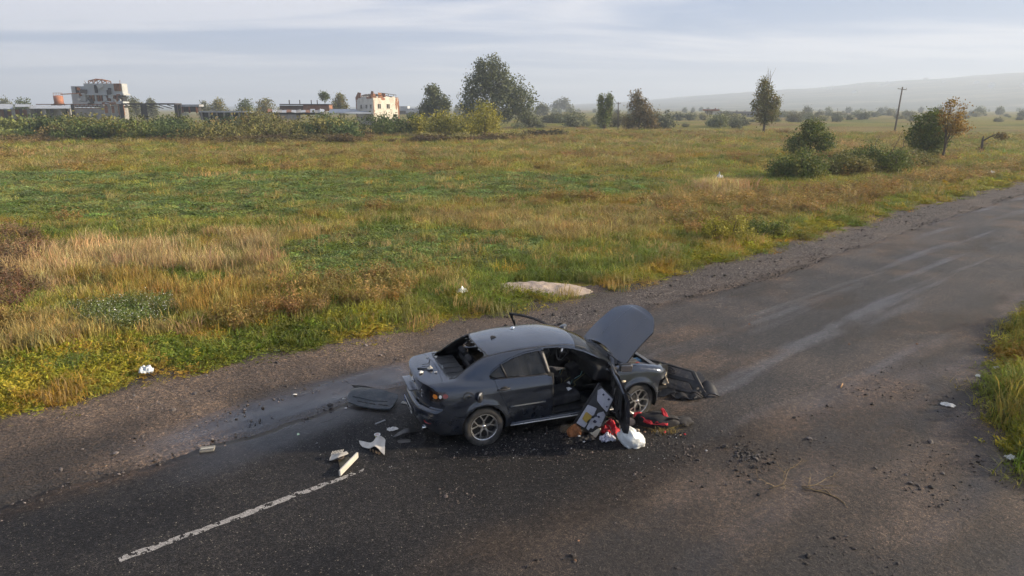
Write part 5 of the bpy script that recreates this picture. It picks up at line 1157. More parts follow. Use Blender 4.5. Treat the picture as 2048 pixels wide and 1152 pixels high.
dpanel('padding', [(.06, .02), (.42, .04), (.44, .16), (.30, .18), (.30, .34), (.50, .38), (.46, .56), (.06, .50)], .014, .016, PAD)
dpanel('padding', [(.50, .05), (.62, .04), (.62, .14), (.74, .12), (.76, .24), (.96, .26), (.92, .56), (.76, .60), (.60, .50), (.56, .34), (.46, .30), (.48, .18)], .014, .016, PAD)
dpanel('padding', [(.30, .70), (.62, .66), (.90, .64), (.86, .96), (.20, .98), (.10, .88)], .014, .016, PAD)
dpanel('yellow_foam', [(.16, .18), (.40, .16), (.38, .24), (.46, .28), (.44, .36), (.14, .36)], .032, .03, pmat('yellow_foam', (.38, .25, .05), .9, var=.2, scale=20))
dpanel('lower_pocket', [(.62, -.02), (1.0, 0), (1.02, .26), (.90, .20), (.80, .06)], .035, .03, pmat('cream_plastic', (.55, .47, .36), .5, var=.12))
q = MB(); q.tube([tuple(dpt(0, v, .0)) for v in np.linspace(-.02, 1.02, 10)], .022, 8); q.build('edge_roll', BLACK, dc, True)
for (u, v, s_) in ((.66, .30, .03), (.58, .42, .022), (.70, .44, .02), (.40, .90, .02), (.70, .90, .022), (.78, .74, .016)):
    q = MB(); c_ = dpt(u, v, .026); q.box(tuple(c_), (s_*1.5, s_, s_*1.2), (.5, .4, .6)); q.build('fixing_hole', pmat('navy_plastic', (.02, .022, .05), .6), dc)
for k in range(5):
    p = Vector(dpt(.85+.05*k, .35+.1*k, .02)); pts = [p]
    for j in range(6): p = p+Vector((.04+.03*rs.randn(), .03*rs.randn(), -.02+.04*rs.randn())); pts.append(p)
    q = MB(); q.tube(pts, .005, 5); q.build('loose_wire', [BLACK, STEEL, MATS['yellow_cable']][k % 3], dc, True)
# --- scraps on the car itself
def on_car(x, y, dz=0.0):
    lo, hi = .6, 1.6
    for _ in range(30):
        m_ = (lo+hi)/2
        if car_f(np.array([x]), np.array([y]), np.array([m_]))[0] < 0: lo = m_
        else: hi = m_
    return CW @ Vector((x, y, lo+dz))
for k, (x_, y_, s_, mt, lb) in enumerate(((.33, -.12, .10, pmat('cream_foam', (.60, .55, .45), .9), 'cream lump of debris on the boot lid'), (.17, -.18, .09, WPAP, 'white scrap near the rear edge of the boot lid'), (.40, .42, .05, WPAP, 'white scrap at the far side of the boot lid'), (.38, -.28, .05, WPAP, 'small grey scrap nearest the camera on the boot lid'), (1.86, .34, .10, pmat('blue_white_sticker', (.45, .55, .66), .5, var=.5, scale=22, grime=(.5, .12, .08), gscale=14, gamt=.9), 'small blue and white sticker lying on the car roof'))):
    P_ = on_car(x_, y_, .002); sheet('debris_scrap', lb, 'scrap', 70+k, P_.x, P_.y, s_, s_*.7, .03 if k else .06, mt, k*1.1, None, P_.z, n=5)
P0 = on_car(.16, .02, .012); P1 = on_car(.30, -.10, .014); q = MB(); q.tube([(0, 0, 0), tuple(P1-P0)], .010, 6); tag(q.build('black_strip', BLACK, None, False, tuple(P0)), 'black strip of trim lying on the boot lid', 'strip')
P0 = on_car(.42, .30, .006); P1 = on_car(.34, .06, .03); P2 = on_car(.25, .12, .012); q = MB(); q.tube([(0, 0, 0), tuple(P1-P0), tuple(P2-P0)], .005, 6); tag(q.build('bent_wire', BLACK, None, True, tuple(P0)), 'thin bent wire on the boot lid below the rear window', 'wire')
# --- branch and twigs on the right of the road
def twig(rs, p, d, L, r, depth, q):
    pts = [p]; rr = [r]; n = 5
    for i in range(n):
        d = (d+Vector((.25*rs.randn(), .25*rs.randn(), .06*rs.randn()-.02))).normalized(); p = p+d*L/n; p.z = max(p.z, .006); pts.append(p.copy()); rr.append(r*(1-.14*(i+1)))
        if depth and rs.rand() < .75: twig(rs, p.copy(), (d+Vector((.9*rs.randn(), .9*rs.randn(), .15*abs(rs.randn())))).normalized(), L*.55, r*.6, depth-1, q)
    q.tube(pts, rr, 5)
rs = np.random.RandomState(44); q = MB(); twig(rs, Vector((-.45, -.02, .02)), Vector((1, -.05, .05)), .50, .009, 2, q); twig(rs, Vector((.0, .02, .03)), Vector((1, .35, .1)), .50, .008, 2, q); twig(rs, Vector((.0, .0, .02)), Vector((1, -.45, 0)), .45, .010, 1, q)
tag(q.build('fallen_branch', pmat('bare_tan_twig', (.17, .12, .06), .8, var=.2), None, True, (3.85, 8.08, .03)), 'bare forked tan branch lying on the dusty road at lower right', 'branch')
q = MB(); q.tube([(-.07, -.10, .012), (0, 0, .02), (.06, .10, .012)], [.008, .012, .006], 6); tag(q.build('twig', pmat('orange_twig', (.40, .23, .10), .8), None, True, (6.0, 11.55, .03)), 'short light twig lying alone on the right side of the road', 'twig')
# --- sand heap on the verge
X, Y, F = grid(np.linspace(-1.75, 1.6, 70), np.linspace(-1.0, .85, 44))
h_ = np.maximum(0, 1-(X/1.55)**2-((Y+.05*X)/.82)**2); Z = .15*h_**.7*(.6+.8*fbm(X, Y, 2.2, 91, 4)) + .07*(fbm(X, Y, 7, 95, 3)-.5)*(h_ > 0) - .06
V_, T_ = clip(np.stack([X, Y, Z], 1), np.concatenate([F[:, [0, 1, 2]], F[:, [0, 2, 3]]]), h_-.002)
m, t, b = newmat('pale_sand'); co = t.add('ShaderNodeTexCoord').outputs['Object']; n1 = t.noise(co, 5, 6, .65); n2 = t.noise(co, 60, 3, .7)
t.put(b.inputs['Base Color'], t.mix(n1, c4((.25, .195, .155)), c4((.42, .34, .275)))); b.inputs['Roughness'].default_value = .95; t.put(b.inputs['Normal'], t.bump(t.math('ADD', n1, t.math('MULTIPLY', n2, .3)), .6, .06))
tag(obj('sand_heap', mesh('sand_heap', V_, T_, True), m, None, (SANDC[0]-.42, SANDC[1]-.30, .04), (0, 0, R(-3))), 'low heap of pale sand on the verge beyond the car', 'sand heap')
# --- loose stones and chippings
def stone_mesh(k):
    rs = np.random.RandomState(k); bm = bmesh.new(); bmesh.ops.create_icosphere(bm, subdivisions=1, radius=.5)
    for v in bm.verts: v.co *= .75+.5*rs.rand(); v.co.z *= .62
    me = bpy.data.meshes.new('stone'); bm.to_mesh(me); bm.free(); me.materials.append(STN); return me
m, t, b = newmat('grey_chippings'); t.put(b.inputs['Base Color'], t.attr('tint', True).outputs['Color']); b.inputs['Roughness'].default_value = .85; STN = m
rs = np.random.RandomState(77)
def stones(name, label, S_, T_, size, dens_ok, dark=1.0, warm=0.0):
    x, y = to_xy(S_, T_); e = np.minimum(asphalt_left(S_)-T_, T_-asphalt_right(S_)); z = np.where(e > 0, road_z(S_, T_), ruts(S_, T_)+.005)
    n = len(S_); v = (.024+.115*rs.rand(n)**2.2)*dark; tint = np.stack([v*(1.06+warm), v*.95, v*(.90-warm*.5)], 1)
    sz = size*np.exp(.6*rs.randn(n))*.85; sc3 = np.stack([sz, sz*(.7+.5*rs.rand(n)), sz], 1)
    scatter(name, label, [stone_mesh(500+k) for k in range(4)], np.stack([x, y, z+sz*.10], 1), np.stack([.4*rs.randn(n), .4*rs.randn(n), 6.28*rs.rand(n)], 1), sc3, rs.randint(0, 4, n), tint)
n = 42000; S_ = 6.5+rs.rand(n)**1.6*46; T_ = 10.1+rs.rand(n)*3.0
k_ = (T_ < grass_edge(S_)+.1) & (T_ > asphalt_left(S_)-.15) & (fbm(S_*.8, T_*1.4, 1.0, 611, 4) > .44+.18*sstep(11.4, 12.0, T_)*sstep(16, 12, S_)); stones('roadside_gravel', 'grey gravel chippings along the far shoulder', S_[k_], T_[k_], .021, None, .85, .10)
n = 9000; S_ = -8+rs.rand(n)*20; T_ = 9.9+rs.rand(n)*3.4; k_ = (T_ < grass_edge(S_)) & (fbm(S_, T_*2, .9, 617, 4) > .54); stones('shoulder_grit', 'scattered grit and small stones on the dirt shoulder', S_[k_], T_[k_], .020, None, 1.1, .05)
n = 5200; X_ = -1+rs.rand(n)*5; Y_ = 7.6+rs.rand(n)*2.6; w_ = fbm(X_, Y_*1.5, 1.1, 621, 4); S_, T_ = to_st(X_, Y_); k_ = (w_ > .53) & (T_ > 5.0); stones('loose_chippings', 'loose brown chippings scattered in front of the car', S_[k_], T_[k_], .015, None, .9, .12)
a = rs.rand(420)*6.28; r_ = np.abs(rs.randn(420))*.22; X_ = 3.42+r_*np.cos(a)*1.1+.25*(rs.rand(420)-.5); Y_ = 8.98+r_*np.sin(a)*1.5; S_, T_ = to_st(X_, Y_); stones('pothole_rubble', 'patch of dark loose stones on the right of the road', S_, T_, .022, None, .55, .05)
n = 7000; S_ = 3+rs.rand(n)*12; T_ = .0+rs.rand(n)*4.9; k_ = (T_ > right_edge(S_)-.4) & (fbm(S_*1.2, T_, .8, 631, 4) > .52); stones('apron_grit', 'grit on the broken right edge of the road', S_[k_], T_[k_], .018, None, .7, .06)
n = 3200; S_ = -3+rs.rand(n)*11; T_ = 5.2+rs.rand(n)*4.6; k_ = fbm(S_, T_, .5, 641, 4) > .40+.25*rs.rand(n); S_ = S_[k_]; T_ = T_[k_]; stones('asphalt_chips', 'pale stone chips showing in the dark asphalt', S_, T_, .0065, None, .9, .10)

# --- crumbs of safety glass round the car, and yellow leaves
n = 900; a = rs.rand(n)*6.28; r_ = .3+1.6*rs.rand(n)**.7; X_ = np.where(rs.rand(n) < .5, -1.35, 1.35)+r_*np.cos(a)*.9; Y_ = 9.25+r_*np.sin(a)*.45; S_, T_ = to_st(X_, Y_)
stones('glass_crumbs', 'crumbs of broken safety glass round the car', S_, T_, .0085, None, 3.2, -.10)
n = 260; S_ = -2+rs.rand(n)*22; T_ = 4.5+rs.rand(n)*8; k_ = (T_ < grass_edge(S_)) & (fbm(S_, T_, .4, 651, 3) > .45); stones('fallen_leaves', 'small dry yellow leaves scattered on the road', S_[k_], T_[k_], .017, None, 1.6, .75)

q = MB(); rs = np.random.RandomState(61); V_ = []; F_ = []; mi = []
for k in range(70):
    c_ = np.array((1.15+1.55*rs.rand(), 9.62+.42*rs.rand()**1.5-.12*rs.rand(), .03)); a, f = crumple(rs, .03+.08*rs.rand(), .02+.05*rs.rand(), .03, 3, .5); an = rs.rand()*6.28; n0 = len(V_)
    V_ += [(c_[0]+x*math.cos(an)-y*math.sin(an), c_[1]+x*math.sin(an)+y*math.cos(an), c_[2]+z) for x, y, z in a]; F_ += [tuple(i+n0 for i in g) for g in f]; mi += [rs.choice(5, p=(.45, .2, .12, .15, .08))]*len(f)
me = mesh('spilled_scraps', V_, F_)
for m_ in (BLKC, BLACK, WPAP, RED, pmat('brown_scrap', (.16, .10, .06), .9)): me.materials.append(m_)
me.polygons.foreach_set('material_index', mi); tag(obj('spilled_scraps', me), 'small torn scraps spilled under the open front door', None, None, 'stuff')
# ================================================================== trees, shrubs, poles and buildings beyond the field
PT = R(14.81)
def AT(px, py, D):
    """world point seen at photo pixel (px, py) at forward distance D: used only to read positions off the photograph"""
    v = (576-py)/1365.0; u = (px-1024)/1365.0; k = D/(math.cos(PT)+v*math.sin(PT))
    return Vector((u*k, D, 4.93+k*(-math.sin(PT)+v*math.cos(PT))))
def foliage(name, a, b_, c_=None, scale=.5):
    m, t, b = newmat(name); co = t.add('ShaderNodeTexCoord').outputs['Object']; n = t.noise(co, scale, 4, .6); n2 = t.noise(co, scale*9, 3, .6)
    rnd = t.add('ShaderNodeNewGeometry').outputs['Random Per Island']; a = [q*1.25 for q in a]; b_ = [q*1.25 for q in b_]
    c = t.mix(t.rng(n, .35, .65), c4(a), c4(b_))
    if c_: c = t.mix(t.rng(t.noise(co, scale*1.7, 3, .5), .52, .68), c, c4(c_))
    c = t.mix(1.0, c, t.ramp(rnd, (0, (.55, .56, .55)), (1, (1.45, 1.42, 1.35))), 'MULTIPLY')
    t.put(b.inputs['Base Color'], c); b.inputs['Roughness'].default_value = .65; b.inputs['Specular IOR Level'].default_value = .25
    tr = t.add('ShaderNodeBsdfTranslucent', i_Color=c); mx = t.add('ShaderNodeMixShader', i_0=.3, i_1=b.outputs[0], i_2=tr.outputs[0]); t.l.new(mx.outputs[0], t.n['Material Output'].inputs[0]); return m
BARK = pmat('grey_brown_bark', (.085, .065, .05), .9, var=.3, scale=4, bump=.5, bscale=12)
def leaf_cloud(rs, lobes, n, size, ragged=.25, flat=0.0):
    """leaf-sized faces in small sprays through uneven lobes; sprays leave gaps between them"""
    vol = np.array([l[3]*l[4]*l[5] for l in lobes])**.75; vol /= vol.sum()
    per = 7; n = int(n*1.7); size *= 1.12; m_ = max(1, n//per); La = np.array(lobes, float)[rs.choice(len(lobes), size=m_, p=vol)]
    d = rs.randn(m_, 3); d /= np.linalg.norm(d, axis=1, keepdims=True); r = (.45+.55*rs.rand(m_)**.5)*(1+ragged*rs.randn(m_)*.6)
    c = np.repeat(La[:, :3]+d*La[:, 3:6]*r[:, None], per, 0); d = np.repeat(d, per, 0); k = len(c)
    P = c+rs.randn(k, 3)*size*1.15; nn = d*.6+rs.randn(k, 3)*.8; nn[:, 2] += .25; nn /= np.linalg.norm(nn, axis=1, keepdims=True)
    u = np.cross(nn, rs.randn(k, 3)); u /= np.linalg.norm(u, axis=1, keepdims=True); v = np.cross(nn, u); s = (size*(.5+.9*rs.rand(k)))[:, None]
    V = np.stack([P-u*s*.6, P+v*s*.36, P+u*s*.6, P-v*s*.36], 1).reshape(-1, 3)
    return V, np.arange(4*k).reshape(-1, 4)
def tree(name, label, cat, base, H, lobes, n, size, mat, trunk_r=.2, seed=1, group=None, bare=0, fork=None, ragged=.25):
    """lobes are given as fractions of the height: (x, y, z, rx, ry, rz)*H; the trunk tapers into limbs that reach each lobe"""
    rs = np.random.RandomState(seed); root = empty(name, base); tag(root, label, cat, group)
    L = [tuple(q*H for q in l) for l in lobes]; V, F = leaf_cloud(rs, L, n, size, ragged)
    obj('crown', mesh('crown', V, F), mat, root)
    q = MB(); top = max(l[2] for l in L)
    for (fx, fy) in (fork or [(0, 0)]):
        pts = [(fx*H*.15, fy*H*.15, -.1)]; nseg = 6
        for i in range(1, nseg+1): f_ = i/nseg; pts.append((fx*H*(.15+.85*f_)+.012*H*rs.randn(), fy*H*f_+.012*H*rs.randn(), top*f_*.95))
        q.tube(pts, [trunk_r*(1-.85*i/nseg) for i in range(nseg+1)], 7)
    for l in L:
        z0 = l[2]*(.25+.3*rs.rand()); mid = (l[0]*.45, l[1]*.45, (z0+l[2])/2+.02*H)
        q.tube([(0, 0, z0), mid, l[:3]], [trunk_r*.42, trunk_r*.28, trunk_r*.1], 5)
        for k in range(3):
            d = rs.randn(3); d /= np.linalg.norm(d); e = np.array(l[:3])+d*np.array(l[3:6])*.95; q.tube([mid, tuple((np.array(mid)+e)/2+rs.randn(3)*.02*H), tuple(e)], [trunk_r*.18, trunk_r*.12, trunk_r*.04], 4)
    for k in range(bare):
        x0 = (rs.rand()-.5)*.12*H; q.tube([(x0*.3, 0, top*.85), (x0, .05*rs.randn()*H*.3, H*(1.0+.05*rs.rand())), (x0+.03*rs.randn()*H, 0, H*(1.12+.1*rs.rand()))], [trunk_r*.2, trunk_r*.12, trunk_r*.04], 4)
    o = q.build('trunk', BARK, root, True); return root
def px_h(py0, py1, D): return (py0-py1)*D/1412.0
WIL = foliage('grey_green_willow', (.070, .090, .044), (.120, .132, .066)); DKG = foliage('dark_green_leaves', (.045, .072, .022), (.085, .108, .030)); YEL = foliage('yellow_green_leaves', (.17, .17, .028), (.28, .245, .036), None, .25)
OLV = foliage('olive_leaves', (.090, .098, .032), (.16, .15, .046), (.20, .145, .046)); BRO = foliage('bronze_leaves', (.10, .080, .034), (.17, .122, .046), (.07, .08, .028)); ORG = foliage('orange_autumn_leaves', (.25, .125, .026), (.24, .165, .034), (.12, .12, .03), .6)
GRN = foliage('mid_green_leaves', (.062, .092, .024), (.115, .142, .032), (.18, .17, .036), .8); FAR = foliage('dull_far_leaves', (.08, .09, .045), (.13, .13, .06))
# --- single trees
tree('willow_tree', 'largest tree, a tall broad grey-green willow behind the yellow bushes', 'tree', (-4.6, 178.0, 0), 17.0,
     [(-.10, 0, .78, .20, .18, .18), (-.24, 0, .60, .20, .2, .18), (.04, 0, .60, .22, .2, .20), (.26, .05, .50, .22, .2, .2), (.44, 0, .34, .20, .18, .22), (-.32, 0, .34, .20, .2, .22), (.10, -.1, .32, .28, .2, .24), (.0, 0, .93, .09, .09, .10), (.12, 0, .80, .10, .1, .12), (-.17, 0, .86, .09, .09, .12)], 9000, .42, WIL, .5, 3)
tree('willow_tree', 'smaller grey-green willow left of the largest tree', 'tree', (-20.2, 186.0, 0), 10.8, [(0, 0, .78, .13, .13, .20), (-.10, 0, .52, .18, .16, .22), (.12, 0, .45, .18, .16, .22), (.26, 0, .55, .10, .1, .16), (-.26, 0, .36, .14, .12, .18), (-.12, 0, .84, .08, .08, .12)], 4200, .36, WIL, .3, 4)
tree('poplar_tree', 'narrow twin-topped dark green poplar left of the low power pole', 'tree', (21.6, 164.0, 0), 7.9, [(-.12, 0, .62, .08, .08, .32), (.12, 0, .66, .10, .09, .32), (0, 0, .35, .17, .14, .24), (-.11, 0, .86, .05, .05, .12), (.13, 0, .9, .06, .06, .10)], 3000, .26, GRN, .18, 5, fork=[(-.1, 0), (.1, 0)])
tree('bronze_tree', 'bronze-green tree with a leaning ragged top right of the low power pole', 'tree', (27.4, 151.0, 0), 8.3, [(-.12, 0, .82, .13, .1, .14), (.02, 0, .70, .12, .1, .14), (-.22, 0, .66, .10, .1, .08), (0, 0, .48, .22, .2, .2), (.18, 0, .36, .24, .2, .22), (-.25, 0, .22, .20, .18, .18), (.30, 0, .18, .20, .18, .18), (-.05, 0, .93, .05, .05, .08)], 4200, .27, BRO, .24, 6, ragged=.4)
tree('tall_poplar', 'tall solitary olive poplar with bare twigs at its top and a pale trunk', 'tree', (46.4, 129.0, 0), 9.9, [(-.06, 0, .74, .12, .11, .22), (-.10, 0, .52, .15, .13, .22), (.10, 0, .46, .15, .12, .22), (.0, 0, .34, .17, .14, .14), (-.09, 0, .92, .06, .06, .12), (.17, 0, .56, .08, .08, .14), (.04, 0, .66, .09, .1, .2)], 4200, .23, OLV, .26, 7, bare=7, ragged=.35)
tree('roadside_tree', 'round dark green sapling left of the roadside thicket', 'tree', (29.3, 68.4, 0), 3.9, [(0, 0, .62, .30, .28, .26), (-.32, 0, .34, .28, .26, .24), (.34, 0, .42, .26, .24, .26), (.0, 0, .84, .16, .14, .14), (.2, 0, .80, .12, .12, .14), (-.15, 0, .8, .1, .1, .12)], 3600, .15, GRN, .10, 8, ragged=.35)
tree('maple_tree', 'bushy green roadside tree touching the orange tree', 'tree', (39.4, 66.2, 0), 4.9, [(-.02, 0, .68, .26, .24, .26), (-.16, 0, .46, .24, .22, .24), (.14, 0, .44, .24, .22, .24), (.0, 0, .28, .30, .24, .18), (.08, 0, .84, .14, .14, .12)], 4200, .16, GRN, .12, 9)
tree('maple_tree', 'tree with orange autumn leaves and a dark bare trunk by the road', 'tree', (40.0, 64.4, 0), 5.8, [(.0, 0, .90, .08, .08, .10), (-.06, 0, .74, .11, .11, .12), (.12, 0, .68, .12, .12, .14), (.14, 0, .52, .15, .14, .12), (.21, 0, .88, .05, .05, .07), (.24, 0, .55, .10, .1, .10), (-.02, 0, .58, .09, .1, .1)], 1300, .13, ORG, .13, 10, ragged=.4)
# broken tree at far right
root = empty('broken_tree', (51.6, 76.5, 0)); tag(root, 'broken tree stump with its dead crown bent over to the right', 'tree')
q = MB(); q.tube([(0, 0, -.1), (.05, 0, .8), (-.02, 0, 1.5), (.05, 0, 1.9)], [.17, .13, .11, .05], 7); q.tube([(0, 0, 1.35), (.6, 0, 1.75), (1.3, 0, 2.1), (2.3, 0, 2.0)], [.09, .07, .05, .02], 6); q.tube([(1.0, 0, 1.9), (1.5, .2, 1.6), (1.9, .1, 1.5)], [.04, .03, .01], 5); q.build('trunk', BARK, root, True)
V_, F_ = leaf_cloud(np.random.RandomState(5), [(1.9, 0, 2.0, .6, .4, .25), (2.2, 0, 1.8, .4, .3, .2), (.0, 0, .5, .25, .2, .3)], 420, .12); obj('crown', mesh('crown', V_, F_), BRO, root)
# two small trees between brick shed and ruined house
tree('round_tree', 'small lollipop-shaped tree left of the ruined house', 'tree', AT(652, 238, 232)*1.0, 8.4, [(0, 0, .86, .17, .14, .13)], 500, .34, DKG, .14, 11)
bpos = AT(682, 240, 226); tree('round_tree', 'taller olive tree just left of the ruined house', 'tree', (bpos.x, bpos.y, 0), 9.2, [(.02, 0, .82, .15, .14, .16), (-.14, 0, .58, .16, .14, .2), (.12, 0, .5, .16, .14, .2)], 1500, .36, OLV, .2, 12)
# trees behind the works
k = 0
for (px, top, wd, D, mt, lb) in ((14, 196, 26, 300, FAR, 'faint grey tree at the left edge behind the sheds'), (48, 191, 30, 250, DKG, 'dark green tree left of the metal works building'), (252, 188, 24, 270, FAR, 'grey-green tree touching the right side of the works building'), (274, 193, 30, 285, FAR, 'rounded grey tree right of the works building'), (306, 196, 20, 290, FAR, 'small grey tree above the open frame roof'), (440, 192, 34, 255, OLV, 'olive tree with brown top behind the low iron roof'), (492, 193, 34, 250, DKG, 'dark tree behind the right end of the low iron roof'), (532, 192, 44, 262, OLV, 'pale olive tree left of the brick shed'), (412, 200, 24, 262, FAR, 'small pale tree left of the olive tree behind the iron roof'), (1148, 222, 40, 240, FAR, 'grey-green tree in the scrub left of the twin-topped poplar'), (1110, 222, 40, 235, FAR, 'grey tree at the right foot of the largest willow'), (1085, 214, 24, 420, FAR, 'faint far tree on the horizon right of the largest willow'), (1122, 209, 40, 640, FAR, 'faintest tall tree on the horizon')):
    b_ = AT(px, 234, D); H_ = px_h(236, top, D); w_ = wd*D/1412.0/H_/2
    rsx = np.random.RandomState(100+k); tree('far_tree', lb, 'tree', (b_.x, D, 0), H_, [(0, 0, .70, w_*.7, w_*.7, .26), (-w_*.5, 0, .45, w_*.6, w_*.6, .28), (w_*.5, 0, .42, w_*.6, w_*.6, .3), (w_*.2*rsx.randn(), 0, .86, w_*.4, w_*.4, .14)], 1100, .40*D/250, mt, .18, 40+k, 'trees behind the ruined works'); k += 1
# --- bushes as single things
def bush(name, label, base, w_, h_, n, size, mat, seed, group=None, depth=None):
    rs = np.random.RandomState(seed); dp = depth or w_*.7; root = empty(name, base); tag(root, label, 'bush', group); L = []
    for i in range(max(4, int(w_/h_*4))):
        f_ = (rs.rand()-.5); zt = h_*(.55+.42*rs.rand())*(1-1.3*f_*f_); L.append((f_*w_*.85, (rs.rand()-.5)*dp*.7, zt*.52, w_*.16+.1*h_, dp*.3, zt*.52))
    V, F = leaf_cloud(rs, L, n, size, .3); V[:, 2] = np.maximum(V[:, 2], 0.0); obj('foliage', mesh('foliage', V, F), mat, root)
    q = MB()
    for l in L:
        x0 = l[0]*.55; q.tube([(x0, l[1]*.6, -.05), (l[0]*.9, l[1], l[2]), (l[0]+.1*w_*rs.randn()*.5, l[1], l[2]*1.75)], [.03*h_**.6, .02*h_**.6, .006*h_**.6], 5)
    q.build('stems', BARK, root); root.children[-1]['kind'] = 'stuff'
    return root
b1 = AT(845, 268, 128); bush('yellow_bush', 'small yellow bush at the left end of the bright bush group', (b1.x, 126, 0), 5.0, 4.2, 1500, .24, YEL, 1)
b1 = AT(905, 272, 122); bush('yellow_bush', 'wide yellow-green bush in the middle of the bright bush group', (b1.x, 121, 0), 9.5, 5.4, 2800, .25, YEL, 2)
b1 = AT(968, 274, 119); bush('yellow_bush', 'tall yellow-green bush at the right end of the bright bush group', (b1.x, 117, 0), 9.0, 6.4, 2800, .25, YEL, 3)
b1 = AT(824, 262, 133); bush('green_bush', 'dark green bush at the left foot of the yellow bushes', (b1.x, 134, 0), 4.5, 4.2, 1200, .26, DKG, 4)
for k, (px, D, w_, h_, mt, lb) in enumerate(((140, 108, 9, 3.9, OLV, 'olive bush in front of the orange tank'), (196, 104, 9, 4.1, DKG, 'dark green bush below the works building'), (262, 106, 10, 3.6, GRN, 'mid-green bush right of the dark bush below the works'), (60, 112, 10, 3.3, DKG, 'dark bush below the left sheds'), (355, 104, 9, 3.0, DKG, 'dark bush in front of the open frame posts'), (430, 103, 12, 3.2, OLV, 'olive bush right of the open frame'), (520, 112, 8, 5.2, OLV, 'tall olive bush left of the brick shed'), (560, 108, 11, 3.4, OLV, 'broad olive bush below the brick shed'), (655, 118, 9, 4.2, DKG, 'dark green bush below the ruined house on its left'), (740, 122, 10, 4.4, DKG, 'dark green bush covering the foot of the ruined house'), (790, 124, 6, 4.0, DKG, 'dark bush right of the ruined house'))):
    b1 = AT(px, 262, D); bush('thicket_bush', lb, (b1.x, D, 0), w_, h_, 1700, .26, mt, 20+k, 'bushes in front of the ruined works')
for k, (x_, y_, w_, h_, mt, n_, lb) in enumerate(((20.6, 48.5, 4.6, 2.2, GRN, 4200, 'low green shrub at the left end of the roadside thicket'), (24.0, 50.8, 4.2, 2.1, OLV, 3600, 'olive green shrub second from the left in the roadside thicket'), (27.4, 53.0, 4.4, 2.9, GRN, 4200, 'tall tangled shrub in the middle of the roadside thicket'), (30.8, 55.4, 4.6, 2.3, OLV, 3800, 'olive shrub below the green roadside tree'), (34.4, 57.6, 4.4, 1.6, OLV, 2400, 'lowest olive shrub below the orange tree'))):
    bush('roadside_shrub', lb, (x_, y_, 0), w_, h_, n_, .11, mt, 60+k, 'shrubs along the right verge', 2.6)
q = MB(); rsx = np.random.RandomState(9)
for k in range(5):
    p = Vector((28.2, 52.6, .4)); pts = [p]; d = Vector((-.6+.5*rsx.rand()+.6*k-.9, 0, .8))
    for j in range(4): d = (d+Vector((.25*rsx.randn(), .2*rsx.randn(), .05))).normalized(); p = p+d*.75; pts.append(p)
    q.tube(pts, [.05, .04, .03, .02, .01], 5)
tag(q.build('dead_shrub', BARK, None, True), 'bare dark branches sticking out of the roadside thicket', 'shrub')
bush('weed_bush', 'bright green feathery weed bush at the verge right of the sand heap', (8.2, 25.4, 0), 2.4, 1.15, 3000, .055, YEL, 80)
bush('weed_bush', 'lower green weed clump beside the feathery weed bush', (9.9, 26.6, 0), 1.8, .8, 1600, .055, GRN, 81)
# --- thickets that read as one mass
def bush_mesh(k, mt, w_=4.0, h_=2.6, n=700, size=.26):
    rs = np.random.RandomState(k); L = [((rs.rand()-.5)*w_*.7, (rs.rand()-.5)*w_*.6, h_*(.3+.3*rs.rand()), w_*.25, w_*.25, h_*.36) for _ in range(5)]; V, F = leaf_cloud(rs, L, n, size, .3); V[:, 2] = np.maximum(V[:, 2], -.05); me = mesh('thicket_clump', V, F); me.materials.append(mt); return me
PMB = plantmat('thicket_leaf', .7, .25)
def thicket(name, label, pts, seed, pal, hmul=1.0, size=.26):
    rs = np.random.RandomState(seed); P = np.array(pts, float); n = len(P); sc_ = (.45+1.0*rs.rand(n)**1.3)[:, None]*np.array((1, 1, hmul))[None]; tint = np.array(pal)[rs.randint(0, len(pal), n)]*1.25*np.exp(.25*rs.randn(n, 1))
    scatter(name, label, [bush_mesh(seed*10+k, PMB, size=size) for k in range(4)], P, np.stack([0*P[:, 0], 0*P[:, 0], 6.28*rs.rand(n)], 1), sc_, rs.randint(0, 4, n), tint)
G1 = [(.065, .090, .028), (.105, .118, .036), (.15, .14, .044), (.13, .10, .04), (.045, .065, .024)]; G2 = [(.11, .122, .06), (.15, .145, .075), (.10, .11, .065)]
rs = np.random.RandomState(5); pts = []
for i in range(330):
    px = -80+rs.rand()*800; D = 104+rs.rand()*34
    if vnoise(np.array([px/38.0]), np.array([D/14.0]), 9)[0] < .42: continue
    b_ = AT(px, 270, D); pts.append((b_.x, D, -.1))
thicket('field_edge_scrub', 'scrub thicket along the left far edge of the field', pts, 3, G1, 1.0)
pts = []
for i in range(120):
    px = -60+rs.rand()*1120; D = 98+rs.rand()*12; b_ = AT(px, 270, D); pts.append((b_.x, D, -.1))
thicket('brown_scrub', 'low brown scrub at the foot of the far thicket', pts, 4, [(.12, .085, .035), (.085, .06, .03), (.13, .115, .04)], .38)
pts = []
for i in range(150):
    px = 1000+rs.rand()*1150; D = 165+rs.rand()*150 if px < 1500 else 230+rs.rand()*260; b_ = AT(px, 240, D); pts.append((b_.x, D, -.1))
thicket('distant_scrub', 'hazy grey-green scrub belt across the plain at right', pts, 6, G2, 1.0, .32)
pts = []
for i in range(170):
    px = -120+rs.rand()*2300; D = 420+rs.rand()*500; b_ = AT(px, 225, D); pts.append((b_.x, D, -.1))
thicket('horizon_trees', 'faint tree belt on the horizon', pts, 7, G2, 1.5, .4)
pts = [(AT(px, 266, D).x, D, -.1) for px, D in ((1085, 118), (1110, 120), (1065, 117), (1120, 122))]; thicket('brush_pile', 'low brown brush at the field edge right of the yellow bushes', pts, 8, [(.08, .06, .03), (.06, .065, .025)], .4)
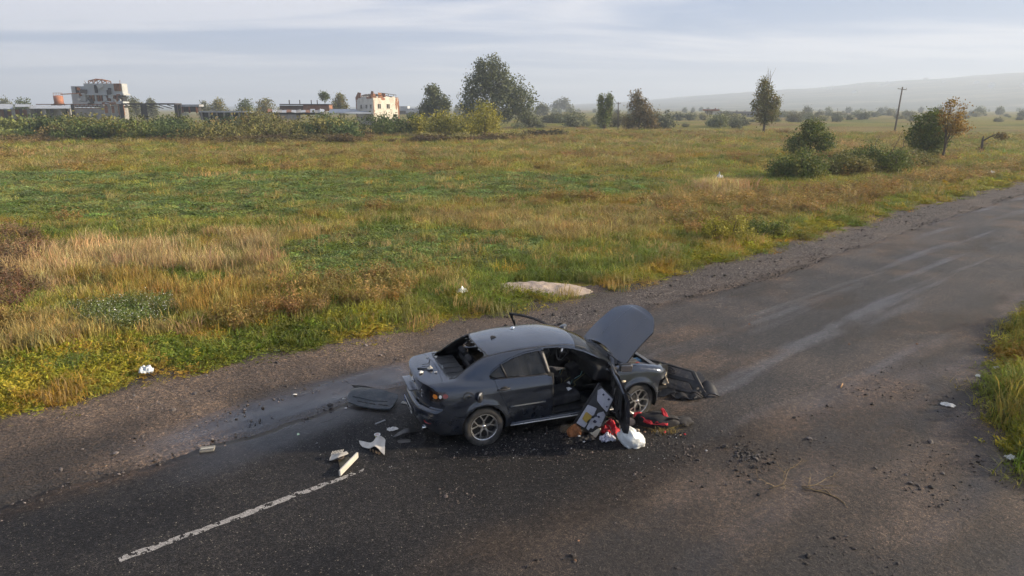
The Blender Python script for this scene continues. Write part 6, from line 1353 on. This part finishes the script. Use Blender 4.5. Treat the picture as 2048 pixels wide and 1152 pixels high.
# --- power poles
def pole(name, label, base, top, r, arm=1.4):
    root = empty(name, base); tag(root, label, 'power pole'); d = Vector(top)-Vector(base)
    WD = pmat('weathered_pole_wood', (.12, .10, .085), .9, var=.25, scale=3)
    q = MB(); q.tube([(0, 0, -.2), tuple(d*.5), tuple(d)], [r, r*.85, r*.65], 8); q.build('post', WD, root, True)
    a = d*.95; q = MB(); q.box(tuple(a), (arm, .10, .10), (0, .12, 0)); q.build('crossarm', WD, root)
    for f_ in (-.45, .45, 0): q = MB(); q.lathe([(0, 0), (.05, 0), (.08, .06), (.05, .14), (.06, .2), (0, .22)], 8, 'z', tuple(a+Vector((f_*arm, 0, .05)))); q.build('insulator', pmat('grey_porcelain', (.3, .3, .3), .3), root, True)
    q = MB(); q.box(tuple(d*.42), (.45, .30, .5), None, .03); q.build('fuse_box', STEEL, root) if arm > 1.2 else None
    return root
b_ = AT(1789, 263, 148); t_ = AT(1805, 174, 148); pole('power_pole', 'tall wooden power pole leaning right beyond the roadside trees', (b_.x, 148, 0), (t_.x, 148, t_.z), .20, 1.9)
b_ = AT(1236, 262, 152); t_ = AT(1236.5, 204, 152); pole('power_pole', 'shorter upright power pole between the poplar and the bronze tree', (b_.x, 152, 0), (t_.x, 152, t_.z), .14, 1.0)
for k, (px, t0, D, lb) in enumerate(((1345, 222, 330, 'thin far pole on the plain left of the small farmhouse'), (1675, 217, 420, 'thin far pole right of the tall solitary poplar'), (1569, 220, 420, 'thin far pole just right of the tall solitary poplar'))):
    b_ = AT(px, 236, D); t_ = AT(px, t0, D); pole('power_pole', lb, (b_.x, D, 0), (t_.x, D, t_.z), .14, .9)
# --- buildings
CONC = pmat('stained_concrete', (.26, .25, .235), .9, var=.15, scale=.7, grime=(.13, .11, .09), gscale=.5, gamt=.6); CLAD = pmat('weathered_grey_cladding', (.36, .38, .39), .7, .1, var=.12, scale=.4, grime=(.40, .40, .40), gscale=.35, gamt=.5)
RUST = pmat('rusted_sheet', (.20, .085, .04), .9, var=.35, scale=.8, grime=(.09, .045, .03), gscale=.6); BRICK = pmat('red_brickwork', (.27, .115, .065), .9, var=.2, scale=1.5, grime=(.33, .25, .18), gscale=.4, gamt=.5); DKIR = pmat('blackened_iron', (.035, .03, .03), .85, var=.3, scale=1)
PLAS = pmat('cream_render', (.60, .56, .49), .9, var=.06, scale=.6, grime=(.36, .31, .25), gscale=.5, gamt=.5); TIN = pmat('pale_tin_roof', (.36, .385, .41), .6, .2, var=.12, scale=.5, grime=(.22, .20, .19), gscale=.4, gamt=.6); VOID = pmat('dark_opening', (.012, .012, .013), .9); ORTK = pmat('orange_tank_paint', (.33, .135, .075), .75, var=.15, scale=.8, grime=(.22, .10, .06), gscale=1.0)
def bbox(x0, x1, y0, y1, D, depth, tilt=0.0):
    """box whose front face spans photo px (x0..x1, y0..y1) at distance D"""
    a = AT(x0, y1, D); b_ = AT(x1, y0, D); return (a.x+b_.x)/2, D+depth/2, (a.z+b_.z)/2, abs(b_.x-a.x), depth, abs(b_.z-a.z)
def part(name, mat, parent, *boxes, bev=0.0):
    q = MB(); L = parent.matrix_world.translation if False else parent.location
    for bx_ in boxes: q.box((bx_[0]-L[0], bx_[1]-L[1], bx_[2]-L[2]), bx_[3:6], None, bev)
    return q.build(name, mat, parent)
D = 225
wk = empty('works_building', (AT(195, 240, D).x, D, 0)); tag(wk, 'gutted grey metal-clad works building with bands of broken windows', 'building')
part('lower_wall', CONC, wk, bbox(148, 246, 216, 246, D+.6, 3.0)); part('middle_wall', CLAD, wk, bbox(146, 246, 203, 211.5, D, 3.6)); part('sill_band', CLAD, wk, bbox(170, 247, 187, 190.5, D-.2, 3.9))
part('core_wall', VOID, wk, bbox(150, 244, 188, 214, D+1.0, 2.4)); part('upper_wall', CLAD, wk, bbox(170, 243, 167, 187, D+.3, 3.2)); part('upper_wall', CLAD, wk, bbox(144, 170, 172.5, 187, D+.6, 2.8))
for k in range(13):
    x0 = 175+k*5.3; part('window_post', RUST if k % 3 else CLAD, wk, bbox(x0, x0+1.1, 190.5, 203, D+.2, .4))
for (x0, x1) in ((206, 212), (214, 220), (222, 229), (180, 186)): part('window_pane', pmat('grimy_factory_glass', (.08, .12, .13), .2, var=.3), wk, bbox(x0, x1, 192.5, 196.5, D+.6, .1))
part('side_wall', CLAD, wk, bbox(145, 158, 188, 203, D+.4, 2.4)); part('side_wall', CLAD, wk, bbox(162, 170, 188, 202, D+.2, 2.4))
part('rust_panel', RUST, wk, bbox(204, 231, 204.5, 208, D-.35, .2)); part('rust_panel', RUST, wk, bbox(237, 246.5, 208, 230, D-.3, .3)); part('brick_panel', BRICK, wk, bbox(204, 232, 212, 226, D+.4, .5))
part('torn_corner', DKIR, wk, bbox(229, 241, 168, 181, D+.15, .3))
for k in range(3):
    part('corner_strut', RUST, wk, bbox(229+k*4.5, 230.2+k*4.5, 167, 182, D+.0, .2)); part('corner_rail', RUST, wk, bbox(229, 242, 169+k*4.5, 170+k*4.5, D-.05, .2))
q = MB(); z0 = AT(174, 167, D).z; zt = AT(174, 158, D).z; xs = [AT(x, 167, D).x-wk.location[0] for x in (175, 184, 193, 202, 211)]; zs = [z0+(zt-z0)*f_ for f_ in (.55, .8, 1, .8, .55)]
for yy in (.6, 3.0):
    for i in range(5): q.tube([(xs[i], yy, z0), (xs[i], yy, zs[i])], .12, 5)
    for i in range(4): q.tube([(xs[i], yy, zs[i]), (xs[i+1], yy, zs[i+1])], .14, 5); q.tube([(xs[i], yy, z0), (xs[i+1], yy, zs[i+1])], .07, 4)
for i in range(5): q.tube([(xs[i], .6, zs[i]), (xs[i], 3, zs[i])], .10, 5)
q.build('roof_truss', RUST, wk)
rsx = np.random.RandomState(19)
for k in range(16):
    px = 150+92*rsx.rand(); py = 170+38*rsx.rand(); a = AT(px, py, D-.3)-wk.location; q = MB(); q.box(tuple(a), (.5+1.6*rsx.rand(), .06, .5+1.1*rsx.rand()), (.25*rsx.randn(), .35*rsx.randn(), .2*rsx.randn())); q.build('torn_sheet', (CLAD, DKIR, RUST, TIN, DKIR)[k % 5], wk)
for (x0, x1, y0, y1) in ((190, 193, 170, 186), (152, 156, 174, 186), (216, 221, 176, 180), (176, 184, 206, 210), (222, 228, 205.5, 210)): part('dark_gap', VOID, wk, bbox(x0, x1, y0, y1, D-.06, .3))
for k in range(5): a = AT(172+17*k, 167, D)-wk.location; q = MB(); q.tube([tuple(a), tuple(a+Vector((.4*rsx.randn(), .5, .8+.8*rsx.rand())))], .07, 4); q.build('bent_rod', RUST, wk)
tk = empty('storage_tank', (AT(124, 240, 222).x, 222, 0)); tag(tk, 'orange cylindrical tank on a rusty stand left of the works building', 'tank')
q = MB(); zb = AT(124, 209, 222).z; zt = AT(124, 192, 222).z; q.lathe([(0, zb-.6), (1.2, zb), (1.3, zb+.02), (1.35, zt), (1.2, zt+.05), (0, zt+.25)], 22, 'z'); q.build('tank_shell', ORTK, tk, True)
for (dx, dy) in ((-1, -1), (1, -1), (1, 1), (-1, 1)): q = MB(); q.tube([(dx*1.0, dy*1.0, -.1), (dx*1.0, dy*1.0, zb+.3)], .12, 6); q.build('leg', RUST, tk)
for k in range(8): q = MB(); a = k*math.pi/4; q.tube([(1.25*math.cos(a), 1.25*math.sin(a), zt), (1.25*math.cos(a), 1.25*math.sin(a), zt+.9)], .04, 4); q.build('rail_post', RUST, tk)
q = MB(); q.tube([(1.25*math.cos(a), 1.25*math.sin(a), zt+.9) for a in np.linspace(0, 6.283, 17)], .04, 4, False); q.build('handrail', RUST, tk)
q = MB(); q.tube([(-2.6, 0, zb-.2), (4.5, 0, zb+.1)], .14, 6); q.build('platform_beam', DKIR, tk)
q = MB(); q.tube([(1.0, 0, zt+.5), (6.0, 1, zt+.8)], .16, 6); q.build('feed_pipe', RUST, tk)
fr_ = empty('open_frame_shed', (AT(320, 240, 200).x, 200, 0)); tag(fr_, 'long burnt-out shed frame with a dark sagging roof right of the works', 'shed')
part('roof', DKIR, fr_, bbox(243, 350, 206.5, 209.5, 200, 4))
for k, px in enumerate((243, 285, 290, 352, 359)): part('post', DKIR, fr_, bbox(px, px+2.0, 209, 243, 200+(k % 2)*.3, .35))
for k in range(6):
    a = AT(250+17*k, 210, 200); b_ = AT(262+17*k, 217, 200); q = MB(); q.tube([tuple(a-fr_.location), tuple(b_-fr_.location+Vector((0, 4, 0)))], .12, 5); q.build('brace', DKIR, fr_)
part('end_roof', TIN, fr_, bbox(352, 398, 209, 213.5, 201, 3)); part('end_wall', DKIR, fr_, bbox(358, 396, 213.5, 224, 201.5, 2))
for px in (364, 378, 392): part('wall_post', RUST, fr_, bbox(px, px+1.2, 213, 226, 201.2, .3))
ft = empty('truss_frame', (AT(200, 240, 205).x, 205, 0)); tag(ft, 'rusty lattice girder standing in front of the works building', 'girder')
part('top_chord', RUST, ft, bbox(72, 246, 208, 209.6, 205, .5)); part('bottom_chord', RUST, ft, bbox(140, 246, 216.5, 217.5, 205, .5))
for k in range(12):
    x0 = 142+k*8.8; q = MB(); a = AT(x0, 209, 205.2)-ft.location; b_ = AT(x0+4.4, 217, 205.2)-ft.location; c_ = AT(x0+8.8, 209, 205.2)-ft.location; q.tube([tuple(a), tuple(b_), tuple(c_)], .09, 4); q.build('lattice_brace', RUST, ft)
for px in (146, 205, 219, 232, 242): part('post', CONC if px > 200 else DKIR, ft, bbox(px, px+1.8, 209, 240, 204.6, .3))
sh = empty('long_shed', (AT(70, 240, 195).x, 195, 0)); tag(sh, 'long low shed with torn pale tin roof at the far left', 'shed')
for (x0, x1, y0, y1) in ((-40, 26, 209, 219), (30, 60, 208.5, 213.5), (58, 138, 211, 217)):
    a = AT(x0, y1, 195)-sh.location; b_ = AT(x1, y1, 195)-sh.location; c_ = AT(x1, y0, 203)-sh.location; d_ = AT(x0, y0, 203)-sh.location; q = MB(); q.add([tuple(a), tuple(b_), tuple(c_), tuple(d_)], [(0, 1, 2, 3)]); o = q.build('roof_sheet', TIN, sh); md = o.modifiers.new('t', 'SOLIDIFY'); md.thickness = .15
part('back_wall', BRICK, sh, bbox(-40, 60, 219, 240, 199, .4)); part('back_wall', CONC, sh, bbox(60, 140, 217, 240, 199, .4))
for k in range(11): part('post', CONC if k % 2 else DKIR, sh, bbox(-20+k*15.5, -18.4+k*15.5, 217, 242, 195.3, .25))
lr = empty('iron_roof_shed', (AT(450, 240, 190).x, 190, 0)); tag(lr, 'low shed with a flat pale iron roof right of the burnt frame', 'shed')
part('roof', TIN, lr, bbox(399, 500, 222, 225, 190, 3)); part('wall', VOID, lr, bbox(402, 497, 225, 240, 191, 2))
for k in range(7): part('post', CONC, lr, bbox(403+k*15, 404.3+k*15, 225, 240, 190.4, .3))
sb = empty('brick_shed', (AT(605, 240, 215).x, 215, 0)); tag(sb, 'long flat-roofed red brick shed left of the ruined house', 'shed')
part('brick_wall', BRICK, sb, bbox(607, 658, 210, 222, 215, 4)); part('sooty_wall', pmat('sooty_brick', (.10, .06, .045), .9, var=.3, scale=1), sb, bbox(560, 607, 211, 222, 215.4, 4)); part('flat_roof', DKIR, sb, bbox(559, 659, 208, 210, 214.6, 5))
for px in (599, 622, 634, 578): part('vent_pipe', DKIR, sb, bbox(px, px+.9, 200, 208.5, 219, .2))
rb = empty('collapsed_shed', (AT(600, 240, 196).x, 196, 0)); tag(rb, 'collapsed shed with rust and grey roof sheets below the brick shed', 'shed')
rsx = np.random.RandomState(6)
for k in range(12):
    x0 = 535+k*9.5; a = AT(x0, 224+2*rsx.rand(), 196)-rb.location; b_ = AT(x0+10, 224+2*rsx.rand(), 196)-rb.location; c_ = AT(x0+9.5, 218+2.5*rsx.rand(), 201)-rb.location; d_ = AT(x0+.5, 218+2.5*rsx.rand(), 201)-rb.location
    q = MB(); q.add([tuple(a), tuple(b_), tuple(c_), tuple(d_)], [(0, 1, 2, 3)]); o = q.build('roof_sheet', (RUST, TIN, CONC, TIN)[k % 4], rb); md = o.modifiers.new('t', 'SOLIDIFY'); md.thickness = .12
part('wall', CONC, rb, bbox(552, 592, 229, 240, 196.5, 4)); part('wall_opening', VOID, rb, bbox(548, 640, 224.5, 229.5, 196.8, 4))
for (x0, x1, y0, y1, D_) in ((655, 720, 218, 226, 205), (690, 745, 222, 227, 202)):
    q = MB(); a = AT(x0, y1, D_)-rb.location; b_ = AT(x1, y1, D_)-rb.location; c_ = AT(x1-8, y0, D_+7)-rb.location; d_ = AT(x0+6, y0, D_+7)-rb.location; q.add([tuple(a), tuple(b_), tuple(c_), tuple(d_)], [(0, 1, 2, 3)]); o = q.build('roof_sheet', TIN, rb); md = o.modifiers.new('t', 'SOLIDIFY'); md.thickness = .12
# ruined two-storey house, corner towards the road
hs = empty('ruined_house', (AT(748, 240, 205).x, 205, 0)); tag(hs, 'cream ruined two-storey house with burnt-out roof and gaping windows', 'house')
k_ = 205/1412.0; NC = (0, 0); LC = (-6.76, 9.0); RC = (6.07, 6.5); BC = (LC[0]+RC[0], LC[1]+RC[1]); zt = AT(748, 192, 205).z; zg = 0
def wall_pt(a, b_, f_, z, off=0.0):
    dx, dy = b_[0]-a[0], b_[1]-a[1]; L_ = math.hypot(dx, dy); nx, ny = dy/L_, -dx/L_
    if ny > 0: nx, ny = -nx, -ny
    return (a[0]+dx*f_+nx*off, a[1]+dy*f_+ny*off, z)
def ragged_wall(name, a, b_, mat, seed, thick=.45, amp=.9, lo=0.0):
    rs = np.random.RandomState(seed); n = 22; q = MB(); tops = [zt-amp*rs.rand()*(1 if rs.rand() < .55 else .2)-lo for _ in range(n+1)]
    V = []
    for i in range(n+1):
        for off in (0, -thick): V.append(wall_pt(a, b_, i/n, 0, off)); V.append(wall_pt(a, b_, i/n, tops[i], off))
    F = []
    for i in range(n): p = 4*i; F += [(p, p+4, p+5, p+1), (p+2, p+3, p+7, p+6), (p+1, p+5, p+7, p+3)]
    F += [(0, 1, 3, 2), (4*n, 4*n+2, 4*n+3, 4*n+1)]; q.add(V, F); return q.build(name, mat, hs)
ragged_wall('left_wall', LC, NC, PLAS, 1); ragged_wall('right_wall', NC, RC, PLAS, 2, amp=.6); ragged_wall('back_wall', LC, BC, BRICK, 3, amp=1.5); ragged_wall('back_wall', RC, BC, BRICK, 4, amp=1.5)
def hwin(a, b_, f_, z0, w_, h_):
    root_p = MB(); P = [wall_pt(a, b_, f_-w_/2, z0, .03), wall_pt(a, b_, f_+w_/2, z0, .03), wall_pt(a, b_, f_+w_/2, z0+h_, .03), wall_pt(a, b_, f_-w_/2, z0+h_, .03)]
    B_ = [wall_pt(a, b_, f_-w_/2, z0, -.3), wall_pt(a, b_, f_+w_/2, z0, -.3), wall_pt(a, b_, f_+w_/2, z0+h_, -.3), wall_pt(a, b_, f_-w_/2, z0+h_, -.3)]
    root_p.add(P+B_, [(0, 1, 2, 3), (0, 4, 5, 1), (1, 5, 6, 2), (2, 6, 7, 3), (3, 7, 4, 0)]); w0 = root_p.build('window', VOID, hs)
    q = MB(); q.tube([P[0], P[1], P[2], P[3], P[0]], .07, 4); q.tube([wall_pt(a, b_, f_, z0, .05), wall_pt(a, b_, f_, z0+h_, .05)], .05, 4); q.build('frame', PLAS, w0)
H1, H2 = zt*.56, zt*.12
for f_ in (.28, .60, .86): hwin(LC, NC, f_, H1, .10, 1.2)
for f_ in (.28, .58): hwin(LC, NC, f_, H2, .10, 1.2)
for f_ in (.24, .60): hwin(NC, RC, f_, H1, .115, 1.35)
hwin(NC, RC, .86, H2+1.0, .13, 1.1); hwin(NC, RC, .40, H2, .11, 1.2)
rsx = np.random.RandomState(3)
for (a, b_, f0, f1, z0, z1) in ((NC, RC, .88, 1.0, zt*.5, zt*.97), (NC, RC, .0, .06, zt*.3, zt*.9), (LC, NC, .0, .10, zt*.86, zt*1.0), (NC, RC, .3, .5, zt*.85, zt*.95), (LC, NC, .55, .95, zt*.90, zt*.99)):
    q = MB(); n = 9; ring = [(f0+(f1-f0)*(.5+.5*math.cos(t2)*(.7+.4*rsx.rand())), z0+(z1-z0)*(.5+.5*math.sin(t2)*(.7+.4*rsx.rand()))) for t2 in np.linspace(0, 6.283, n, endpoint=False)]
    q.add([wall_pt(a, b_, f_, z_, .05) for (f_, z_) in ring]+[wall_pt(a, b_, f_, z_, -.1) for (f_, z_) in ring], [tuple(range(n))]+[(i, (i+1) % n, n+(i+1) % n, n+i) for i in range(n)]); q.build('bare_brick', BRICK, hs)
for k in range(11):
    f_ = k/10; a = wall_pt(LC, NC, f_, zt-.2, -.2); b_ = wall_pt(RC, BC, 1-f_, zt-.3, .2); q = MB()
    mid = ((a[0]*.6+b_[0]*.4), (a[1]*.6+b_[1]*.4), zt+.5*rsx.rand()+.3); q.tube([a, mid] if k % 3 else [a, mid, b_], .10, 4); q.build('charred_rafter', DKIR, hs)
for (a, b_, f_, w_, hh) in ((LC, NC, .12, .16, 1.3), (LC, NC, .92, .10, 1.6), (NC, RC, .30, .10, 1.1), (NC, RC, .04, .10, .8)):
    q = MB(); q.add([wall_pt(a, b_, f_-w_, zt-.5, .02), wall_pt(a, b_, f_+w_, zt-.5, .02), wall_pt(a, b_, f_+w_*.7, zt+hh*.75, -.4), wall_pt(a, b_, f_-w_*.5, zt+hh*.9, -.5)], [(0, 1, 2, 3)]); o = q.build('roof_remnant', RUST, hs); md = o.modifiers.new('t', 'SOLIDIFY'); md.thickness = .15
q = MB(); q.box(((NC[0]+RC[0])/2-.6, 4, zt*.5), (.9, .9, zt+1.6)); q.build('chimney', BRICK, hs)
for k in range(3): pa = wall_pt(NC, RC, .42+.22*k, zt+.35+.25*(k == 1), -.2); q = MB(); q.tube([wall_pt(NC, RC, .35, zt+.9, -.3), wall_pt(NC, RC, .98, zt+.35, -.3)] if k == 0 else [pa, (pa[0], pa[1], zt-.3)], .08, 4); q.build('roof_beam', DKIR, hs)
ws_ = empty('white_roof_shed', (AT(820, 240, 260).x, 260, 0)); tag(ws_, 'far sheds with white broken roofs right of the ruined house', 'shed')
for (x0, x1, y0, y1, D_) in ((798, 842, 217, 222, 260), (812, 850, 222, 226, 250), (796, 815, 212.5, 217, 275)):
    part('roof', pmat('white_roofing', (.52, .53, .54), .7, var=.1, scale=.4, grime=(.3, .3, .3), gscale=.4), ws_, bbox(x0, x1, y0, y1, D_, 6)); part('wall', CONC, ws_, bbox(x0+1, x1-1, y1, y1+7, D_+.5, 5))
fh = empty('farmhouse', (AT(1428, 235, 300).x, 300, 0)); tag(fh, 'tiny white farmhouse with red roof far off on the plain', 'house')
part('wall', pmat('white_render', (.62, .60, .55), .9, var=.05), fh, bbox(1425, 1437, 222, 231, 300, 6)); part('side_wall', CONC, fh, bbox(1415, 1425, 222, 230, 301, 5)); part('roof', BRICK, fh, bbox(1414, 1439, 218.5, 222, 299.4, 7)); part('chimney', BRICK, fh, bbox(1430, 1432, 216, 219, 302, .5))
bn = empty('cow_barn', (AT(1480, 235, 320).x, 320, 0)); tag(bn, 'long low grey barn right of the tiny farmhouse', 'barn')
part('wall', CONC, bn, bbox(1452, 1508, 226, 234, 320, 9)); part('roof', pmat('grey_slate', (.22, .21, .22), .8, var=.1, scale=.3), bn, bbox(1450, 1510, 223, 226, 319.5, 10))
for k in range(9): part('window', VOID, bn, bbox(1456+k*5.6, 1458.4+k*5.6, 228, 230.5, 319.8, .3))
# village houses on the hillside
rsx = np.random.RandomState(12)
for k in range(16):
    az_ = 24+13*rsx.rand(); r_ = 2200+1000*rsx.rand(); h0 = float(hill_h(np.array([az_]), np.array([r_]))[0])-.6; x_, y_ = r_*math.sin(R(az_)), r_*math.cos(R(az_)); vh = empty('village_house', (x_, y_, h0)); tag(vh, 'pale speck of a village house on the far hillside at right', 'house', 'village houses on the hillside')
    q = MB(); q.box((0, 0, 2), (15, 10, 7)); q.build('wall', MATS['white_render'], vh); q = MB(); q.prism([(-6, 5), (6, 5), (0, 8)], -4.5, 4.5, 'y'); q.build('roof', TIN, vh)
# ================================================================== haze
HV = np.array([(x, y, z) for z in (-1.6, 195.0) for (x, y) in ((-6000, -6000), (6000, -6000), (6000, 6000), (-6000, 6000))])
m = bpy.data.materials.new('pale_haze'); m.use_nodes = True; t = NT(m.node_tree); t.n.clear()
out = t.add('ShaderNodeOutputMaterial'); pv = t.add('ShaderNodeVolumePrincipled')
pv.inputs['Color'].default_value = (0.75, 0.86, 1.0, 1); pv.inputs['Density'].default_value = 0.00052; pv.inputs['Anisotropy'].default_value = 0.15
t.l.new(pv.outputs[0], out.inputs['Volume'])
tag(obj('haze', mesh('haze', HV, [(0, 3, 2, 1), (4, 5, 6, 7), (0, 1, 5, 4), (1, 2, 6, 5), (2, 3, 7, 6), (3, 0, 4, 7)]), m), 'thin pale haze lying over the whole plain', None, None, 'stuff')
